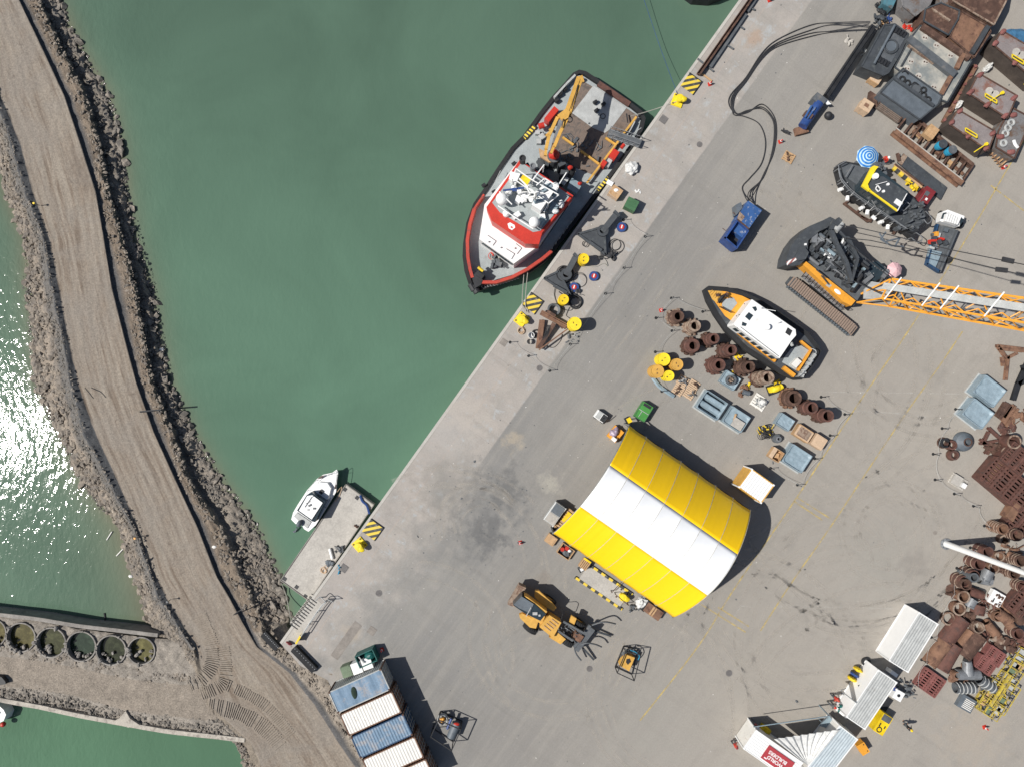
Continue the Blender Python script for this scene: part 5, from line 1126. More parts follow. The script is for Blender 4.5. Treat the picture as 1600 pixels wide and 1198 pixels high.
b = B(); q = W(1309, 456, 3.02); b.blob(q.x, q.y, 3.0, .42, .2, .04, 1, .05, 16, 6, td); b.build('panel_mark', 'white', pan, True); b = B().pp([(1294, 442), (1300, 446), (1296, 450), (1290, 446)], 3.0, 3.03); b.build('panel_hatch', 'ltgrey', pan, True)
b = B(); q0, q1 = W(1256, 428, 2.1), W(1318, 480, 2.1); b.beam(q0, q1, .85, .08); wk = S(b, 'side_walkway', 'steel')
b = B()
for i in range(14): q = q0.lerp(q1, i / 13); b.beam(q - tn * .4 + Vector((0, 0, .08)), q + tn * .4 + Vector((0, 0, .08)), .05); 
for i in range(7): q = q0.lerp(q1, i / 6) - tn * .42; b.beam(q, q + Vector((0, 0, .7)), .05)
b.beam(q0 - tn * .42 + Vector((0, 0, .7)), q1 - tn * .42 + Vector((0, 0, .7)), .05); b.build('walkway_rail', 'black', wk, True, whole=True)
b = B().pp([(1270, 385), (1285, 370), (1335, 420), (1322, 440), (1300, 420)], 2.5, 3.1); hs = S(b, 'machinery_house', 'dkgrey')
q = random.Random(21); b = B()
for i in range(70):
    t_, s_ = q.random(), q.random(); x = 1262 + t_ * 72 + s_ * 26; y = 392 + t_ * 60 - s_ * 36
    pbox(b, x, y, 2.5, q.uniform(.15, 1.1), q.uniform(.1, .45), q.uniform(.2, 1.0), td + q.choice([0, 1.57]))
for i in range(16):
    x, y = 1275 + q.uniform(0, 55), 385 + q.uniform(0, 55); b.beam(W(x, y, 3.4), W(x + q.uniform(8, 22), y + q.uniform(6, 18), 3.3), .08)
b.build('machinery', 'char', hs, True, whole=True)
for mt, n_, zz in (('steel', 22, 3.4), ('slate', 24, 3.3), ('black', 26, 3.4), ('bluegrey', 4, 3.4)):
    b = B()
    for i in range(n_):
        t_, s_ = q.random(), q.random(); x = 1264 + t_ * 70 + s_ * 24; y = 394 + t_ * 58 - s_ * 34
        if i % 3 == 0: b.hcyl(*W(x, y, zz), q.uniform(.08, .2), q.uniform(.4, 1.3), td + q.choice([0, 1.57]), 10)
        else: pbox(b, x, y, zz - .3, q.uniform(.1, .7), q.uniform(.08, .25), .35, td + q.choice([0, 1.57]))
    b.build('engine_kit', mt, hs, True, whole=n_ > 9)
b = B(); b.hcyl(*W(1268, 405, 3.0), .18, 1.9, td, 10); pbox(b, 1273, 371, 3.1, .6, 1.1, .4, td + .6); pbox(b, 1302, 403, 2.9, .5, .9, .5, td); S(b, 'winch_drum', 'steel', hs)
b = B(); pbox(b, 1295, 399, 3.3, .55, .9, .1, R(60)); pbox(b, 1259, 382, 3.6, .2, .2, .15); pbox(b, 1317, 377, 3.6, .2, .6, .1, R(-30)); pbox(b, 1306, 374, 3.6, .2, .2, .1); S(b, 'white_fitting', 'white', hs)
b = B(); L(b, 4.4, .38, (1304, 344), (1298, 360), (1308, 384), (1322, 410), (1330, 440)); L(b, 4.4, .3, (1325, 372), (1340, 405)); L(b, 4.4, .26, (1340, 405), (1330, 440)); L(b, 4.5, .5, (1312, 343), (1304, 352)); L(b, 4.2, .2, (1302, 352), (1350, 403))
for x, y in ((1300, 350), (1322, 410), (1330, 440), (1325, 372)): p = W(x, y, 4.3); b.beam((p.x, p.y, 2.2), p, .3)
S(b, 'gantry', 'char')
b = B(); b.hcyl(*W(1309, 355, 4.3), .38, 1.0, R(50), 14); S(b, 'hoist_drum', 'ltgrey')
# cab side clutter and grey floor at the boom foot
b = B().pp([(1351, 452), (1362, 440), (1396, 446), (1386, 468), (1350, 467)], 2.9, 3.1); S(b, 'boom_foot_floor', 'ltgrey')
b = B(); pbox(b, 1384, 428, 1.4, .4, 1.0, 1.2, R(-35)); pbox(b, 1357, 436, 2.0, 1.2, .4, .8, R(40))
for i in range(14): x, y = 1362 + q.uniform(-8, 30), 418 + q.uniform(-12, 14); b.beam(W(x, y, 2.5), W(x + q.uniform(-12, 12), y + q.uniform(4, 14), 1.5), .09)
S(b, 'cab_frame', 'steel')
b = B().pp([(1350, 412), (1372, 408), (1390, 425), (1368, 440), (1352, 430)], 1.0, 2.4); S(b, 'operator_cab', 'glass')
# lattice boom
tA0, tA1 = W(1392, 436, 5.0), W(1600, 466, 14.6); tB0, tB1 = W(1378, 466, 5.0), W(1600, 504.5, 14.6); foot = W(1342, 466, 2.6)
dr = (tA1 - tA0).normalized(); wd_ = (tA0 - tB0); wd_ = (wd_ - dr * wd_.dot(dr)).normalized(); nn = dr.cross(wd_).normalized()
if nn.z < 0: nn = -nn
LEN = 25.5; W2 = 1.1; o0 = (tA0 + tB0) / 2
def bp(u, s_, h): return o0 + dr * u + wd_ * s_ * W2 - nn * h
boom = B()
for s_ in (-1, 1):
    for h in (0, 2.0): boom.tube([bp(0, s_, h), bp(LEN, s_, h)], .115, 6)
    for h in (0, 2.0): boom.tube([foot + wd_ * s_ * .5, bp(0, s_, h)], .09, 6)
n = 13; st_ = LEN / n
for i in range(n):
    u0, u1 = i * st_, (i + 1) * st_
    for s_ in (-1, 1): boom.tube([bp(u0, s_, 0 if i % 2 else 2.0), bp(u1, s_, 2.0 if i % 2 else 0)], .075, 5); boom.tube([bp(u0, s_, 0), bp(u0, s_, 2.0)], .065, 5)
    boom.tube([bp(u0, -1 if i % 2 else 1, 2.0), bp(u1, 1 if i % 2 else -1, 2.0)], .07, 5)
    if i % 3 == 0: boom.tube([bp(u0, -1, 0), bp(u0, 1, 2.0)], .045, 5)
    for s_ in (-1, 1): boom.tube([bp(u0, s_, 0), bp(u0 + st_ * .5, s_ * .5, 0)], .065, 5); boom.tube([bp(u1, s_, 0), bp(u0 + st_ * .5, s_ * .5, 0)], .065, 5)
boom.tube([bp(0, -1, 0), bp(0, 1, 0)], .09); boom.tube([bp(0, -1, 2), bp(0, 1, 2)], .08)
bo = boom.build('lattice_boom', 'orange', cr, True, whole=True)
b = B(); b.beam(bp(-.4, .15, -.16), bp(LEN, .15, -.16), .72, .04); b.build('boom_walkway', 'ltgrey', bo, True)
for u in (.5, 4.2, 5.9, 9.7, 13.2, 17.0, 20.6, 24): b = B(); b.tube([bp(u, -1.15, -.3), bp(u + .6, 1.15, -.3)], .07, 6); b.build('cross_roller', 'white', bo, True)
b = B()
for i in range(34): u = .5 + i * 1.05 + q.uniform(-.4, .4); c_ = bp(u, q.uniform(-.7, .7), 1.6); b.box(c_.x, c_.y, c_.z, q.uniform(.2, .7), q.uniform(.1, .4), .2, q.uniform(0, 3))
b.build('boom_fitting', 'slate', bo, True, whole=True)
b = B()
for pts in ([(1312, 352, 5.2), (1345, 357, 7), (1380, 365, 8.5), (1487, 391, 12), (1572, 408, 15), (1640, 422, 18)], [(1318, 372, 5.0), (1360, 376, 7), (1480, 402, 12), (1560, 421, 15), (1640, 440, 18)]):
    b.tube([W(*p) for p in pts], .045, 5)
b.tube([W(1325, 380, 4.6), W(1400, 442, 5.2)], .05, 5); b.tube([W(1335, 440, 4.2), W(1378, 460, 5.2)], .06, 5)
b.build('pendant_rope', 'wire', cr, True)
b = B()
for x0, y0, x1, y1 in ((1566, 405, 1584, 409), (1556, 421, 1574, 423)): q0, q1 = W(x0, y0, 15), W(x1, y1, 15); b.beam(q0, q1, .4, .15)
b.build('pendant_link', 'wire', cr, True)
b = B()
for x0, y0, x1, y1 in ((1374, 365, 1382, 378), (1382, 378, 1406, 372), (1376, 374, 1392, 384), (1392, 384, 1412, 386), (1384, 363, 1376, 374), (1406, 372, 1398, 386)): b.tube([W(x0, y0, 8.2), W(x1, y1, 8.2)], .09, 5)
b.build('spreader_frame', 'slate', cr, True)

pm('navy', (.02, .06, .13), .55, var=.3, col2=(.10, .09, .08), amt=.64, sc2=1.5)
pm('roof_pale', (.44, .50, .53), .5, var=.12)
pm('pvc_seam', (.55, .52, .42), .6)
# ---- tent
EA, EB, EC, ED = W(983, 664, 3.2), W(1173, 797, 3.2), W(864, 833, 3.2), W(1052, 964, 3.2)
tn_ = thing('marquee', 'large arched tent roof with two yellow bands and a white middle band', 'tent', ((EA + ED) / 2).xy.to_3d(), ang(983, 664, 1173, 797))
NS, NT = 36, 84
def tz(s, t):
    z = 3.2 + 4.3 * math.sin(math.pi * s) ** .85
    w = abs(math.sin(math.pi * t * 7)); z -= .075 * w ** .8 * math.sin(math.pi * s) ** .3
    z += .012 * fbm(t * 60, s * 2, 1.0, 2) + .07 * max(0, fbm(t * 70, s * .8, .8, 2)) * (1 if abs(s - .5) > .2 else .3)
    return z
def tp(s, t):
    a_ = EA.lerp(EB, t); c_ = EC.lerp(ED, t); p = a_.lerp(c_, s); ed = 0
    p.z = tz(s, t); inw = .06 * abs(math.sin(math.pi * t * 7)) * (1 if s in (0, 1) else 0); p += (c_ - a_).normalized() * (inw if s == 0 else -inw); return p
for s0, s1, mt, nm in ((0, .325, 'pvc_yellow', 'shaded yellow canopy band'), (.325, .69, 'pvc_white', None), (.69, 1.0, 'pvc_yellow', None)):
    b = B(); ns = 13; vs = [tp(s0 + (s1 - s0) * i / ns, j / NT) for i in range(ns + 1) for j in range(NT + 1)]
    fs = [(i * (NT + 1) + j, (i + 1) * (NT + 1) + j, (i + 1) * (NT + 1) + j + 1, i * (NT + 1) + j + 1) for i in range(ns) for j in range(NT)]
    b.add(vs, fs); o = b.build('canopy_band', mt, tn_, True, True)
    md = o.modifiers.new('thick', 'SOLIDIFY'); md.thickness = .03; md.offset = -1
b = B()
for j in range(8):
    pts = [tp(i / 24, j / 7) - Vector((0, 0, .06)) for i in range(25)]; b.tube(pts, .06, 5)
    for p in (pts[0], pts[-1]): b.beam((p.x, p.y, 0), p, .14)
b.build('arch_frame', 'steel', tn_, True, whole=True)
b = B()
for j in range(8): b.tube([tp(i / 24, j / 7) + Vector((0, 0, .008)) for i in range(25)], .02, 5)
b.build('seam_strip', 'pvc_seam', tn_, True, whole=True)
b = B()
for s_ in (0, 1):
    for j in range(7):
        p0, p1 = tp(s_, j / 7), tp(s_, (j + 1) / 7); q0 = Vector((p0.x, p0.y, 0)); q1 = Vector((p1.x, p1.y, 0)); b.beam(q0 + Vector((0, 0, 1.3)), q1 + Vector((0, 0, 1.3)), .08, 2.6)
b.build('side_wall', 'black', tn_, True, whole=True)

# ---- containers
def zig(lx, ly, pitch, amp):
    out = []
    def side(x0, y0, x1, y1, nx, ny):
        l = math.hypot(x1 - x0, y1 - y0); n = int(l / pitch)
        for i in range(n):
            for f, d in ((.0, 0), (.30, 0), (.42, 1), (.80, 1)):
                t_ = (i + f + .06) / n; out.append((x0 + (x1 - x0) * t_ - nx * amp * d, y0 + (y1 - y0) * t_ - ny * amp * d))
    side(-lx / 2, -ly / 2, lx / 2, -ly / 2, 0, -1); out.append((lx / 2, -ly / 2)); out.append((lx / 2, ly / 2)); side(lx / 2, ly / 2, -lx / 2, ly / 2, 0, 1); out.append((-lx / 2, ly / 2)); out.append((-lx / 2, -ly / 2)); return out
def container(x, y, z, lx, rz, wall, roof, label, h=2.6, group=None, cat_='container', name='shipping_container', ribs=.42, castm='rust', flat=False):
    p = W(x, y, z + h); t = thing(name, label, cat_, (p.x, p.y, z), rz, group); ly = 2.44
    (B().box(0, 0, .1, lx - .1, ly - .1, h - .18) if flat else B().prism(zig(lx - .1, ly - .1, .28, .05), .1, h - .08)).build('wall', wall, t, whole=True)
    b = B().corr(0, 0, h - .05, ly - .2, lx - .16, .27, .03, R(90)) if flat else B().corr(0, 0, h - .05, lx - .16, ly - .2, ribs, .035, 0)
    rf = b.build('roof', roof, t, whole=True)
    b = B()
    for s_ in (-1, 1): b.box(0, s_ * (ly / 2 - .05), h - .12, lx, .1, .12); b.box(s_ * (lx / 2 - .05), 0, h - .119, .1, ly - .2, .118); b.box(0, s_ * (ly / 2 - .05), 0, lx, .1, .14)
    b.build('frame_rail', wall if wall != 'whitewash' else 'white', t, whole=True)
    b = B()
    for sx in (-1, 1):
        for sy in (-1, 1): b.box(sx * (lx / 2 - .09), sy * (ly / 2 - .08), h - .15, .2, .18, .17); b.box(sx * (lx / 2 - .05), sy * (ly / 2 - .05), .14, .12, .12, h - .2)
    b.build('corner_casting', castm, t)
    b = B()
    for i in (-.8, -.35, .35, .8): b.tube([(lx / 2 + .02, i, .2), (lx / 2 + .02, i, h - .2)], .03, 5)
    for zz in (.6, 1.3, 2.0): b.box(lx / 2, 0, zz, .03, ly * .9, .05)
    b.build('door_bar', 'ltgrey', t, whole=True)
    return t
cx, cy, ca_ = 561.3, 1079.2, R(24.2)
for i, (wl, rf, lb_) in enumerate((('ltgrey', 'blue_roof', 'container with a worn blue dented roof, first of the row behind the bins'), ('rust_lt', 'whitewash', 'white roofed container, second of the row below the bins'),
                               ('navy', 'blue_roof', 'blue container with a ribbed roof between two white roofed ones'), ('rust_lt', 'whitewash', 'white roofed container, fourth of the row at the bottom edge'), ('rust_lt', 'whitewash', 'white roofed container, last of the row, cut by the bottom edge'))):
    container(cx + i * 17.6, cy + i * 35.2, 0, 6.06, ca_, wl, rf, lb_, 2.6, 'containers in the row by the dirt road', ribs=1.0 if i == 0 else .30)
p = W(553, 1082, 2.66); b = B().blob(0, 0, 0, .28, .66, .03, 2, .15, 18, 6); solo(b, 'rain_puddle', 'cell_water_3', 'greenish puddle lying in the dent of the blue container roof', 'puddle', (p.x, p.y, 2.62), R(12))
container(1182, 759, 0, 3.0, ang(1164, 730, 1200, 756), 'amber', 'white', 'short container with an orange end and white ribbed roof beside the tent', 2.6, ribs=.3, castm='white')
t = container(1427.5, 1003, 0, 6.06, ang(1452, 962, 1402, 1042), 'white', 'ltgrey', 'white site container with a grey ribbed roof, upper one at the right', 2.6, ribs=.5, castm='white', flat=True)
t = container(1362, 1092.5, 0, 6.06, ang(1388, 1055, 1337, 1130), 'white', 'ltgrey', 'white site container with a side flap open, middle of the three', 2.6, ribs=.5, castm='white', flat=True)
t = container(1299, 1179, 0, 6.06, ang(1325, 1146, 1274, 1212), 'whitewash', 'roof_pale', 'white container with a pale blue ribbed roof at the bottom edge', 2.6, ribs=.5, castm='white', flat=True)
# the container with the red banner on its roof
rz = ang(1185, 1150, 1245, 1192); p = W(1212, 1180, 2.6)
t = container(1208, 1180, 0, 6.06, rz, 'whitewash', 'white', 'white container carrying a red roof banner with white lettering', 2.6, ribs=3.2, castm='white', flat=True)
# flat banner on that roof, its lettering read from the far side
rb = thing('banner', 'red banner reading WORLD BUILDERS on the white container roof', 'banner', W(1215, 1187, 2.66), rz + math.pi)
pm('banner_red', (.40, .045, .055), .6, var=.1)
B().box(0, 0, 0, 3.3, 1.6, .02).build('cloth', 'banner_red', rb)
def lettering(txt, x, y, size, z, parent, mt='white'):
    cu = bpy.data.curves.new('text', 'FONT'); cu.body = txt; cu.size = size; cu.align_x = 'CENTER'; cu.align_y = 'CENTER'; cu.offset = .012; cu.extrude = .004
    tmp = bpy.data.objects.new('tmp', cu); COL.objects.link(tmp); bpy.context.view_layer.update()
    me = bpy.data.meshes.new_from_object(tmp.evaluated_get(bpy.context.evaluated_depsgraph_get())); bpy.data.objects.remove(tmp); bpy.data.curves.remove(cu)
    me.materials.clear(); me.materials.append(MT[mt]); o = bpy.data.objects.new('text', me); COL.objects.link(o); o.parent = parent; o.location = (x, y, z); WM[o.name] = WM[parent.name]; return o
lettering('WORLD', .15, .27, .52, .026, rb); lettering('BUILDERS', .15, -.25, .52, .026, rb)
p = B(); p.box(1.2, .55, .02, .35, .12, .006); p.build('emblem_bar', 'white', rb)
# shade sail between the containers
v = [W(1209, 1154, 2.7), W(1313, 1139, 2.7), W(1264, 1197, 2.5)]; b = B(); vs = []; fs = []; n = 26
for i in range(n + 1):
    e = v[0].lerp(v[1], i / n)
    for j in range(9): t_ = j / 8; q_ = e.lerp(v[2], t_); q_.z += (.10 * math.sin(i * 2.1) * (1 - t_) ** .5) * (1 if 0 < i < n else 0) - .35 * math.sin(math.pi * t_) * math.sin(math.pi * i / n); vs.append(q_)
b.add(vs, [(i * 9 + j, i * 9 + j + 1, (i + 1) * 9 + j + 1, (i + 1) * 9 + j) for i in range(n) for j in range(8)]); solo(b, 'shade_sail', 'tarp_white', 'white pleated shade sail stretched between the two lowest containers', 'shade sail', (v[2].x, v[2].y, 0), world=True)
b = B(); b.beam(W(1177, 1135, 2.4), W(1296, 1118, 2.4), .08); b.pp([(1280, 1133), (1296, 1118), (1312, 1137), (1300, 1140)], 1.0, 1.08); q0 = W(1296, 1118, 2.4); b.beam((q0.x, q0.y, 0), q0, .1); q0 = W(1286, 1130, 1.0); b.beam((q0.x, q0.y, 0), (q0.x, q0.y, 1.0), .1)
solo(b, 'work_table', 'bluegrey', 'pale table with a rail behind the shade sail', 'table', (q0.x, q0.y, 0), world=True)
b = B().box(0, 0, 0, 1.0, .7, .8).box(0, 0, .8, .3, .3, .2); p = W(1197, 1142, .8); solo(b, 'yellow_cart', 'yellow', 'yellow cart standing in the shade beside the banner container', 'cart', (p.x, p.y, 0), R(-35))
# things round the middle white container
for x, y, mt, l in ((1344, 1048, 'yellow', 'yellow tote bag on the container edge, uppermost of the row of three'), (1339, 1056, 'blue', 'blue tote bag between two yellow ones'), (1335, 1063, 'yellow', 'yellow tote bag on the container edge, lowest of three')):
    p = W(x, y, 1.0); b = B().blob(0, 0, .5, .5, .24, .5, int(x), .2, 14, 7); b.tube([(-.3, 0, .9), (-.1, .1, 1.15), (.2, 0, .9)], .03, 5); solo(b, 'tote_bag', mt, l, 'bag', (p.x, p.y, 0), R(-30))
b = B().lathe((0, 0, 0), [(.45, 0), (.5, .25), (.3, .28), (.2, .1)], 18); p = W(1354, 1034, .3); solo(b, 'tyre', 'rubber', 'dark tyre lying at the upper corner of the middle white container', 'tyre', (p.x, p.y, 0))
b = B().pp([(1341, 1071), (1348, 1066), (1353, 1075), (1346, 1081)], 1.4, 1.5)
solo(b, 'window_grille', 'glass', 'dark louvred window on the side of the middle white container', 'window', W(1346, 1074).to_tuple(), world=True)
b = B().beam(W(1316, 1080, 2.2), W(1335, 1095, 2.3), .05, 1.1).beam(W(1313, 1078, 2.4), W(1322, 1075, 1.9), .06); solo(b, 'side_flap', 'ltgrey', 'grey side flap propped open on the middle white container', 'flap', W(1325, 1088).to_tuple(), world=True)
b = B().pp([(1305, 1108), (1314, 1098), (1334, 1113), (1322, 1122)], .8, .9); p0 = scrap(14, .6, .35, .2, 6); bb = W(1316, 1106, .95); b2_ = B(); b2_.v = [(v_[0] + bb.x, v_[1] + bb.y, v_[2] + .9) for v_ in p0.v]; b2_.f = p0.f
t = thing('counter', 'white counter with green goods below the open flap', 'counter', W(1318, 1110), 0); b.build('top', 'white', t, True); b2_.build('goods', 'teal', t, True)
for x, y, l in ((1404, 1086, 'white plastic water tank beside the middle white container'),):
    p = W(x, y, 1.1); t = thing('water_tank', l, 'tank', (p.x, p.y, 0), R(-30)); B().box(0, 0, 0, 1.1, 1.1, 1.1, 0, .05).build('tank', 'white', t); B().cyl(0, 0, 1.1, .16, .06, 14).build('lid', 'black', t)
    b = B(); 
    for s_ in (-1, 1): b.beam((s_ * .56, -.56, .5), (s_ * .56, .56, .5), .04); b.beam((-.56, s_ * .56, .5), (.56, s_ * .56, .5), .04)
    b.build('cage', 'steel', t, whole=True)
p = W(1412, 1074); solo(scrap(26, .75, .8, .7, 15, .4, .2, .7), 'scrap_heap', 'dkgrey', 'dark jumble of buckets and fittings beside the white water tank', 'scrap', (p.x, p.y, 0))
p = W(1397, 1052, .9); solo(B().box(0, 0, 0, .9, .4, .9).box(0, 0, .9, .8, .3, .05), 'air_conditioner', 'white', 'white air conditioner box at the upper end of the middle container', 'air conditioner', (p.x, p.y, 0), R(-35))
t = thing('generator', 'yellow generator with a hose reel beside the middle white container', 'generator', W(1370, 1122), R(58)); B().box(0, 0, .15, 2.2, 1.2, 1.1).build('housing', 'yellow', t)
B().torus(-.7, .1, 1.3, .26, .05, 16).build('hose_reel', 'black', t); B().box(.7, 0, 1.25, .7, 1.0, .03).build('vent', 'dkgrey', t); B().box(0, 0, 0, 2.0, 1.0, .15).build('skid', 'black', t); B().box(-.2, .3, 1.25, .4, .1, .06).box(-.2, -.3, 1.25, .3, .1, .06).build('handle', 'black', t)
t = thing('tool_locker', 'orange tool locker by the pale blue roofed container', 'locker', W(1342, 1162), R(-58)); B().box(0, 0, .1, 1.2, .85, .8).build('body', 'orange', t); B().box(0, 0, .9, 1.24, .9, .05).build('lid', 'orange', t); B().cyl(-.4, .25, .95, .06, .03).cyl(.4, .25, .95, .06, .03).build('lock', 'black', t)
p = W(1374, 1095, .2); solo(B().box(0, 0, 0, 1.0, 1.5, .03), 'rubber_mat', 'black', 'black mat between the yellow generator and the white tank', 'mat', W(1384, 1098).to_tuple(), R(-35))

# ---- people
def person(x, y, rz, label, shirt, helmet='yellow', bend=0.0, legs='dkgrey'):
    p = W(x, y, .9); t = thing('person', label, 'person', (p.x, p.y, 0), rz)
    b = B()
    def limb(pts, rs, n=8):
        pts = [Vector(q_) for q_ in pts]
        for i in range(len(pts) - 1): b.tube([pts[i], pts[i + 1]], rs[i], n, taper=rs[i + 1])
        for q_, r_ in zip(pts, rs): b.sphere(q_.x, q_.y, q_.z, r_ * .99, n, 5)
    for s_ in (-1, 1):
        limb([(0, .10 * s_, .92), (.05 + .12 * s_, .11 * s_, .50), (.0 + .12 * s_, .11 * s_, .09)], [.095, .065, .045]); b.blob(.07 + .12 * s_, .11 * s_, .05, .14, .05, .05, 1, .05, 10, 5)
        limb([(bend * .3, .21 * s_, 1.42), (bend * .4 + .08, .27 * s_, 1.13), (bend * .5 + .27, .22 * s_, 1.0)], [.058, .045, .034]); b.blob(bend * .5 + .32, .22 * s_, 1.0, .07, .04, .04, 2, .05, 8, 5)
    b.lathe((0, 0, 0), [(.12, .88), (.155, .98), (.14, 1.12), (.175, 1.36), (.10, 1.48), (.055, 1.52), (.055, 1.58)], 14)
    b.blob(bend * .4 + .01, 0, 1.66, .095, .078, .125, 3, .04, 12, 8)
    body = b.build('body', 'skin', t, smooth=True, whole=True)
    b = B().lathe((0, 0, 0), [(.17, .95), (.165, 1.12), (.20, 1.38), (.13, 1.49), (.09, 1.5)], 14)
    for s_ in (-1, 1): b.tube([(0, .2 * s_, 1.42), (.08, .27 * s_, 1.13), (.2, .24 * s_, 1.05)], .068, 8, taper=.055)
    b.build('jacket', shirt, t, whole=True)
    b = B()
    for s_ in (-1, 1): b.tube([(0, .10 * s_, .98), (.05 + .12 * s_, .11 * s_, .50), (.12 * s_, .11 * s_, .10)], .11, 8, taper=.07)
    b.build('trousers', legs, t, whole=True)
    b = B().lathe((0, 0, 1.68), [(.15, 0), (.125, .02), (.115, .07), (.06, .125), (.0001, .135)], 14); b.build('helmet', helmet, t)
person(1418, 1135, R(60), 'person in dark work clothes with a yellow helmet, walking at the lower right', 'black', 'yellow')
person(1300, 1100, R(-30), 'person in a dark jacket with a red helmet beside the white counter', 'dkgrey', 'red')
person(1305, 1089, R(-60), 'person in a red top at the open flap of the container', 'red', 'redhull')
person(1180, 1131, R(-90), 'person in a maroon jacket at the corner of the banner container', 'maroon', 'white')
person(1148, 1162, R(0), 'person in a red jacket left of the banner container', 'red', 'maroon')
person(1383, 250, R(200), 'person in a red jacket and white helmet beside the blue parasol', 'red', 'white')
person(1395, 1072, R(200), 'person in blue at the upper corner of the middle container', 'blue', 'white')

# ---- bins by the container row
t = thing('skip_bin', 'teal open skip behind the white bins', 'skip', W(576, 1021), R(24)); b = B()
for x0, y0, sx, sy in ((0, .65, 2.1, .1), (0, -.65, 2.1, .1), (-1.0, 0, .1, 1.3), (1.0, 0, .1, 1.3)): b.box(x0, y0, 0, sx, sy, 1.3)
b.box(0, 0, 0, 2.0, 1.3, .15); b.build('tub', 'teal', t, whole=True); b = B().blob(.35, 0, .8, .7, .5, .45, 3, .3); b.build('contents', 'teal', t); b = B().box(-.5, .1, 1.25, .12, .9, .1, .3); b.build('bar', 'ltgrey', t)
def bin_(x, y, mt, lid, label):
    p = W(x, y, 1.2); t = thing('waste_bin', label, 'bin', (p.x, p.y, 0), R(20), 'lidded waste bins'); B().box(0, 0, .12, 1.0, 1.15, .95, 0, -.05).build('body', mt, t)
    b = B().box(-.0, 0, 1.07, 1.08, 1.2, .07).box(0, .5, 1.14, .9, .1, .05); b.build('lid', lid, t); b = B()
    for sx in (-.4, .4):
        for sy in (-.4, .4): b.hcyl(sx, sy, .07, .07, .06, 0, 8)
    b.build('wheel', 'black', t)
bin_(557, 1044, 'white', 'white', 'white lidded bin, left one of the white pair'); bin_(573, 1037, 'white', 'white', 'white lidded bin, right one of the white pair'); bin_(541, 1049, 'olive', 'olive', 'olive green lidded bin left of the white pair')

# ---- wheel loader
wl = thing('wheel_loader', 'dusty yellow wheel loader with a dark cab roof and pallet forks', 'loader', W(862, 962), ang(805, 930, 915, 1000))
S = lambda b, n, m, par=None, sm=False, w=False: b.build(n, m, par or wl, world=True, smooth=sm, whole=w)
la = ang(805, 930, 915, 1000)
def wheel(x, y, label=None, r=.80, w=.62, par=None, rz=la, hub='amber'):
    p = W(x, y, r); m_ = Matrix.Rotation(rz, 4, 'Z') @ Matrix.Rotation(R(90), 4, 'X'); b = B(); b.lathe((p.x, p.y, r), [(r * .55, -w / 2), (r * .92, -w / 2), (r, -w * .3), (r, w * .3), (r * .92, w / 2), (r * .55, w / 2)], 26, m_, True)
    for i in range(22):
        a_ = 2 * math.pi * i / 22
        for s_ in (-1, 1):
            v0 = m_ @ Vector((math.cos(a_) * r, math.sin(a_) * r, 0)); v1 = m_ @ Vector((math.cos(a_ + .12) * r, math.sin(a_ + .12) * r, s_ * w * .46)); c_ = Vector((p.x, p.y, r)); b.beam(c_ + v0 * 1.01, c_ + v1 * 1.01, .08)
    o = b.build('wheel', 'rubber', par or wl, True, whole=True); b = B(); b.lathe((p.x, p.y, r), [(.0001, -w * .3), (r * .56, -w * .34), (r * .56, w * .34), (.0001, w * .3)], 16, m_); b.build('rim', hub, o, True)
wheel(857, 937); wheel(829, 980); wheel(903, 972); wheel(885, 1000)
b = B().pp([(793, 944), (811, 913), (822, 918), (805, 948)], .8, 1.8); S(b, 'counterweight', 'rust_pale')
b = B().pp([(803, 945), (815, 927), (855, 955), (846, 975)], .7, 2.0); S(b, 'rear_frame', 'amber')
b = B().pp([(801, 945), (815, 929), (835, 942), (854, 959), (845, 970), (820, 958)], 2.0, 3.3, .04); cb = S(b, 'cab', 'glass')
b = B().pp([(803, 944), (815, 931), (834, 943), (828, 957), (812, 950)], 3.3, 3.4); S(b, 'cab_roof', 'slate', cb); b = B().beam(W(822, 962, 3.45), W(830, 948, 3.45), .08); pbox(b, 843, 961, 3.3, .2, .2, .1); pbox(b, 836, 958, 3.3, .5, .3, .1); S(b, 'roof_light', 'ltgrey', cb)
b = B().pp([(819, 930), (824, 932), (855, 955), (852, 959)], 2.0, 3.2); S(b, 'cab_frame', 'amber')
for pts in ([(811, 959), (816, 957), (842, 970), (838, 982), (828, 980), (812, 965)], [(836, 922), (842, 922), (862, 940), (870, 950), (866, 955), (846, 944), (835, 932)]): b = B().pp(pts, 1.55, 1.9, .05); S(b, 'rear_fender', 'amber')
b = B().pp([(858, 960), (877, 972), (864, 996), (843, 979)], 1.0, 2.3); hood = S(b, 'hood', 'amber'); b = B()
for i in range(4): L(b, 2.33, .10, (850 + i * 4, 974 - i * 3.5 + 3), (860 + i * 4, 982 - i * 3.5 + 3))
S(b, 'hood_rib', 'wood', hood)
b = B().pp([(858, 995), (872, 988), (884, 998), (876, 1006)], 1.2, 1.8); b.pp([(893, 961), (901, 966), (897, 976), (889, 972)], 1.4, 1.75); S(b, 'front_fender', 'amber')
b = B(); L(b, 1.9, .22, (868, 982), (895, 1000)); L(b, 1.9, .22, (880, 970), (912, 988)); q = random.Random(4)
for i in range(26): x, y = 876 + q.uniform(0, 26), 976 + q.uniform(0, 22); b.beam(W(x, y, q.uniform(1.2, 2)), W(x + q.uniform(2, 10), y + q.uniform(-4, 8), q.uniform(1, 1.9)), .09)
S(b, 'lift_arm', 'dkgrey', None, False, True)
b = B(); pbox(b, 903, 995, .5, 1.0, .8, 1.2, la); S(b, 'hitch', 'rust_lt')
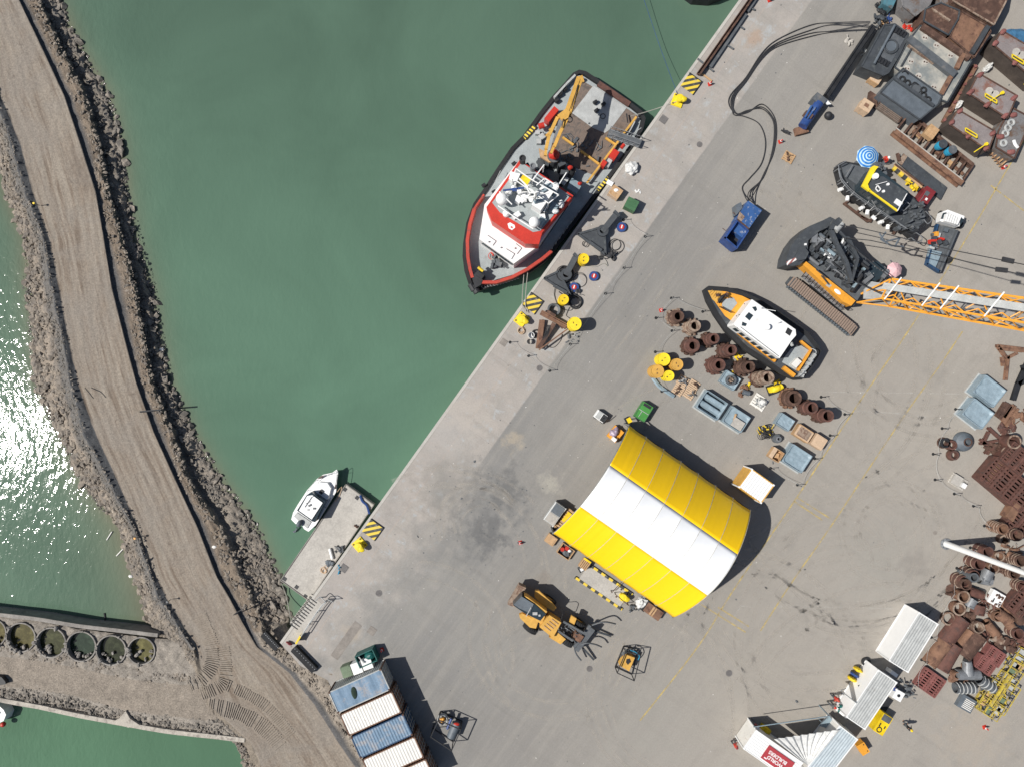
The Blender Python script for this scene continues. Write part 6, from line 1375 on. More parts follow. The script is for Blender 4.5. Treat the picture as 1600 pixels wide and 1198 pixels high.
b = B(); b.beam(W(926, 980, 1.1), W(900, 1014, 1.1), .55, .7); b.beam(W(922, 976, 1.3), W(897, 1010, 1.3), .3, .3); S(b, 'fork_carriage', 'dkgrey')
for x0, y0, x1, y1 in ((927, 984, 955, 993), (911, 1012, 928, 1030)): b = B().beam(W(x0, y0, .6), W(x1, y1, .3), .2, .12); S(b, 'fork', 'char')
for pts in ([(925, 976, 1.2), (937, 972, 1.6), (948, 971, 1.5), (962, 974, .9)], [(902, 1008, 1.2), (916, 1004, 1.6), (930, 1006, 1.4), (940, 1010, 1.0)], [(898, 1014, 1.1), (901, 1022, 1.0), (908, 1031, .8)]): b = B().tube(cat([W(*p_) for p_ in pts], 5), .085, 6); S(b, 'clamp_arm', 'dkgrey')
b = B(); bars(b, .8, 1.2, [(828, 984), (838, 988), (842, 982)], .06); bars(b, 1.2, 1.0, [(876, 952), (880, 956), (876, 968)], .06); S(b, 'mirror_arm', 'black')

# ---- other yard machines
t = thing('compressor', 'yellow compressor in a black tube frame with a blue hose', 'compressor', W(981, 1033), ang(961, 1041, 997, 1046)); b = B().pp([(978, 1022), (992, 1027), (983, 1048), (968, 1039)], .3, 1.3); b.build('housing', 'amber', t, True)
b = B(); b.pp([(979, 1029), (984, 1028), (986, 1033), (981, 1038), (978, 1034)], 1.3, 1.33); b.build('vent', 'black', t, True)
fr = [(974, 1009), (997, 1013), (987, 1053), (961, 1041)]; b = B()
for z in (.15, 1.7):
    for i in range(4): b.beam(W(*fr[i], z) if z < 1 else Vector((*W(*fr[i], .15).xy, z)), W(*fr[(i + 1) % 4], z) if z < 1 else Vector((*W(*fr[(i + 1) % 4], .15).xy, z)), .08)
for f in fr: q0 = W(*f, .15); b.beam(q0, Vector((q0.x, q0.y, 1.7)), .08)
b.build('tube_frame', 'black', t, True, whole=True); b = scrap(14, .9, .25, .6, 31, .6, .2, .6); b.v = [(v_[0] + W(984, 1014).x, v_[1] + W(984, 1014).y, v_[2] + .3) for v_ in b.v]; b.build('engine', 'dkgrey', t, True, whole=True)
b = B().tube(smooth_px([(985, 1015, 1.1), (993, 1018, 1.1), (999, 1024, .8), (997, 1030, .4)], 6), .05); b.build('hose', 'cyan', t, True)
t = thing('winch_unit', 'blue winch unit in a black cage frame near the container row', 'winch', W(707, 1135), ang(691, 1120, 730, 1140)); b = B(); b.hcyl(*W(709, 1140, .8), .48, 1.6, R(68), 18); b.build('drum', 'slate', t, True, True)
b = B(); b.blob(*W(713, 1131, 1.1), .35, .2, .15, 2); b.build('cap', 'red', t, True); b = B(); b.hcyl(*W(702, 1130, 1.0), .14, 1.2, R(68), 10); b.build('cylinder', 'blue', t, True)
b = B(); p = W(691, 1125, 1.0); 
for k in range(5): b.torus(p.x, p.y, .5 + k * .1, .52, .05, 20, 5)
b.build('hose_reel', 'ltgrey', t, True); b = B().blob(p.x, p.y, .8, .3, .25, .25, 5, .5); b.build('hub', 'orange', t, True)
fr = [(688, 1111), (722, 1126), (708, 1158), (676, 1137)]; b = B()
for z in (.1, 1.9):
    for i in range(4): a0 = W(*fr[i], .1); a1 = W(*fr[(i + 1) % 4], .1); b.beam((a0.x, a0.y, z), (a1.x, a1.y, z), .09)
for f in fr: q0 = W(*f, .1); b.beam(q0, (q0.x, q0.y, 1.9), .09)
b.build('cage_frame', 'black', t, True, whole=True)
t = thing('power_pack', 'worn blue hydraulic power pack with an open bay, hoses leading to it', 'power pack', W(1158, 355), ang(1131, 372, 1169, 314)); b = B().pp([(1169, 314), (1190.6, 329), (1170, 358), (1152, 341)], .1, 2.1); b.build('housing', 'blue_worn', t, True)
for pts in ([(1151, 344), (1169, 360), (1170, 358), (1152, 342)], [(1131, 372), (1150, 388), (1151.5, 386), (1133, 370)], [(1151, 344), (1153, 346), (1133.5, 374), (1131, 372)], [(1169, 360), (1170.5, 361), (1152, 389), (1150, 387.5)]): b = B().pp(pts, .1, 2.0); b.build('bay_wall', 'blue', t, True)
b = B().pp([(1152, 346), (1168, 360), (1160, 372), (1143, 359)], .1, 1.5); b.build('engine_cover', 'blue_worn', t, True); b = B().pp([(1142, 360), (1159, 373), (1150, 386), (1133, 372)], .1, .4); b.build('bay_floor', 'black', t, True)
b = B().pp([(1156, 331), (1164, 339), (1158, 347), (1152, 341)], 2.1, 2.13); b.build('rust_patch', 'rust_pale', t, True); b = B().beam(W(1152, 343, 2.12), W(1170, 358, 2.12), .12); b.build('edge_bar', 'rust', t, True); b = B().pp([(1158, 316), (1160, 325), (1152, 335), (1150, 320)], .1, 1.5); b.build('valve_box', 'slate', t, True)
b = B().beam(W(1145, 332, .9), W(1150, 337, .9), .06).beam(W(1129, 357, .9), W(1134, 361, .9), .06); b.build('lug', 'rust', t, True)
for k, (a_, o_) in enumerate((((1360, 34), 0), ((1360, 36), 5), ((1358, 38), 8), ((1352, 40), 11))):
    pts = [(a_[0], a_[1], 1.2), (1300, 36 + o_ * .6 + (8 if k > 1 else 0), .1), (1265, 40 + o_ * 1.6, .1), (1215, 62 + o_, .1), (1190, 84 + o_ * .8, .1), (1165, 122 + o_ * .6, .1), (1142 + o_ * .7, 148, .1), (1139 + o_ * .6, 164, .1), (1150 + o_ * .2, 178, .1), (1168, 176 - o_ * .4 + (5 if k == 3 else 0), .1), (1190, 163 + o_ * .9, .1), (1208 - o_ * .3, 180 + o_ * .6, .1), (1213 - o_ * .4, 205, .1), (1208 - o_ * .3, 240, .1), (1192, 275 + o_ * .4, .1), (1180 - o_ * 1.2, 300, .3), (1169, 316, 1.6)]
    if k == 3: pts = pts[:8] + [(1146, 179, .1), (1162, 182, .1), (1186, 194, .1), (1196, 222, .1), (1190, 255, .1), (1172, 278, .1), (1160, 292, .1), (1163, 305, .3), (1168, 315, 1.6)]
    rope('hydraulic_hose', pts, .055, 'wire', ['black hydraulic hose, outermost of the four looping to the power pack', 'black hydraulic hose, second of the four looping to the power pack', 'black hydraulic hose, third of the four looping to the power pack', 'black hydraulic hose that splits off left of the other three'][k], 'hose', group='hydraulic hoses to the power pack')
t = thing('piling_hammer', 'blue piling hammer lying below the end of the dark leader beam', 'hammer', W(1266, 180), ang(1250, 205, 1284, 158)); ha = ang(1250, 205, 1284, 158)
b = B().tube([W(1254, 198, .9), W(1258, 192, .9), W(1268, 178, .9), W(1280, 162, .9)], .5, 14); b.build('body', 'blue', t, True, True); b = B().tube([W(1258, 184, 1.5), W(1268, 166, 1.5)], .12, 8); b.tube([W(1262, 186, 1.5), W(1274, 168, 1.5)], .1, 8); b.build('cylinder', 'blue_worn', t, True)
b = B(); pbox(b, 1264, 179, .9, .5, .9, .6, ha); b.build('collar', 'rust', t, True); b = B().box(*W(1250, 206, 0).xy, 0, 1.4, .8, .5, R(15)); b.build('foot', 'rust_lt', t, True); b = B(); pbox(b, 1281, 155, 0, .9, 1.3, 1.2, ha); b.build('clamp', 'dkgrey', t, True); b = B().pp([(1289, 153), (1299, 163), (1293, 164), (1286, 157)], .8, .9); b.build('flap', 'white', t, True)
b = B(); b.beam(W(1291, 151, .9), W(1364, 42, .9), .62, .55); b.beam(W(1289, 148, 1.25), W(1362, 40, 1.25), .14, .14); b.beam(W(1294, 153, 1.25), W(1367, 44, 1.25), .1, .12)
t = thing('leader_beam', 'long black leader beam lying from the pontoons down to the blue hammer', 'beam', W(1328, 96), ang(1291, 151, 1364, 42)); b.build('beam', 'black', t, True, whole=True)
b = scrap(22, .7, .9, .9, 17, .4, .2, .7); b.v = [(v_[0] + W(1370, 42).x, v_[1] + W(1370, 42).y, v_[2] + .3) for v_ in b.v]; b.build('head', 'char', t, True, whole=True)
p = W(1294, 181, .4); solo(B().sphere(0, 0, .42, .42, 18, 10), 'black_buoy', 'black', 'shiny black ball lying beside the blue hammer', 'ball', (p.x, p.y, 0), smooth=True)
p = W(1226, 207, .3); solo(scrap(8, .35, .3, .1, 2, .9, .3, .7), 'tripod', 'wire', 'small dark tripod beside the hammer foot', 'tripod', (p.x, p.y, 0))
# truck
ta = ang(1457, 418, 1492, 332); tr = thing('pickup_truck', 'small truck with a white cab and loaded dark blue bed', 'truck', W(1478, 372), ta)
S = lambda b, n, m, par=None: b.build(n, m, par or tr, world=True)
b = B().pp([(1469, 346), (1473, 331), (1481, 328), (1507, 338), (1506, 344), (1499, 354)], .6, 1.5, .0); b.pp([(1476, 346), (1479, 334), (1485, 331), (1503, 339), (1497, 352)], 1.5, 2.0, .05); S(b, 'cab', 'white')
b = B().pp([(1471, 342), (1474, 333), (1479, 332), (1476, 343)], 1.5, 1.62); b.pp([(1502, 341), (1507, 343), (1500, 353)], 1.4, 1.6); S(b, 'windscreen', 'glass')
b = B()
for i in range(5): L(b, 2.03, .04, (1483 + i * 3.4, 333 + i * 1.6), (1479 + i * 3.4, 345 + i * 1.6))
S(b, 'roof_rib', 'ltgrey')
b = B().pp([(1465, 350), (1497, 360), (1468, 426), (1449, 414)], .7, .85); bed = S(b, 'bed', 'dkgrey')
for pts in ([(1465, 350), (1467, 351), (1450, 414), (1448, 413)], [(1496, 359), (1498, 360), (1470, 426), (1467, 425)], [(1448, 413), (1450, 411), (1470, 423), (1468, 426)]): b = B().pp(pts, .7, 1.2); S(b, 'bed_side', 'navy' if pts[0][0] < 1470 else 'dkgrey')
b = B().pp([(1452, 390), (1472, 394), (1462, 418), (1450, 410)], .85, 1.15); S(b, 'load_sheet', 'bluegrey')
q = random.Random(12)
for k, mt in enumerate(('dkgrey', 'steel', 'rust', 'black', 'ltgrey', 'char', 'slate', 'red', 'char', 'orange', 'cyan', 'char', 'rust', 'ltgrey', 'black', 'dkgrey', 'red', 'wood', 'char')): b = B(); x, y = 1466 + q.uniform(-2, 20), 358 + q.uniform(0, 32); pbox(b, x - (y - 358) * .3, y, .85, q.uniform(.3, .8), q.uniform(.2, .5), q.uniform(.2, .6), q.uniform(0, 3)); S(b, 'cargo', mt)
for x, y in ((1469, 335), (1500, 352), (1455, 398), (1482, 406)):
    p = W(x, y, .38); m_ = Matrix.Rotation(ta, 4, 'Z') @ Matrix.Rotation(R(90), 4, 'X'); b = B().lathe((p.x, p.y, .38), [(.18, -.13), (.36, -.13), (.38, 0), (.36, .13), (.18, .13)], 18, m_, True); o = S(b, 'wheel', 'rubber'); b = B().lathe((p.x, p.y, .38), [(.0001, -.1), (.19, -.1), (.19, .1), (.0001, .1)], 12, m_); b.build('rim', 'steel', o, True)
# ================================================================== STORED GOODS IN THE YARD
def casing(x, y, h, mt, flange, label, mouth=.60, teeth=9, hole=.36, base=.93, grp='rusty casings standing in the yard', rz=0):
    h *= 1.3; mouth += .06; hole += .07
    p = W(x, y, h); t = thing('casing', label, 'casing', (p.x, p.y, 0), rz, grp)
    B().lathe((0, 0, 0), [(base * .84, 0), (base * .84, h * .30), (mouth * 1.12, h * .36), (mouth * 1.12, h * .62), (mouth * .98, h * .66), (mouth * .98, h * .86), (mouth, h * .88), (mouth, h), (hole, h), (hole, .1), (hole * .3, .1)], 26).build('body', mt, t, smooth=False)
    b = B().ring(0, 0, .12, base, base * .8, .14, 26); b.build('flange', flange, t); b = B(); q = random.Random(int(x * 3 + y))
    for i in range(teeth):
        a_ = 2 * math.pi * i / teeth + q.uniform(-.15, .15)
        if q.random() < .12: continue
        b.box(math.cos(a_) * (base - .02), math.sin(a_) * (base - .02), 0, q.uniform(.16, .3), q.uniform(.16, .34), q.uniform(.3, .7), a_)
    b.build('tooth', flange, t); return t
for x, y, h, mt, fl, l, mo, ho, ba in ((1060, 494, 1.5, 'rust', 'rust_pale', 'pale flanged casing at the top left end of the rusty casings', .55, .34, .92), (1086, 509, 1.5, 'rust_pale', 'rust_pale', 'pale flanged casing, second along the left row', .56, .34, .90), (1116, 529, 2.0, 'rust_red', 'rust', 'red brown casing close to the pilot boat fender', .50, .30, .80),
        (1083, 540, 1.3, 'rust_red', 'rust', 'broad dark red casing left of its row, standing alone', .66, .34, .96), (1143, 547, 2.0, 'rust_red', 'rust', 'red brown casing below the pilot boat, fifth along the row', .52, .30, .88), (1124, 570, 1.6, 'rust_red', 'rust_red', 'red brown casing nearest the pale blue crate with the steel ring', .60, .34, .98),
        (1171, 573, 2.1, 'rust', 'rust', 'dark brown casing with a yellow scrap above it', .55, .32, .92), (1200, 590, 2.3, 'rust_pale', 'rust', 'pale brown casing beside the yellow engine', .62, .38, .96), (1241, 622, 1.3, 'rust', 'rust_lt', 'widest brown casing with big teeth', .74, .46, 1.08),
        (1269, 637, 1.6, 'rust_red', 'rust', 'reddish casing between the widest one and the last one', .58, .38, .80), (1293.5, 649.5, 1.9, 'rust_red', 'rust', 'pinkish red casing at the right end of the row', .60, .40, .78)):
    casing(x, y, h, mt, fl, l, mo, 10, ho, ba)
def goods(name, label, cat_, x, y, sx, sy, h, rz, mt, seed=0, grp=None, load=None, n=14, pal='wood_pale', wall=0):
    p = W(x, y, h * .5); t = thing(name, label, cat_, (p.x, p.y, 0), rz, grp); b = B()
    for i in range(5): b.box(0, -sy / 2 + sy * (i + .5) / 5, .10, sx, sy / 5 * .8, .04)
    b.build('boards', pal, t, whole=True); b = B()
    for i in (-1, 0, 1): b.box(i * (sx / 2 - .08), 0, 0, .1, sy, .1)
    b.build('bearer', pal, t)
    if wall:
        b = B()
        for s_ in (-1, 1): b.box(s_ * (sx / 2 - .03), 0, .14, .05, sy, wall); b.box(0, s_ * (sy / 2 - .03), .14, sx - .12, .05, wall)
        b.build('side', pal, t, whole=True)
    if load: c_ = scrap(n, sx * .24, sy * .24, h, seed, .75, .15, .5); c_.v = [(v_[0], v_[1], v_[2] + .14) for v_ in c_.v]; c_.build('load', load, t, whole=True)
    return t
g_ = R(-33)
goods('pallet', 'pallet stacked with grey pump parts beside the yellow drums', 'pallet', 1067, 595, 1.15, 1.1, .35, g_, 'wood', 1, 'pallets below the yellow drums', 'steel', 12); goods('pallet', 'pallet with brown forked fittings, the upper right of four', 'pallet', 1084, 602, 1.15, 1.1, .3, g_, 'wood', 2, 'pallets below the yellow drums', 'rust', 6)
goods('pallet', 'pallet with brown fittings at the lower left of four', 'pallet', 1060, 609, 1.15, 1.1, .3, g_, 'wood', 3, 'pallets below the yellow drums', 'rust', 6); goods('pallet', 'pallet with dark tools, the lower right of four', 'pallet', 1077, 615, 1.15, 1.1, .3, g_, 'wood', 4, 'pallets below the yellow drums', 'dkgrey', 5)
rope('plastic_sheet', [(1020, 590, .1), (1030, 603, .1), (1045, 614, .15), (1053, 619, .1)], .22, 'tarp_blue', 'long rolled pale blue sheet lying left of the pallets', 'sheet')
def wrapped(x, y, sx, sy, h, rz, mt, label, seed, holes=0, name='covered_crate', cat_='crate', grp='pale blue covered crates', tray=True, z=0):
    h *= 1.0
    p = W(x, y, h); t = thing(name, label, cat_, (p.x, p.y, z), rz, grp); b = B(); n = 26; vs = []
    if tray: B().box(0, 0, 0, sx + .3, sy + .3, .07).build('base_tray', 'ltgrey', t)
    q = lambda u, v, hh: Vector((u * sx / 2, v * sy / 2, hh))
    for i in range(n + 1):
        for j in range(n + 1):
            u, v = -1 + 2 * i / n, -1 + 2 * j / n; e = max(abs(u), abs(v)); er = (u ** 6 + v ** 6) ** (1 / 6); zz = h - (.20 * h * min(1, (1 - er) / .12) if er < 1 else 0) + .05 * fbm(u * 2 + seed, v * 2, 1.6, 3)
            if holes == 2: zz -= .8 * h * max(0, math.sin((v + .1) * math.pi * 2.6)) ** 2 * (1 if abs(u) < .85 else 0)
            if e > .99: zz = h - .02
            pt = q(u, v, zz); vs.append(pt)
    fs = [(i * (n + 1) + j, (i + 1) * (n + 1) + j, (i + 1) * (n + 1) + j + 1, i * (n + 1) + j + 1) for i in range(n) for j in range(n)]
    b.add(vs, fs); b.build('cover', mt, t, smooth=True, whole=True); b = B()
    for s_ in (-1, 1): b.box(s_ * (sx / 2 - .03), 0, .07, .06, sy, h - .09); b.box(0, s_ * (sy / 2 - .03), .07, sx - .12, .06, h - .09)
    b.build('side', mt, t, whole=True); return t
w_ = wrapped(1113, 633, 2.7, 2.2, 1.1, g_, 'tarp_blue', 'large pale blue covered crate with deep folds, beside the four pallets', 1, 2)
w_ = wrapped(1151, 655, 2.4, 2.0, 1.0, g_, 'tarp_blue', 'pale blue covered crate with a square white pad on top', 4); B().box(.35, -.35, 1.0, 1.25, 1.0, .12).build('pad', 'concrete', w_); B().box(-.3, .1, .98, .2, .75, .06, .3).build('plank', 'wood', w_)
wrapped(1227, 659, 1.7, 1.35, .9, g_, 'tarp_blue', 'smaller pale blue covered crate left of the wooden boxes', 7, tray=False)
wrapped(1246, 716, 2.5, 2.2, 1.1, g_, 'tarp_blue', 'pale blue covered crate in front of the open wooden box, lowest of its set', 9)
t = wrapped(1141, 594, 1.9, 1.5, .7, g_, 'tarp_blue', 'pale blue covered crate carrying a heavy steel ring of bolts', 11, tray=False); B().ring(0, 0, .7, .55, .38, .4, 22).build('steel_ring', 'dkgrey', t); c_ = scrap(24, .25, .25, .1, 5, .2, .1, .2); c_.v = [(a_, b_, e_ + .85) for a_, b_, e_ in c_.v]; c_.build('bolts', 'rust_pale', t, whole=True)
wrapped(1547, 611, 2.8, 2.3, 1.2, R(52) + R(90), 'tarp_blue', 'upper one of two blue grey covered boxes at the right', 13); wrapped(1529, 646, 2.7, 2.2, 1.2, R(52) + R(90), 'tarp_blue', 'lower one of two blue grey covered boxes at the right', 15)
t = crate_box('wooden_crate', 'open top plywood crate full of speckled goods, right of the small blue crate', 'crate', 1256, 677, 1.75, 1.35, .9, g_, 'wood', 'wood_pale', 'wooden boxes by the yellow line', 1); B().box(0, 0, .925, 1.35, 1.0, .04).build('load', 'rust_pale', t)
crate_box('wooden_crate', 'pinkish plywood crate at the right end, near the yellow line', 'crate', 1280, 690, 1.35, 1.35, 1.0, g_, 'wood_pale', 'wood_pale', 'wooden boxes by the yellow line', 1)
t = thing('wooden_crate', 'open wooden box with an empty dark inside, left of the lowest blue crate', 'crate', W(1209, 709, .4), g_, 'wooden boxes by the yellow line'); b = B()
for s_ in (-1, 1): b.box(s_ * .62, 0, 0, .06, 1.2, .8); b.box(0, s_ * .58, 0, 1.2, .06, .8)
b.build('side', 'wood', t, whole=True); B().box(0, 0, .02, 1.15, 1.1, .06).build('floor', 'wood', t); B().box(-.45, 0, .8, .45, 1.2, .04).build('lid', 'wood_pale', t); B().box(.2, 0, .08, .5, .5, .3, .4).build('load', 'wood', t)
t = goods('pallet', 'pallet with crumpled white sheeting and bottles, below the casings', 'pallet', 1187, 628, 1.6, 1.5, .4, g_, 'wood', 6, None, 'ltgrey', 22, 'whitewash'); tarp_ = B().blob(.1, .1, .4, .5, .4, .3, 3, .6, 14, 8); tarp_.build('sheeting', 'tarp_white', t)
t = thing('valve_block', 'grey and brown steel valve block between the ring crate and white pallet', 'machine part', W(1162, 613), g_); c_ = scrap(14, .6, .5, .4, 21, .5, .2, .6); c_.build('body', 'rust_lt', t, whole=True); B().hcyl(.1, .05, .5, .28, .7, .3, 14).build('cylinder', 'slate', t)
t = thing('engine', 'yellow engine on a black tray beside the pale brown casing', 'engine', W(1210, 607), R(20)); B().box(0, 0, 0, 1.7, 1.1, .1).build('tray', 'black', t); b = B().blob(0, 0, .5, .65, .38, .38, 3, .25, 14, 8).box(-.5, .1, .1, .5, .6, .6).hcyl(.5, 0, .5, .3, .4, .2, 14); b.build('block', 'yellow_bright', t, whole=True)
for k, (x, y, s, l) in enumerate(((1153, 557, .6, 'yellow scrap part between two upper casings'), (1146, 583, .35, 'small yellow part left of the dark brown casing'), (1170, 600, .4, 'faded yellow part beside the valve block'), (1216, 597, .5, 'dirty yellow frame part above the yellow engine'))):
    p = W(x, y, .2); solo(scrap(7, s * .5, s * .4, .2, 40 + k, .5, .15, .5), 'yellow_part', 'yellow', l, 'machine part', (p.x, p.y, 0))
p = W(1196, 674, .3); t = thing('ring_heap', 'heap of dark wire rings and yellow straps below the blue crates', 'heap', (p.x, p.y, 0)); b = B(); q = random.Random(3)
for i in range(24): b.torus(q.uniform(-.5, .5), q.uniform(-.5, .5), .1 + q.uniform(0, .5), q.uniform(.2, .42), .035, 14, 4, q.uniform(0, 3), q.uniform(-.9, .9))
b.build('rings', 'wire', t, whole=True); scrap(16, .6, .6, .5, 8, 1, .2, .6).build('straps', 'yellow', t, whole=True)
p = W(1214, 685, .4); t = thing('steel_hub', 'grey round steel hub beside the ring heap', 'machine part', (p.x, p.y, 0)); B().ring(0, 0, 0, .48, .22, .5, 20).build('rim', 'dkgrey', t); B().ring(.1, 0, .5, .3, .16, .2, 16).build('collar', 'steel', t)
# around the tent
p = W(1006, 643, 1.0); t = thing('green_skip', 'bright green steel skip above the tent corner', 'skip', (p.x, p.y, 0), R(58)); b = B().box(0, 0, .1, 1.9, 1.25, .85); b.build('tub', 'green_bright', t)
b = B().box(0, 0, .95, .06, 1.2, .05).box(-.4, .2, .95, .7, .05, .05); b.build('lid_bar', 'ltgrey', t); B().box(.72, 0, .95, .3, .9, .03).build('slot', 'black', t); b = B().beam((-.9, -.63, .95), (.9, -.63, .95), .06).beam((-.9, .63, .95), (.9, .63, .95), .06).beam((-.93, -.6, .95), (-.93, .6, .95), .06); b.build('rim', 'green', t, whole=True)
p = W(940, 651, .9); t = thing('golf_cart', 'small white utility cart standing alone above the tent', 'cart', (p.x, p.y, 0), R(-35)); B().box(-.1, 0, .35, 1.3, .95, .5, 0, .06).build('body', 'white', t); B().box(.25, 0, .85, .5, .8, .04).build('seat', 'black', t); B().box(-.35, 0, .85, .5, .8, .05).build('bonnet', 'ltgrey', t); b = B()
for sx in (-.45, .45):
    for sy in (-.45, .45): b.lathe((sx, sy, .2), [(.1, -.08), (.2, -.08), (.2, .08), (.1, .08)], 12, Matrix.Rotation(R(90), 4, 'X'), True)
b.build('wheel', 'rubber', t); b = B().beam((.5, -.4, .9), (.5, .4, 1.3), .06).tube([(.3, 0, .9), (.15, 0, 1.1)], .03); b.build('steering_column', 'black', t)
p = W(962, 678, .8); t = thing('work_machine', 'small orange machine draped in purple plastic at the tent corner', 'machine', (p.x, p.y, 0), R(50)); B().box(0, 0, .15, 1.5, 1.2, .5).build('chassis', 'orange', t); B().blob(.1, .2, .85, .55, .45, .3, 4, .5, 14, 8).build('plastic_cover', 'tarp_purple' if 'tarp_purple' in MT else 'tarp_white', t); B().box(-.55, -.2, .65, .4, .5, .4).build('battery_box', 'white', t); c_ = scrap(8, .6, .5, .3, 7); c_.v = [(a_, b_, e_ + .65) for a_, b_, e_ in c_.v]; c_.build('controls', 'wood', t, whole=True)
p = W(983, 656, 1.5); t = thing('light_tower', 'small yellow light tower at the top corner of the tent', 'lamp', (p.x, p.y, 0), .5); B().box(0, 0, 0, .5, .5, .3).build('base', 'black', t); B().tube([(0, 0, .3), (0, 0, 1.5)], .06).build('mast', 'black', t); B().box(0, 0, 1.5, .45, .55, .12).build('lamp_head', 'yellow', t)
p = W(867, 803, 1.4); t = thing('box_trailer', 'grey topped box trailer at the left end of the tent', 'trailer', (p.x, p.y, 0), R(55)); B().box(0, 0, .2, 2.3, 1.25, 1.15).build('box', 'ltgrey', t); B().box(.55, 0, 1.35, 1.05, 1.1, .06).build('roof_panel', 'slate', t); B().box(-.55, 0, 1.35, 1.0, 1.1, .04).build('roof_sheet', 'concrete', t); b = B().beam((-1.15, .64, 1.3), (1.15, .64, 1.3), .06).beam((-1.3, -.64, .9), (1.2, -.64, 1.3), .08); b.build('rail', 'white', t)
t = thing('timber_stack', 'stack of boards with a yellow wrapper beside the box trailer', 'timber', W(884, 812), R(52)); b = B()
for i in range(9): b.box(-1.2 + i * .3, 0, .0, .22, 1.3, .7 + .05 * (i % 2))
b.build('boards', 'wood', t, whole=True); B().box(.4, .25, .76, 1.2, .5, .06).build('wrapper', 'yellow', t)
p = W(861, 843, .5); solo(B().box(0, 0, 0, 1.1, 1.0, .5).box(.3, 0, .5, .2, .9, .03), 'cardboard_box', 'wood', 'low brown box under the left corner of the tent', 'box', (p.x, p.y, 0), R(-35))
p = W(884, 861, .4); t = thing('fire_crate', 'open wooden crate with red cans under the tent edge', 'crate', (p.x, p.y, 0), R(-35)); b = B()
for s_ in (-1, 1): b.box(s_ * .75, 0, 0, .06, 1.25, .5); b.box(0, s_ * .6, 0, 1.45, .06, .5)
b.build('side', 'wood', t, whole=True); B().box(0, 0, .02, 1.4, 1.15, .08).build('floor', 'char', t)
for x_, y_ in ((-.45, .0), (-.1, .35)): b = B().cyl(x_, y_, .1, .25, .45, 14, .22); b.build('can', 'red', t)
B().blob(.3, .3, .35, .2, .2, .15, 2).build('ball', 'white', t); B().blob(.2, -.2, .2, .4, .3, .1, 5, .5).build('sack', 'dkgrey', t)
t = thing('timber_rack', 'short rack of yellow and brown boards at the tent edge', 'rack', W(913, 879, .5), R(55)); b = B()
for i in range(5): b.box(0, -.4 + i * .2, 0, 1.1, .13, .5)
b.build('boards', 'wood', t, whole=True); B().box(.5, 0, .5, .2, .9, .05).build('strap', 'yellow', t)
p = W(909, 889, .6); t = thing('welder', 'small grey welding set beside the timber rack', 'welder', (p.x, p.y, 0), R(30)); B().box(0, 0, 0, .7, .5, .6).build('case', 'dkgrey', t); B().box(0, 0, .6, .35, .3, .06).build('panel', 'white', t); B().tube([(-.3, -.25, .6), (-.3, 0, .8), (-.3, .25, .6)], .03).build('handle', 'black', t)
t = thing('loading_platform', 'low grey platform edged in black and yellow at the tent side', 'platform', W(943, 914), ang(908, 900, 978, 948)); rz = ang(908, 900, 978, 948)
B().box(.05, .0, 0, 5.4, 1.75, .16).build('deck', 'concrete', t); b = B().box(0, -1.0, 0, 6.2, .26, .2).box(0, 1.0, 0, 6.2, .26, .2); b.build('striped_kerb', 'hazard_blocks', t)
quay_bollard(972, 930, R(-35), 'yellow bollard casting lying in a frame at the platform end'); 
b = B(); bars(b, 0, .9, [(956, 925), (972, 908)], .07); bars(b, 0, .9, [(962, 928), (982, 945)], .07); solo(b, 'lifting_frame', 'rust', 'brown tube frame round the bollard casting at the tent edge', 'frame', W(968, 927).to_tuple(), world=True)
tarp(1004, 943, 1.3, 1.1, .7, R(20), 'tarp_white', 'knotted white sack between the bollard casting and the tent corner', 8, .5, 'sack', 'sack')
p = W(991, 948); solo(scrap(12, .5, .3, .3, 41), 'chain_heap', 'dkgrey', 'dark chain heap left of the knotted white sack', 'chain', (p.x, p.y, 0)); 
p = W(1021, 955, .8); t = thing('generator', 'low brown and black generator under the lower tent corner', 'generator', (p.x, p.y, 0), R(-35)); B().box(0, 0, .1, 2.0, 1.1, .7).build('body', 'rust_lt', t); b = B().box(-.2, 0, .8, .2, 1.0, .06).box(.1, 0, .8, .15, 1.0, .06); b.build('rib', 'wood', t); B().box(-.95, 0, .0, .25, 1.3, .75).build('radiator', 'black', t)

# ---- big steel pontoons, upper right
def slab(name, label, pts, z, mt, cat_='steel pontoon', grp='steel pontoon sections stored at the upper right', z0=0, edge=None):
    cxm = sum(p[0] for p in pts) / len(pts); cym = sum(p[1] for p in pts) / len(pts); c_ = W(cxm, cym, z); c_.z = 0
    t = thing(name, label, cat_, c_, ang(*pts[0], *pts[1]), grp); B().pp(pts, z0, z).build('hull', 'darkside' if mt == 'reddeck' else mt, t, True); b = B()
    if mt == 'reddeck': B().pp(shrink(pts, .03), z, z + .03).build('deck', mt, t, True)
    for i in range(len(pts)): b.beam(W(*pts[i], z + .04), W(*pts[(i + 1) % len(pts)], z + .04), .14, .10)
    b.build('rim', edge or mt, t, True, whole=True); return t
def add(t, name, mt, f, par=None): b = B(); f(b); b.build(name, mt, par or t, True, whole=name in ('frame', 'weld_seam'))
t = slab('pontoon_section', 'charcoal pontoon section with a round well, nearest the leader beam', [(1381, 40), (1398, 38), (1420, 54), (1405, 86), (1388, 114), (1380, 118), (1346, 104)], 1.9, 'char')
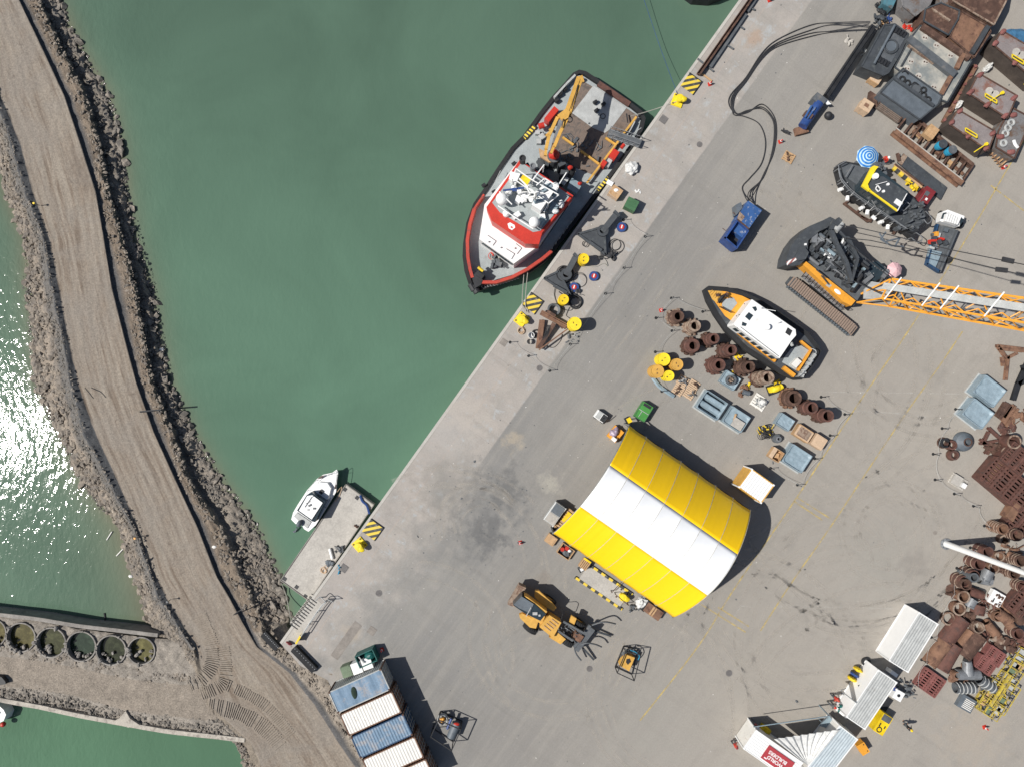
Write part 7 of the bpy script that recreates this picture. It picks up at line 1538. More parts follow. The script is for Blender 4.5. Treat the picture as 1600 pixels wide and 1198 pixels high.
add(t, 'pipe', 'slate', lambda b: b.tube([W(1398, 40, 2.1), W(1366, 100, 2.1)], .14, 8)); add(t, 'well_deck', 'dkgrey', lambda b: b.pp([(1401, 44), (1416, 56), (1387, 108), (1371, 97)], 1.9, 1.94)); add(t, 'well_ring', 'char', lambda b: b.torus(*W(1392, 73, 2.0), .72, .12, 22)); add(t, 'well_cap', 'slate', lambda b: b.cyl(*W(1392, 73, 1.94), .55, .1, 20))
for cx_, cy_ in ((1406, 51), (1380, 97)):
    for k in range(4): add(t, 'frame_bay', 'black', lambda b: b.box(*W(cx_ - 6 + k * 4.2, cy_ - 3 + k * 2.4, 1.95).xy, 1.94, .22, .62, .16, R(-33)))
t = slab('pontoon_section', 'slate pontoon section with rows of round fender tyres on top', [(1411, 107), (1472, 150), (1466, 163), (1437, 187), (1376, 145), (1400, 118)], 1.9, 'slate', edge='char')
add(t, 'ledge', 'char', lambda b: L(b, 2.0, .3, (1396, 122), (1458, 166)))
for x, y in ((1410, 124), (1418, 130), (1443, 141), (1443, 149), (1450, 156)): add(t, 'tyre', 'rubber', lambda b: b.torus(*W(x, y, 2.0), .28, .10, 16)); 
add(t, 'hatch_ring', 'char', lambda b: b.torus(*W(1431, 139, 1.98), .52, .07, 20)); add(t, 'hatch_cap', 'dkgrey', lambda b: b.cyl(*W(1431, 139, 1.9), .45, .08, 18)); add(t, 'guard_hoop', 'black', lambda b: b.tube(smooth_px([(1409, 113, 2), (1414, 111, 2.1), (1419, 116, 2)], 5), .07)); add(t, 'guard_hoop', 'black', lambda b: b.tube(smooth_px([(1424, 133, 2), (1429, 129, 2.1), (1435, 133, 2)], 5), .07))
t = slab('pontoon_section', 'wide pale grey pontoon deck with ringed bolt pads', [(1438, 40), (1518, 95), (1480, 160), (1466, 155), (1398, 105), (1418, 66)], 1.75, 'deck_blotch' if 'deck_blotch' in MT else 'deckgrey', edge='char')
add(t, 'crossbeam', 'dkgrey', lambda b: b.beam(W(1418, 61, 2.0), W(1491, 118, 2.0), .75, .5)); add(t, 'crossbeam', 'rust_pale', lambda b: b.beam(W(1419, 71, 1.9), W(1489, 121, 1.9), .2, .3)); add(t, 'crossbeam', 'rust_lt', lambda b: b.beam(W(1487, 117, 1.95), W(1470, 148, 1.95), .4, .4)); add(t, 'crossbeam', 'rust_lt', lambda b: b.beam(W(1505, 85, 1.95), W(1494, 108, 1.95), .4, .4)); add(t, 'crossbeam', 'rust', lambda b: b.beam(W(1440, 42, 1.95), W(1514, 92, 1.95), .6, .35)); add(t, 'crossbeam', 'char', lambda b: b.beam(W(1424, 76, 1.86), W(1408, 104, 1.86), .12, .2))
for x, y in ((1445, 59), (1463, 71), (1485, 87), (1446, 97), (1435, 119), (1459, 136), (1417, 107), (1423, 96)): add(t, 'bolt_pad', 'concrete', lambda b: b.cyl(*W(x, y, 1.75), .33, .04, 16)); add(t, 'bolt', 'rust', lambda b: b.cyl(*W(x - 2, y, 1.8), .07, .06, 8)); add(t, 'bolt', 'rust', lambda b: b.cyl(*W(x + 2, y + 1, 1.8), .07, .06, 8))
t = slab('hatch_cover', 'rusty brown hatch cover, left one beside the pale pontoon deck', [(1446, 14), (1470, 5), (1499, 17), (1497, 30), (1482, 55), (1443, 33)], 2.2, 'rust', 'hatch cover', 'rusty hatch covers', edge='char'); add(t, 'weld_seam', 'rust_pale', lambda b: L(b, 2.25, .18, (1455, 14), (1484, 33)))
t = slab('hatch_cover', 'rusty brown hatch cover, right one beside the pale pontoon deck', [(1502, 18), (1530, 34), (1546, 44), (1548, 50), (1522, 90), (1484, 58)], 2.1, 'rust_lt', 'hatch cover', 'rusty hatch covers', edge='rust'); add(t, 'side_beam', 'char', lambda b: b.beam(W(1543, 42, 2.3), W(1518, 84, 2.3), .45, .4))
slab('pontoon_section', 'dark grey brown pontoon section cut by the top edge, left one', [(1412, -30), (1470, -30), (1452, 8), (1430, 25), (1411, 10), (1408, -4)], 1.6, 'greysteel_rust'); slab('pontoon_section', 'large rusty pontoon section cut by the top edge, right one', [(1482, -40), (1580, -40), (1572, 2), (1553, 39), (1490, 2)], 2.3, 'rust', edge='rust_pale')
slab('pontoon_section', 'narrow dark steel section between the rusty covers and the top edge', [(1466, -30), (1480, -35), (1491, 3), (1548, 40), (1543, 46), (1470, 4)], 1.5, 'greysteel_rust')
for k, (pts, l) in enumerate((([(1565, 48), (1640, 92), (1622, 130), (1552, 70)], 'reddish grey pontoon section at the right edge, upper of three'), ([(1529, 115), (1589, 150), (1574, 185), (1513, 146)], 'reddish grey pontoon section, middle of three in the right row'), ([(1497, 172), (1555, 206), (1544, 236), (1483, 194)], 'reddish grey pontoon section, lowest of three with black tyres along it'))):
    t = slab('pontoon_section', l, pts, 2.1, 'reddeck', edge='rust'); q = random.Random(k); (ax, ay), (bx_, by_), (cx_, cy_), (dx_, dy_) = pts
    for (x, y) in ((ax + 3, ay + 2), (bx_ - 4, by_ + 3), (cx_ - 3, cy_ - 4), (dx_ + 4, dy_ - 2), ((cx_ + dx_) / 2, (cy_ + dy_) / 2 - 2)): add(t, 'lug', 'pinkred', lambda b: b.blob(*W(x, y, 2.2), .42, .26, .22, k, .4, 9, 5, .6))
    mx, my = (ax + cx_) / 2, (ay + cy_) / 2
    def fr(b):
        for j in range(2): L(b, 2.5, .08, (mx - 12, my - 4 + j * 5), (mx + 6, my + 7 + j * 5))
        L(b, 2.5, .08, (mx - 12, my - 4), (mx - 12, my + 1)); L(b, 2.5, .08, (mx + 6, my + 7), (mx + 6, my + 12))
    add(t, 'frame', 'yellow_bright', fr)
    if k < 2:
        add(t, 'bolt_pad', 'concrete', lambda b: b.cyl(*W(mx - 6, my - 7, 2.1), .42, .08, 16)); add(t, 'bolt_pad', 'concrete', lambda b: b.cyl(*W(mx + 3, my - 2, 2.1), .42, .08, 16))
    lx_, ly_ = (cx_ - 22, cy_ + 2) if k != 1 else (1547, 158); add(t, 'ladder_rail', 'yellow_bright', lambda b: b.beam(W(lx_, ly_, 2.5), W(lx_ + 18, ly_ - 12, 2.5), .09).cyl(*W(lx_ + 18, ly_ - 12, 2.4), .18, .2, 10))
for i, (x, y) in enumerate(((1489, 200), (1500, 208), (1509, 216), (1520, 225), (1532, 234))): m_ = R(-35); t_ = solo(B().torus(0, 0, 0, .28, .12, 18), 'fender_tyre', 'rubber', '%s black tyre along the lowest reddish pontoon' % ['first', 'second', 'third', 'fourth', 'fifth'][i], 'tyre', W(x, y, 1.0).to_tuple(), m_, 'tyres along the reddish pontoon'); t_.rotation_euler = (R(50), 0, R(-35))
t = slab('steel_barge_part', 'grey steel part with round rings on the far right of the pontoons', [(1580, 168), (1612, 185), (1585, 248), (1556, 230), (1560, 205)], 1.6, 'greysteel_rust', 'steel part', None, edge='rust')
for x, y in ((1580, 192), (1575, 200), (1571, 209), (1568, 224)): add(t, 'ring', 'ltgrey', lambda b: b.torus(*W(x, y, 1.7), .3, .12, 16))
for x, y in ((1583, 180), (1563, 214), (1580, 238)): add(t, 'lug', 'pinkred', lambda b: b.blob(*W(x, y, 1.7), .45, .28, .2, 3, .4))
add(t, 'arch', 'white', lambda b: b.tube(smooth_px([(1584, 220, 1.8), (1586, 226, 1.9), (1590, 231, 1.8)], 4), .16))
t = thing('wooden_ladder', 'brown slatted rack at the foot of the lowest reddish pontoon', 'rack', W(1560, 246, .3), R(-50)); b = B()
for i in range(5): b.box(-.8 + i * .4, 0, 0, .12, 1.3, .3)
b.build('slats', 'wood', t, whole=True); b = B().box(0, .6, .3, 2, .1, .06).box(0, -.6, .3, 2, .1, .06); b.build('rail', 'rust_lt', t)
for x, y, l in ((1548, 103, 'white'), (1503, 160, 'white')): tarp(x, y, 1.2, .55, .8, R(50), 'tarp_white', 'crumpled white sheet beside the %s reddish pontoon' % ('middle' if y < 120 else 'lowest'), int(x), .4, 'sheet', 'plastic_sheet')
pm('tarp_deep', (.05, .15, .27), .5, var=.25, sc=2, bump=.4, bsc=4)
tarp(1592, 58, 3.2, 2.6, 1.4, R(20), 'tarp_deep', 'bright blue tarpaulin over goods in the upper right corner', 5, .25); 
t = thing('long_girder', 'long pale brown girder between the slate deck and the reddish pontoons', 'girder', W(1500, 130), ang(1535, 90, 1478, 190)); b = B().beam(W(1524, 103, .3), W(1474, 192, .3), .5, .3); b.build('web', 'rust_lt', t, True); b = B()
for i in range(7): q0 = W(1524 - i * 8, 104 + i * 14, .55); b.box(q0.x, q0.y, .45, .3, .25, .2, .5)
b.build('bracket', 'pinkred', t, True)
# cradle of girders with barrels
t = thing('steel_cradle', 'long rusty girder cradle with crossbars, holding cyan barrels', 'cradle', W(1458, 232), ang(1403, 198, 1503, 286)); ca2 = ang(1403, 198, 1503, 286)
def gird(b, x0, y0, x1, y1, z, w, h): p0, p1 = W(x0, y0, z), W(x1, y1, z); b.beam(p0, p1, w, .06); b.beam(p0 - Vector((0, 0, h)), p1 - Vector((0, 0, h)), w, .06); b.beam(p0 - Vector((0, 0, h / 2)), p1 - Vector((0, 0, h / 2)), .08, h)
b = B(); gird(b, 1399, 204, 1504, 287, .8, .62, .7); b.build('girder', 'rust_lt', t, True, whole=True); b = B(); gird(b, 1420, 176, 1521, 258, .8, .35, .7); b.build('girder', 'rust', t, True, whole=True); b = B().beam(W(1400, 200, .86), W(1504, 281, .86), .1, .05); b.build('weld_seam', 'concrete', t, True)
for i in range(11): f = i / 10; b = B().beam(W(1402 + 101 * f, 201 + 82 * f, .6), W(1421 + 99 * f, 177 + 81 * f, .6), .16, .4); b.build('crossbar', 'rust', t, True)
for k in range(9): q = random.Random(k); f = q.random(); b = B(); p = W(1408 + 92 * f + 4, 198 + 78 * f - 6, .4); b.box(p.x, p.y, .2, q.uniform(.5, 1.2), q.uniform(.3, .6), q.uniform(.1, .4), ca2 + q.choice([0, 1.57])); b.build('plate', ['wood', 'rust_pale', 'rust_lt'][k % 3], t, True)
for x, y, l in ((1474, 225, 'cyan barrel with a black lid on the girder cradle, left one'), (1489, 234, 'cyan barrel with a grey lid on the girder cradle, right one')):
    p = W(x, y, 1.8); t_ = thing('barrel', l, 'barrel', (p.x, p.y, .85)); B().lathe((0, 0, 0), [(.40, 0), (.46, .3), (.46, .65), (.42, .9)], 20).build('shell', 'cyan', t_, smooth=False); B().cyl(0, 0, .9, .46, .06, 20).build('lid', 'char' if x < 1480 else 'dkgrey', t_)
crate_box('wooden_crate', 'brown wooden crate with white edges on the girder cradle', 'crate', 1456, 206, 1.1, 1.3, .7, R(-37), 'wood', 'wood', None, 3, z=.85)
t = thing('steel_ramp', 'dark steel ramp plate lying between the cradle and the grey workboat', 'ramp', W(1441, 275), ang(1408, 246, 1474, 303)); B().pp([(1412, 240), (1480, 293), (1470, 312), (1403, 254)], .12, .32).build('plate', 'char', t, True); b = B().beam(W(1398, 257, .4), W(1442, 290, .4), .18, .2).beam(W(1405, 252, .45), W(1402, 240, .4), .3, .2); b.build('side_girder', 'rust', t, True)
b = B().pp([(1403, 254), (1412, 240), (1418, 245), (1409, 259)], .32, .36); b.build('worn_end', 'rust_pale', t, True)
t = thing('striped_beam', 'black and yellow striped board between the workboat and steel ramp', 'board', W(1413, 282, .3), ang(1393, 266, 1432, 299)); B().box(0, .15, 0, 3.7, .38, .3).build('board', 'hazard_blocks', t); B().box(0, .55, 0, 3.9, .3, .12).build('back_board', 'wood', t); b = B(); c_ = scrap(10, .7, .2, .2, 3); c_.v = [(a_ + .9, b_ - .2, e_ + .3) for a_, b_, e_ in c_.v]; c_.build('clamps', 'yellow', t, whole=True)
p = W(1447, 308, 1.3); t = thing('power_unit', 'maroon power unit box behind the grey workboat', 'machine', (p.x, p.y, 0), R(55)); B().box(0, 0, .1, 2.1, 1.15, 1.2).build('housing', 'maroon', t); B().box(.35, .1, 1.3, .5, .4, .04).build('grille', 'dkgrey', t); B().box(-.2, -.15, 1.3, .25, .22, .06).build('cap', 'white', t); B().tube([(-.9, .3, 1.35), (-.3, .3, 1.42), (.5, .35, 1.35)], .03).build('pipe', 'steel', t)
crate_box('wooden_crate', 'pale plywood crate beside the charcoal pontoon', 'crate', 1369, 122, 1.15, 1.05, .8, R(-33), 'wood', 'wood_pale', None, 1); t = crate_box('wooden_crate', 'pale plywood crate above the striped board rack with faint red marks', 'crate', 1354, 165, 1.25, 1.2, 1.1, R(-33), 'wood_pale', 'wood_pale', None, 1); B().box(0, 0, 1.126, .5, .4, .004).build('mark', 'rust_lt', t)
b = B().pp([(1360, 142), (1372, 150), (1370, 168), (1357, 160)], .0, .5); solo(b, 'rusty_bin', 'rust', 'rusty bin against the pale plywood crate', 'bin', W(1366, 156).to_tuple(), world=True)
t = thing('deck_grating', 'dark slatted grating lying below the slate pontoon', 'grating', W(1390, 173, .3), ang(1374, 157, 1408, 181)); b = B()
for i in range(8): b.box(0, -.65 + i * .18, 0, 3.0, .11, .28)
b.build('slats', 'wood_deck', t, whole=True); b = B().box(-1.45, 0, .28, .12, 1.4, .05).box(1.45, 0, .28, .12, 1.4, .05); b.build('end_bar', 'rust', t)
t = goods('pallet', 'brown pallet with scattered parts below the blue hammer', 'pallet', 1232, 246, 1.2, 1.1, .15, R(-30), 'wood', 9, None, 'rust', 8, 'wood')
pm('teal_dull', (.07, .18, .22), .6, var=.3, col2=(.10, .09, .08))
t = thing('engine_unit', 'teal engine unit with black machinery at the top edge', 'engine', W(1386, 10), R(60)); B().pp([(1386, -10), (1402, -4), (1394, 14), (1379, 6)], .3, 1.3).build('housing', 'teal_dull', t, True); c_ = scrap(18, .7, .5, .7, 55, .4, .2, .6); c_.v = [(a_ + W(1377, 17).x, b_ + W(1377, 17).y, e_ + .1) for a_, b_, e_ in c_.v]; c_.build('engine', 'black', t, True, whole=True)
for x, y, mt, l in ((1391, 30, 'blue', 'blue bag beside the head of the leader beam'), (1415, 32, 'dkgrey', 'small heap of dark parts at the charcoal pontoon corner'), (1419, 42, 'red', 'red part at the edge of the charcoal pontoon'), (1350, 80, 'ltgrey', 'pale part lying against the leader beam'), (1328, 64, 'concrete', 'pale lump of spilled material left of the leader beam'), (1381, 38, 'wood', 'pile of wood offcuts by the leader beam head')):
    p = W(x, y, .2); solo(scrap(7, .4, .3, .2, int(x), .4, .2, .6), 'loose_part', mt, l, 'part', (p.x, p.y, 0))
# ---- right side: frames, beams, rings
def iframe(name, label, segs, mt, w=.28, cat_='steel frame'):
    b = B(); p0 = None
    for x0, y0, x1, y1 in segs: p0, p1 = W(x0, y0, .4), W(x1, y1, .4); b.beam(p0, p1, w, .05); b.beam(p0 - Vector((0, 0, .3)), p1 - Vector((0, 0, .3)), w, .05); b.beam(p0 - Vector((0, 0, .15)), p1 - Vector((0, 0, .15)), .06, .28)
    return solo(b, name, mt, label, cat_, (p0.x, p0.y, 0), world=True)
iframe('steel_trestle', 'rusty triangular frame near the right edge below the boom', [(1558, 540, 1600, 545), (1560, 541, 1574, 560), (1574, 560, 1590, 552), (1576, 556, 1572, 594), (1567, 558, 1569, 572), (1562, 545, 1600, 549)], 'rust_lt')
iframe('steel_trestle', 'dark rusty beams lying below the black triangular frame, left bundle', [(1576, 630, 1562, 653), (1572, 628, 1558, 650), (1580, 634, 1569, 652)], 'rust', .3); iframe('steel_trestle', 'brown rusty beams, right bundle below the black frame', [(1587, 634, 1568, 661), (1591, 638, 1572, 666), (1584, 632, 1566, 656)], 'rust_lt', .3)
iframe('steel_trestle', 'black steel frame cut by the right edge', [(1610, 560, 1592, 600), (1592, 600, 1584, 625), (1600, 570, 1610, 600), (1592, 600, 1610, 590)], 'black', .5)
iframe('scrap_beams', 'crossed rusty beams below the two covered boxes', [(1545, 668, 1565, 686), (1532, 693, 1560, 688), (1540, 708, 1560, 694), (1533, 686, 1545, 698), (1546, 674, 1536, 694)], 'rust_red', .28)
t = thing('steel_dome', 'large round dark steel cone with a rusty mouth', 'steel cone', W(1509, 690, .6).xy.to_3d()); B().lathe((0, 0, 0), [(1.08, 0), (1.08, .15), (.95, .5), (.55, .9), (.5, .95), (.42, .95), (.4, .3)], 28).build('cone', 'slate', t, smooth=False); B().ring(.0, 0, .9, .46, .36, .1, 20).build('mouth', 'rust', t)
for x, y, mt, l in ((1488, 695, 'rust_red', 'small rusty ring left of the dark steel cone, upper'), (1491, 711, 'rust_red', 'small rusty ring below the dark steel cone'), (1477, 692, 'black', 'small black ring at the far left of the steel cone')):
    p = W(x, y, .5); t = thing('steel_ring', l, 'ring', (p.x, p.y, 0)); B().ring(0, 0, 0, .52, .34, .55, 22).build('sleeve', mt, t); B().ring(0, 0, .0, .62, .5, .1, 22).build('flange', 'rust', t)
t = goods('pallet', 'pale pallet of white boxes near the right chain', 'pallet', 1497, 752, 1.9, 1.3, .3, R(-32), 'wood', 3, None, None, 0, 'concrete'); B().box(-.35, 0, .14, 1.0, 1.1, .3).build('box', 'concrete', t); B().box(.6, -.1, .14, .5, .5, .35).build('box', 'white', t)
# light mast
t = thing('light_mast', 'tall white steel light mast rising near the right edge', 'lamp post', W(1478, 849), 0); B().lathe((0, 0, 0), [(.36, 0), (.34, 1), (.17, 19)], 18).build('pole', 'white', t, smooth=True); B().cyl(0, 0, 0, .62, .1, 20).build('base_flange', 'steel', t); b = B()
for i in range(8): b.cyl(.5 * math.cos(i * .785), .5 * math.sin(i * .785), .1, .05, .08, 6)
b.build('anchor_bolt', 'dkgrey', t); b = B().ring(0, 0, 18.6, .9, .75, .12, 20); 
for a_ in range(6): b.box(.95 * math.cos(a_ * 1.05), .95 * math.sin(a_ * 1.05), 18.4, .45, .4, .25, a_ * 1.05)
b.build('lamp_ring', 'ltgrey', t, whole=True)
# ---- the pile of pipe pieces at the right
def standing(x, y, r, h, mt, label, rib=0, ri=None, name='pipe_section'):
    h *= 1.25
    p = W(x, y, h); t = thing(name, label, 'pipe piece', (p.x, p.y, 0)); ri = ri or r - .10; B().ring(0, 0, 0, r, ri, h, 26).build('wall', mt, t)
    b = B()
    for k in range(rib): b.torus(0, 0, h * (k + .6) / (rib + .3), r + .02, .05, 26, 5)
    if rib: b.build('rib', 'rust_pale' if mt != 'rust_pale' else 'rust', t)
    else: B().ring(0, 0, h - .06, r + .06, ri, .08, 26).build('collar', 'rust_pale' if mt.startswith('rust') else mt, t)
for a in ((1568, 826, .58, 1.5, 'rust_lt', 'ribbed pipe piece at the chain end above the light mast', 5), (1590, 836, .62, 1.4, 'rust', 'ribbed pipe piece at the right edge above the light mast', 4), (1544, 862, .60, 1.3, 'rust_red', 'pipe piece with a grey collar just below the mast', 1), (1562, 869, .50, .5, 'rust_lt', 'short pipe ring below the mast, right one'),
          (1531, 881, .62, 1.4, 'rust_red', 'banded pipe piece below the mast, left one', 2), (1553, 887, .55, .6, 'rust_lt', 'short open ring among the banded pieces'), (1522, 899, .60, 1.4, 'rust_red', 'banded pipe piece with a pale rim, left of the grey drum', 2), (1507, 908, .60, 1.2, 'rust_red', 'banded pipe piece at the far left of the upper pile', 2),
          (1510, 913, .58, 1.5, 'rust', 'tall dark pipe piece beside the grey collar', 1), (1522, 902, .45, 1.7, 'dkgrey', 'narrow dark pipe standing among the banded pieces'), (1506, 932, .62, .9, 'rust_lt', 'pale mouthed pipe ring standing alone, upper'), (1499, 951, .66, .7, 'rust_lt', 'pale mouthed pipe ring standing alone, lower'),
          (1482, 966, .68, .35, 'rust', 'thin split ring beside the long white container', 0, .56), (1530, 980, .62, .7, 'rust_pale', 'coiled pale pipe ring between the half shells', 3), (1596, 876, .60, 1.3, 'rust', 'ribbed dark piece at the right edge below the mast', 4), (1586, 896, .58, 1.0, 'rust', 'ribbed dark piece, lower one at the right edge', 3), (1598, 916, .6, .9, 'rust_red', 'ribbed dark piece cut by the right edge', 3),
          (1570, 843, .5, .6, 'rust', 'short dark ring between the ribbed pieces', 0), (1592, 990, .6, 1.1, 'rust_red', 'toothed dark red piece at the right edge', 2), (1560, 963, .55, .7, 'rust_lt', 'pale rimmed elbow end right of the white plate', 1)): standing(*a[:6], *a[6:])
def lying(x, y, r, l, rz, mt, label, z=0, half=False, rib=0, ri=None):
    p = W(x, y, z + r); t = thing('pipe_section', label, 'pipe piece', (p.x, p.y, z), rz); ri = ri or r - .08
    if half:
        b = B(); n = 14; vs = []
        for i in range(n + 1):
            a_ = math.pi * i / n; 
            for rr in (r, ri): 
                for u in (-l / 2, l / 2): vs.append((u, rr * math.cos(a_), rr * math.sin(a_)))
        fs = [];  
        for i in range(n): o = 4 * i; fs += [(o, o + 1, o + 5, o + 4), (o + 3, o + 2, o + 6, o + 7), (o, o + 4, o + 6, o + 2), (o + 1, o + 3, o + 7, o + 5)]
        b.add(vs, fs); b.build('shell', mt, t, smooth=False, whole=True)
    else: B().hcyl(0, 0, r, r, l, 0, 24, ri).build('shell', mt, t)
    b = B()
    for k in range(rib): m_ = -l / 2 + l * (k + .5) / rib; b.torus(m_, 0, 0 if half else r, r + .02, .06, 24, 5, 0, R(90))
    if rib and not half: b.build('rib', 'ltgrey', t)
    b = B().box(l / 2 - .1, 0, (r if half else 2 * r), .14, .5, .05).box(-l / 2 + .1, 0, (r if half else 2 * r), .14, .5, .05); b.build('lug', mt, t)
b_ = R(52)
for a in ((1497, 988, .95, 3.2, b_, 'rust_red', 'large brown half shell lying near the split ring', 0, True), (1472, 1022, .85, 3.4, b_, 'rust_lt', 'large brown half shell above the lowest pink grating, left', 0, True), (1488, 1030, .85, 3.2, R(60), 'rust_red', 'large brown half shell leaning on its left neighbour', .1, True), (1524, 1012, .95, 3.0, b_, 'rust', 'large grey brown half shell in the middle of the pile', .1, True),
          (1514, 1002, .6, 2.2, b_, 'rust_lt', 'narrow brown half shell between the large ones', 0, True), (1523, 925, .5, 1.6, R(-20), 'rust_red', 'shiny brown pipe lying beside the white plate', 0), (1516, 941, .55, 1.0, R(60), 'steel', 'grey steel pipe stub with a bright spot', 0), (1540, 899, .62, 1.3, R(60), 'steel', 'grey steel drum below the light mast', 0), (1538, 905, .55, 1.2, R(-10), 'steel', 'grey steel pipe with a highlight beside the dark pipe', 0),
          (1534, 954, .75, 1.1, R(80), 'rust_red', 'curved brown shell with a pale patch inside', 0, True), (1566, 962, .6, 1.8, R(-35), 'rust_lt', 'tapered brown pipe right of the white plate', 0), (1575, 972, .5, 1.4, R(-55), 'rust_lt', 'brown pipe with two bright spots near the right edge', 0), (1549, 982, .5, 2.0, R(-50), 'rust_lt', 'brown elbow pipe with a pale rim', 0), (1557, 996, .45, 1.2, R(-30), 'rust_pale', 'short pale brown pipe end below the elbow', 0),
          (1507, 1074, .55, 2.1, R(0), 'dkgrey', 'grey pipe with white bands, left one at the bottom of the pile', 0, False, 5), (1541, 1068, .55, 1.9, R(-35), 'dkgrey', 'grey pipe with white bands, right one beside the yellow frames', 0, False, 4), (1590, 962, .5, 1.6, R(-60), 'rust', 'dark brown pipe at the right edge beside the pink grating', 0), (1563, 942, .55, 1.9, R(-25), 'rust_lt', 'brown open trough beside the white plate', 0, True)): lying(*a)
t = thing('pipe_branch', 'grey steel branch pipe with a rusty stub', 'pipe piece', W(1514, 1050, .8).xy.to_3d(), R(0)); b = B().tube([(-1.2, -.3, .6), (1.2, -.3, .6)], .55, 18).tube([(0, -.2, .65), (-.2, 1.3, .8)], .6, 18, taper=.42); b.build('body', 'steel', t, whole=True); B().ring(-1.3, -.3, .1, .4, .3, .8, 18).build('stub', 'rust_lt', t)
t = thing('white_plate', 'white steel plate littered with small brown parts', 'plate', W(1551, 932), R(-30)); B().box(0, 0, .1, 1.5, 1.5, .5).build('plate', 'white', t); c_ = scrap(12, .55, .55, .1, 5, .3, .1, .4); c_.v = [(a_, b_, e_ + .6) for a_, b_, e_ in c_.v]; c_.build('parts', 'rust', t, whole=True)
def grating(x, y, lx, ly, h, rz, label, cols_=2, mt='pinkred', n=7):
    p = W(x, y, h); t = thing('pink_grating', label, 'grating', (p.x, p.y, 0), rz, 'reddish slotted racks'); b = B()
    for s_ in (-1, 1): b.box(s_ * lx / 2, 0, 0, .12, ly, h); b.box(0, s_ * ly / 2, 0, lx, .12, h + .002)
    for c_ in range(1, cols_): b.box(-lx / 2 + lx * c_ / cols_, 0, h - .25, .28, ly, .245)
    b.build('frame', mt, t, whole=True); b = B()
    for i in range(n): b.box(0, -ly / 2 + ly * (i + .5) / n, h - .2, lx, ly / n * .52, .14)
    for c_ in range(cols_ * 2): b.box(-lx / 2 + lx * (c_ + .5) / (cols_ * 2), 0, h - .12, .10, ly, .13)
    b.build('slats', mt, t, whole=True); B().box(0, 0, .05, lx * .96, ly * .96, .1).build('floor', 'rust', t)
grating(1454, 1066, 2.6, 2.2, .5, R(-35), 'pale reddish slotted rack at the lower left of the pipe pile', 2); grating(1555, 1025, 1.9, 1.6, .8, R(-35), 'dark reddish slotted rack beside the yellow frames, upper', 2); grating(1541, 1039, 1.9, 1.5, .8, R(-35), 'dark reddish slotted rack beside the yellow frames, lower', 2)
grating(1562, 744, 3.0, 3.0, 1.3, R(-40), 'large reddish slotted rack, left one at the right edge', 2, 'rust_red'); grating(1592, 770, 3.0, 3.0, 1.2, R(-40), 'large reddish slotted rack at the right edge, second', 2, 'rust_red'); grating(1596, 815, 2.4, 2.6, 1.1, R(-40), 'large reddish slotted rack at the right edge, third', 2, 'rust_red'); grating(1597, 940, 2.0, 3.0, 1.0, R(-40), 'reddish slotted rack at the right edge beside the pipes', 2, 'rust_red')
grating(1590, 716, 2.8, 2.4, 1.5, R(-40), 'large reddish slotted rack at the right edge, uppermost', 3, 'rust_red')
b = B().pp([(1540, 752), (1566, 712), (1574, 714), (1548, 760)], .2, 1.0); solo(b, 'side_plate', 'rust_lt', 'pale brown side plate along the left of the reddish racks', 'plate', W(1556, 735).to_tuple(), world=True)
b = B().pp([(1572, 806), (1586, 784), (1596, 790), (1583, 815)], .2, 1.2); solo(b, 'side_plate', 'rust_lt', 'pale brown plate at the end of the third reddish rack', 'plate', W(1582, 800).to_tuple(), world=True)
standing(1585, 690, .7, 1.2, 'rust_red', 'dark red pipe piece above the reddish racks', 0); standing(1573, 706, .5, .8, 'rust_red', 'smaller dark red piece left of its neighbour above the racks', 0)
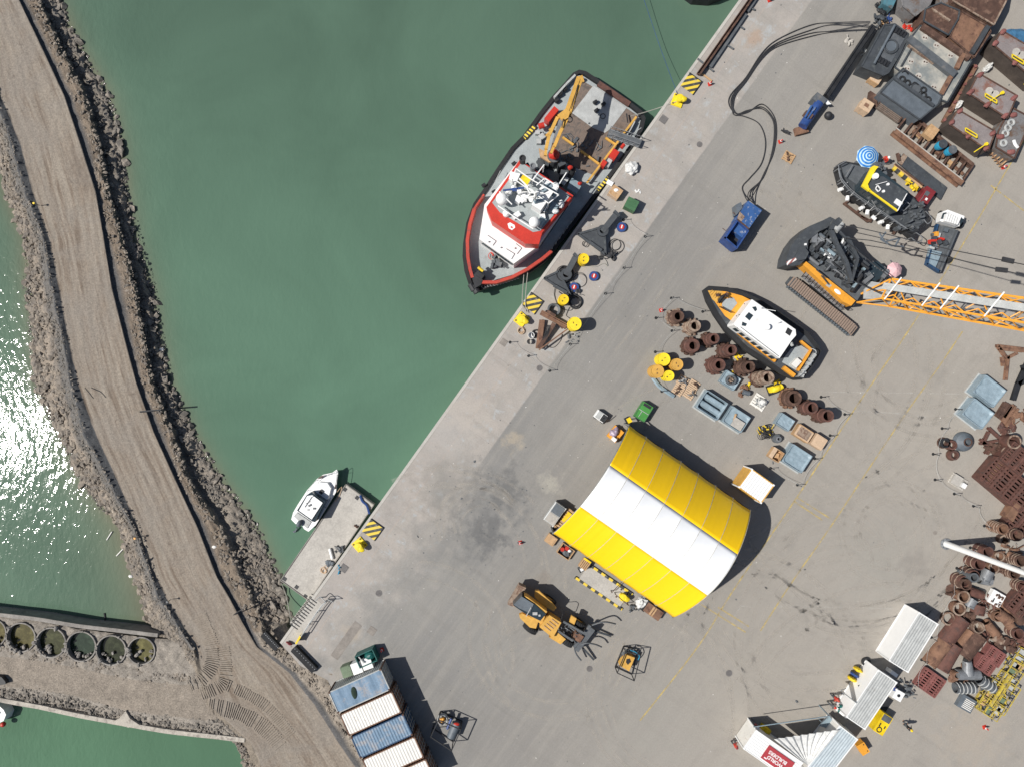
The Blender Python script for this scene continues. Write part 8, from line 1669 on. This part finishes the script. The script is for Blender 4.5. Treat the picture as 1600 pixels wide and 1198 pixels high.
# yellow frames
pm('yellow_dirty', (.55, .42, .05), .7, var=.35, sc=2, col2=(.22, .18, .12), amt=.54, sc2=2.5)
fa = ang(1543, 1118, 1588, 1048)
for k, (x, y, l_, w_, lab) in enumerate(((1562, 1077, 4.0, .9, 'yellow steel access frame with grey treads, the long middle one'), (1574, 1092, 3.4, 1.3, 'yellow steel frame with pale panels, right of the long one'), (1546, 1086, 3.6, 1.1, 'yellow steel frame with pale panels, left of the long one'), (1548, 1107, 2.6, 1.6, 'yellow handrail frame at the bottom of the stack'), (1586, 1052, 2.6, 1.6, 'yellow frame with green panels at the top of the stack'), (1594, 1030, 2.4, 1.2, 'grey tread ladder with yellow rails near the right edge'))):
    p = W(x, y, .8); t = thing('access_frame', lab, 'steel frame', (p.x, p.y, 0), fa + (R(90) if k in (3,) else 0), 'yellow access frames'); b = B()
    for z in (.1, .8):
        for s_ in (-1, 1): b.beam((-l_ / 2, s_ * w_ / 2, z), (l_ / 2, s_ * w_ / 2, z), .075); b.beam((s_ * l_ / 2, -w_ / 2, z), (s_ * l_ / 2, w_ / 2, z), .075)
    n = int(l_ / .7)
    for i in range(n + 1):
        u = -l_ / 2 + l_ * i / n; b.beam((u, -w_ / 2, .8), (u, w_ / 2, .8), .08)
        for s_ in (-1, 1): b.beam((u, s_ * w_ / 2, .1), (u, s_ * w_ / 2, .8), .07)
    if k == 0: b.beam((-l_ / 2, 0, .9), (l_ / 2, 0, .9), .3, .15)
    b.build('frame', 'yellow_dirty', t, whole=True); q = random.Random(k); mts = ['ltgrey', 'olive', 'wood', 'ltgrey'] if k != 5 else ['ltgrey']
    for i in range(n):
        if q.random() < .75 or k == 5: B().box(-l_ / 2 + l_ * (i + .5) / n, q.choice([-.15, .15]) * w_ if k != 5 else 0, .5, l_ / n * .7, w_ * (.5 if k != 5 else .9), .05).build('panel', mts[i % len(mts)], t)
    scrap(10, l_ * .45, w_ * .4, .6, k + 70, 1, .3, .9).build('brace', 'yellow_dirty', t, whole=True); scrap(12, l_ * .5, w_ * .5, .3, k + 90, .8, .2, .7).build('clutter', 'dkgrey', t, whole=True)
t = thing('louvre_panel', 'dark framed panel with pale louvres left of the yellow frames', 'panel', W(1511, 1099, .5).xy.to_3d(), R(-30)); B().box(0, 0, 0, 1.7, 1.5, .5).build('case', 'slate', t); b = B()
for i in range(6): b.box(.15, -.52 + i * .19, .5, 1.1, .1, .05)
b.build('slats', 'whitewash', t, whole=True)
# ---- odds on the causeway
rope('marker_pole', [(219, 643, -.4), (238, 641, .1), (252, 640, .4)], .10, 'black', 'dark pole sticking out over the right edge of the causeway', 'pole')
for x, y, l, mt in ((61, 321, 'small yellow topped marker post on the upper causeway road', 'yellow'), (217, 838, 'small orange marker post on the causeway road below the bend', 'orange'), (267, 936, 'small marker post beside the rubble at the junction', 'dkgrey')):
    p = W(x, y, -.6); t = thing('marker_post', l, 'post', (p.x, p.y, -.65)); B().tube([(0, 0, 0), (0, 0, .8)], .04, 6).build('shaft', 'dkgrey', t); B().cyl(0, 0, .8, .12, .12, 8).build('cap', mt, t)
rope('bent_post', [(133, 606, -.3), (139, 613, .1), (146, 622, .2)], .05, 'black', 'bent dark bar at the left berm of the causeway', 'bar'); rope('marker_stake', [(365, 960, -.6), (372, 955, .6), (380, 951, .9)], .06, 'black', 'dark stake leaning at the right curb of the causeway below the bank', 'stake')
for (x0, y0, x1, y1), l in (((167, 843, 175, 830), 'pale driftwood log in the shallows, upper one'), ((182, 868, 196, 853), 'pale driftwood log in the shallows, lower one')): rope('driftwood', [(x0, y0, -2.55), (x1, y1, -2.5)], .07, 'whitewash', l, 'log')
rope('driftwood', [(163, 957, -2.55), (164, 964, -2.55), (164, 970, -2.5)], .09, 'black', 'short dark piece of wood floating above the cofferdam wall', 'log'); p = W(181, 528, -1.2); 
for x, y, r, l in ((336, 853, .35, 'pale boulder standing out on the tan bank of the causeway'), (181, 469, .18, 'small white stone on the dark bench of the causeway'), (245, 546, .30, 'white stone at the waterline of the sheltered basin'), (157, 894 + 5, .25, 'pale lone stone in the shallow water left of the berm')):
    if y > 890: x = 205
    p = W(x, y, -1.3 if r > .2 else -1.2); solo(B().blob(0, 0, .1, r, r * .8, r * .6, int(x), .4, 10, 6), 'boulder', 'whitewash', l, 'boulder', (p.x, p.y, -1.3 if y != 546 else -2.5))
b = B().pp([(-20, 1055), (2, 1057), (8, 1064), (9, 1068), (0, 1070), (-20, 1066)], -.8, -.3); solo(b, 'dark_crate', 'black', 'dark object on the gravel at the left picture edge', 'object', W(0, 1062, -.8).to_tuple(), world=True)

# loose scrap lying between the pipe pieces: each heap one thing
for k, (x, y, mt, l) in enumerate(((1498, 922, 'rust', 'dark rust scraps between the upper pipe rings and the chain'), (1545, 945, 'rust_red', 'red brown scraps below the white plate'), (1584, 948, 'rust_lt', 'brown scraps left of the rack at the right edge'), (1508, 965, 'rust', 'rusty offcuts right of the split ring'), (1539, 993, 'rust_red', 'rusty offcuts between the half shells and the elbow'),
                                  (1570, 1006, 'rust', 'dark rusty tangle above the yellow frames'), (1499, 1055, 'rust_lt', 'brown scraps between the half shells and the grey branch pipe'), (1588, 1010, 'rust_red', 'red brown tangle at the right edge above the ladder'), (1565, 885, 'rust', 'dark scraps below the light mast pole'), (1580, 860, 'rust_lt', 'brown scraps right of the short pipe ring'),
                                  (1575, 672, 'rust_red', 'red brown scraps above the large racks'), (1553, 700, 'rust', 'dark scraps between the crossed beams and the racks'), (1592, 655, 'rust_lt', 'brown scraps at the right edge below the black frame'))):
    p = W(x, y, .3); solo(scrap(20, .9, .7, .5, 300 + k, .55, .25, 1.1), 'rust_scrap', mt, l, 'scrap', (p.x, p.y, 0))
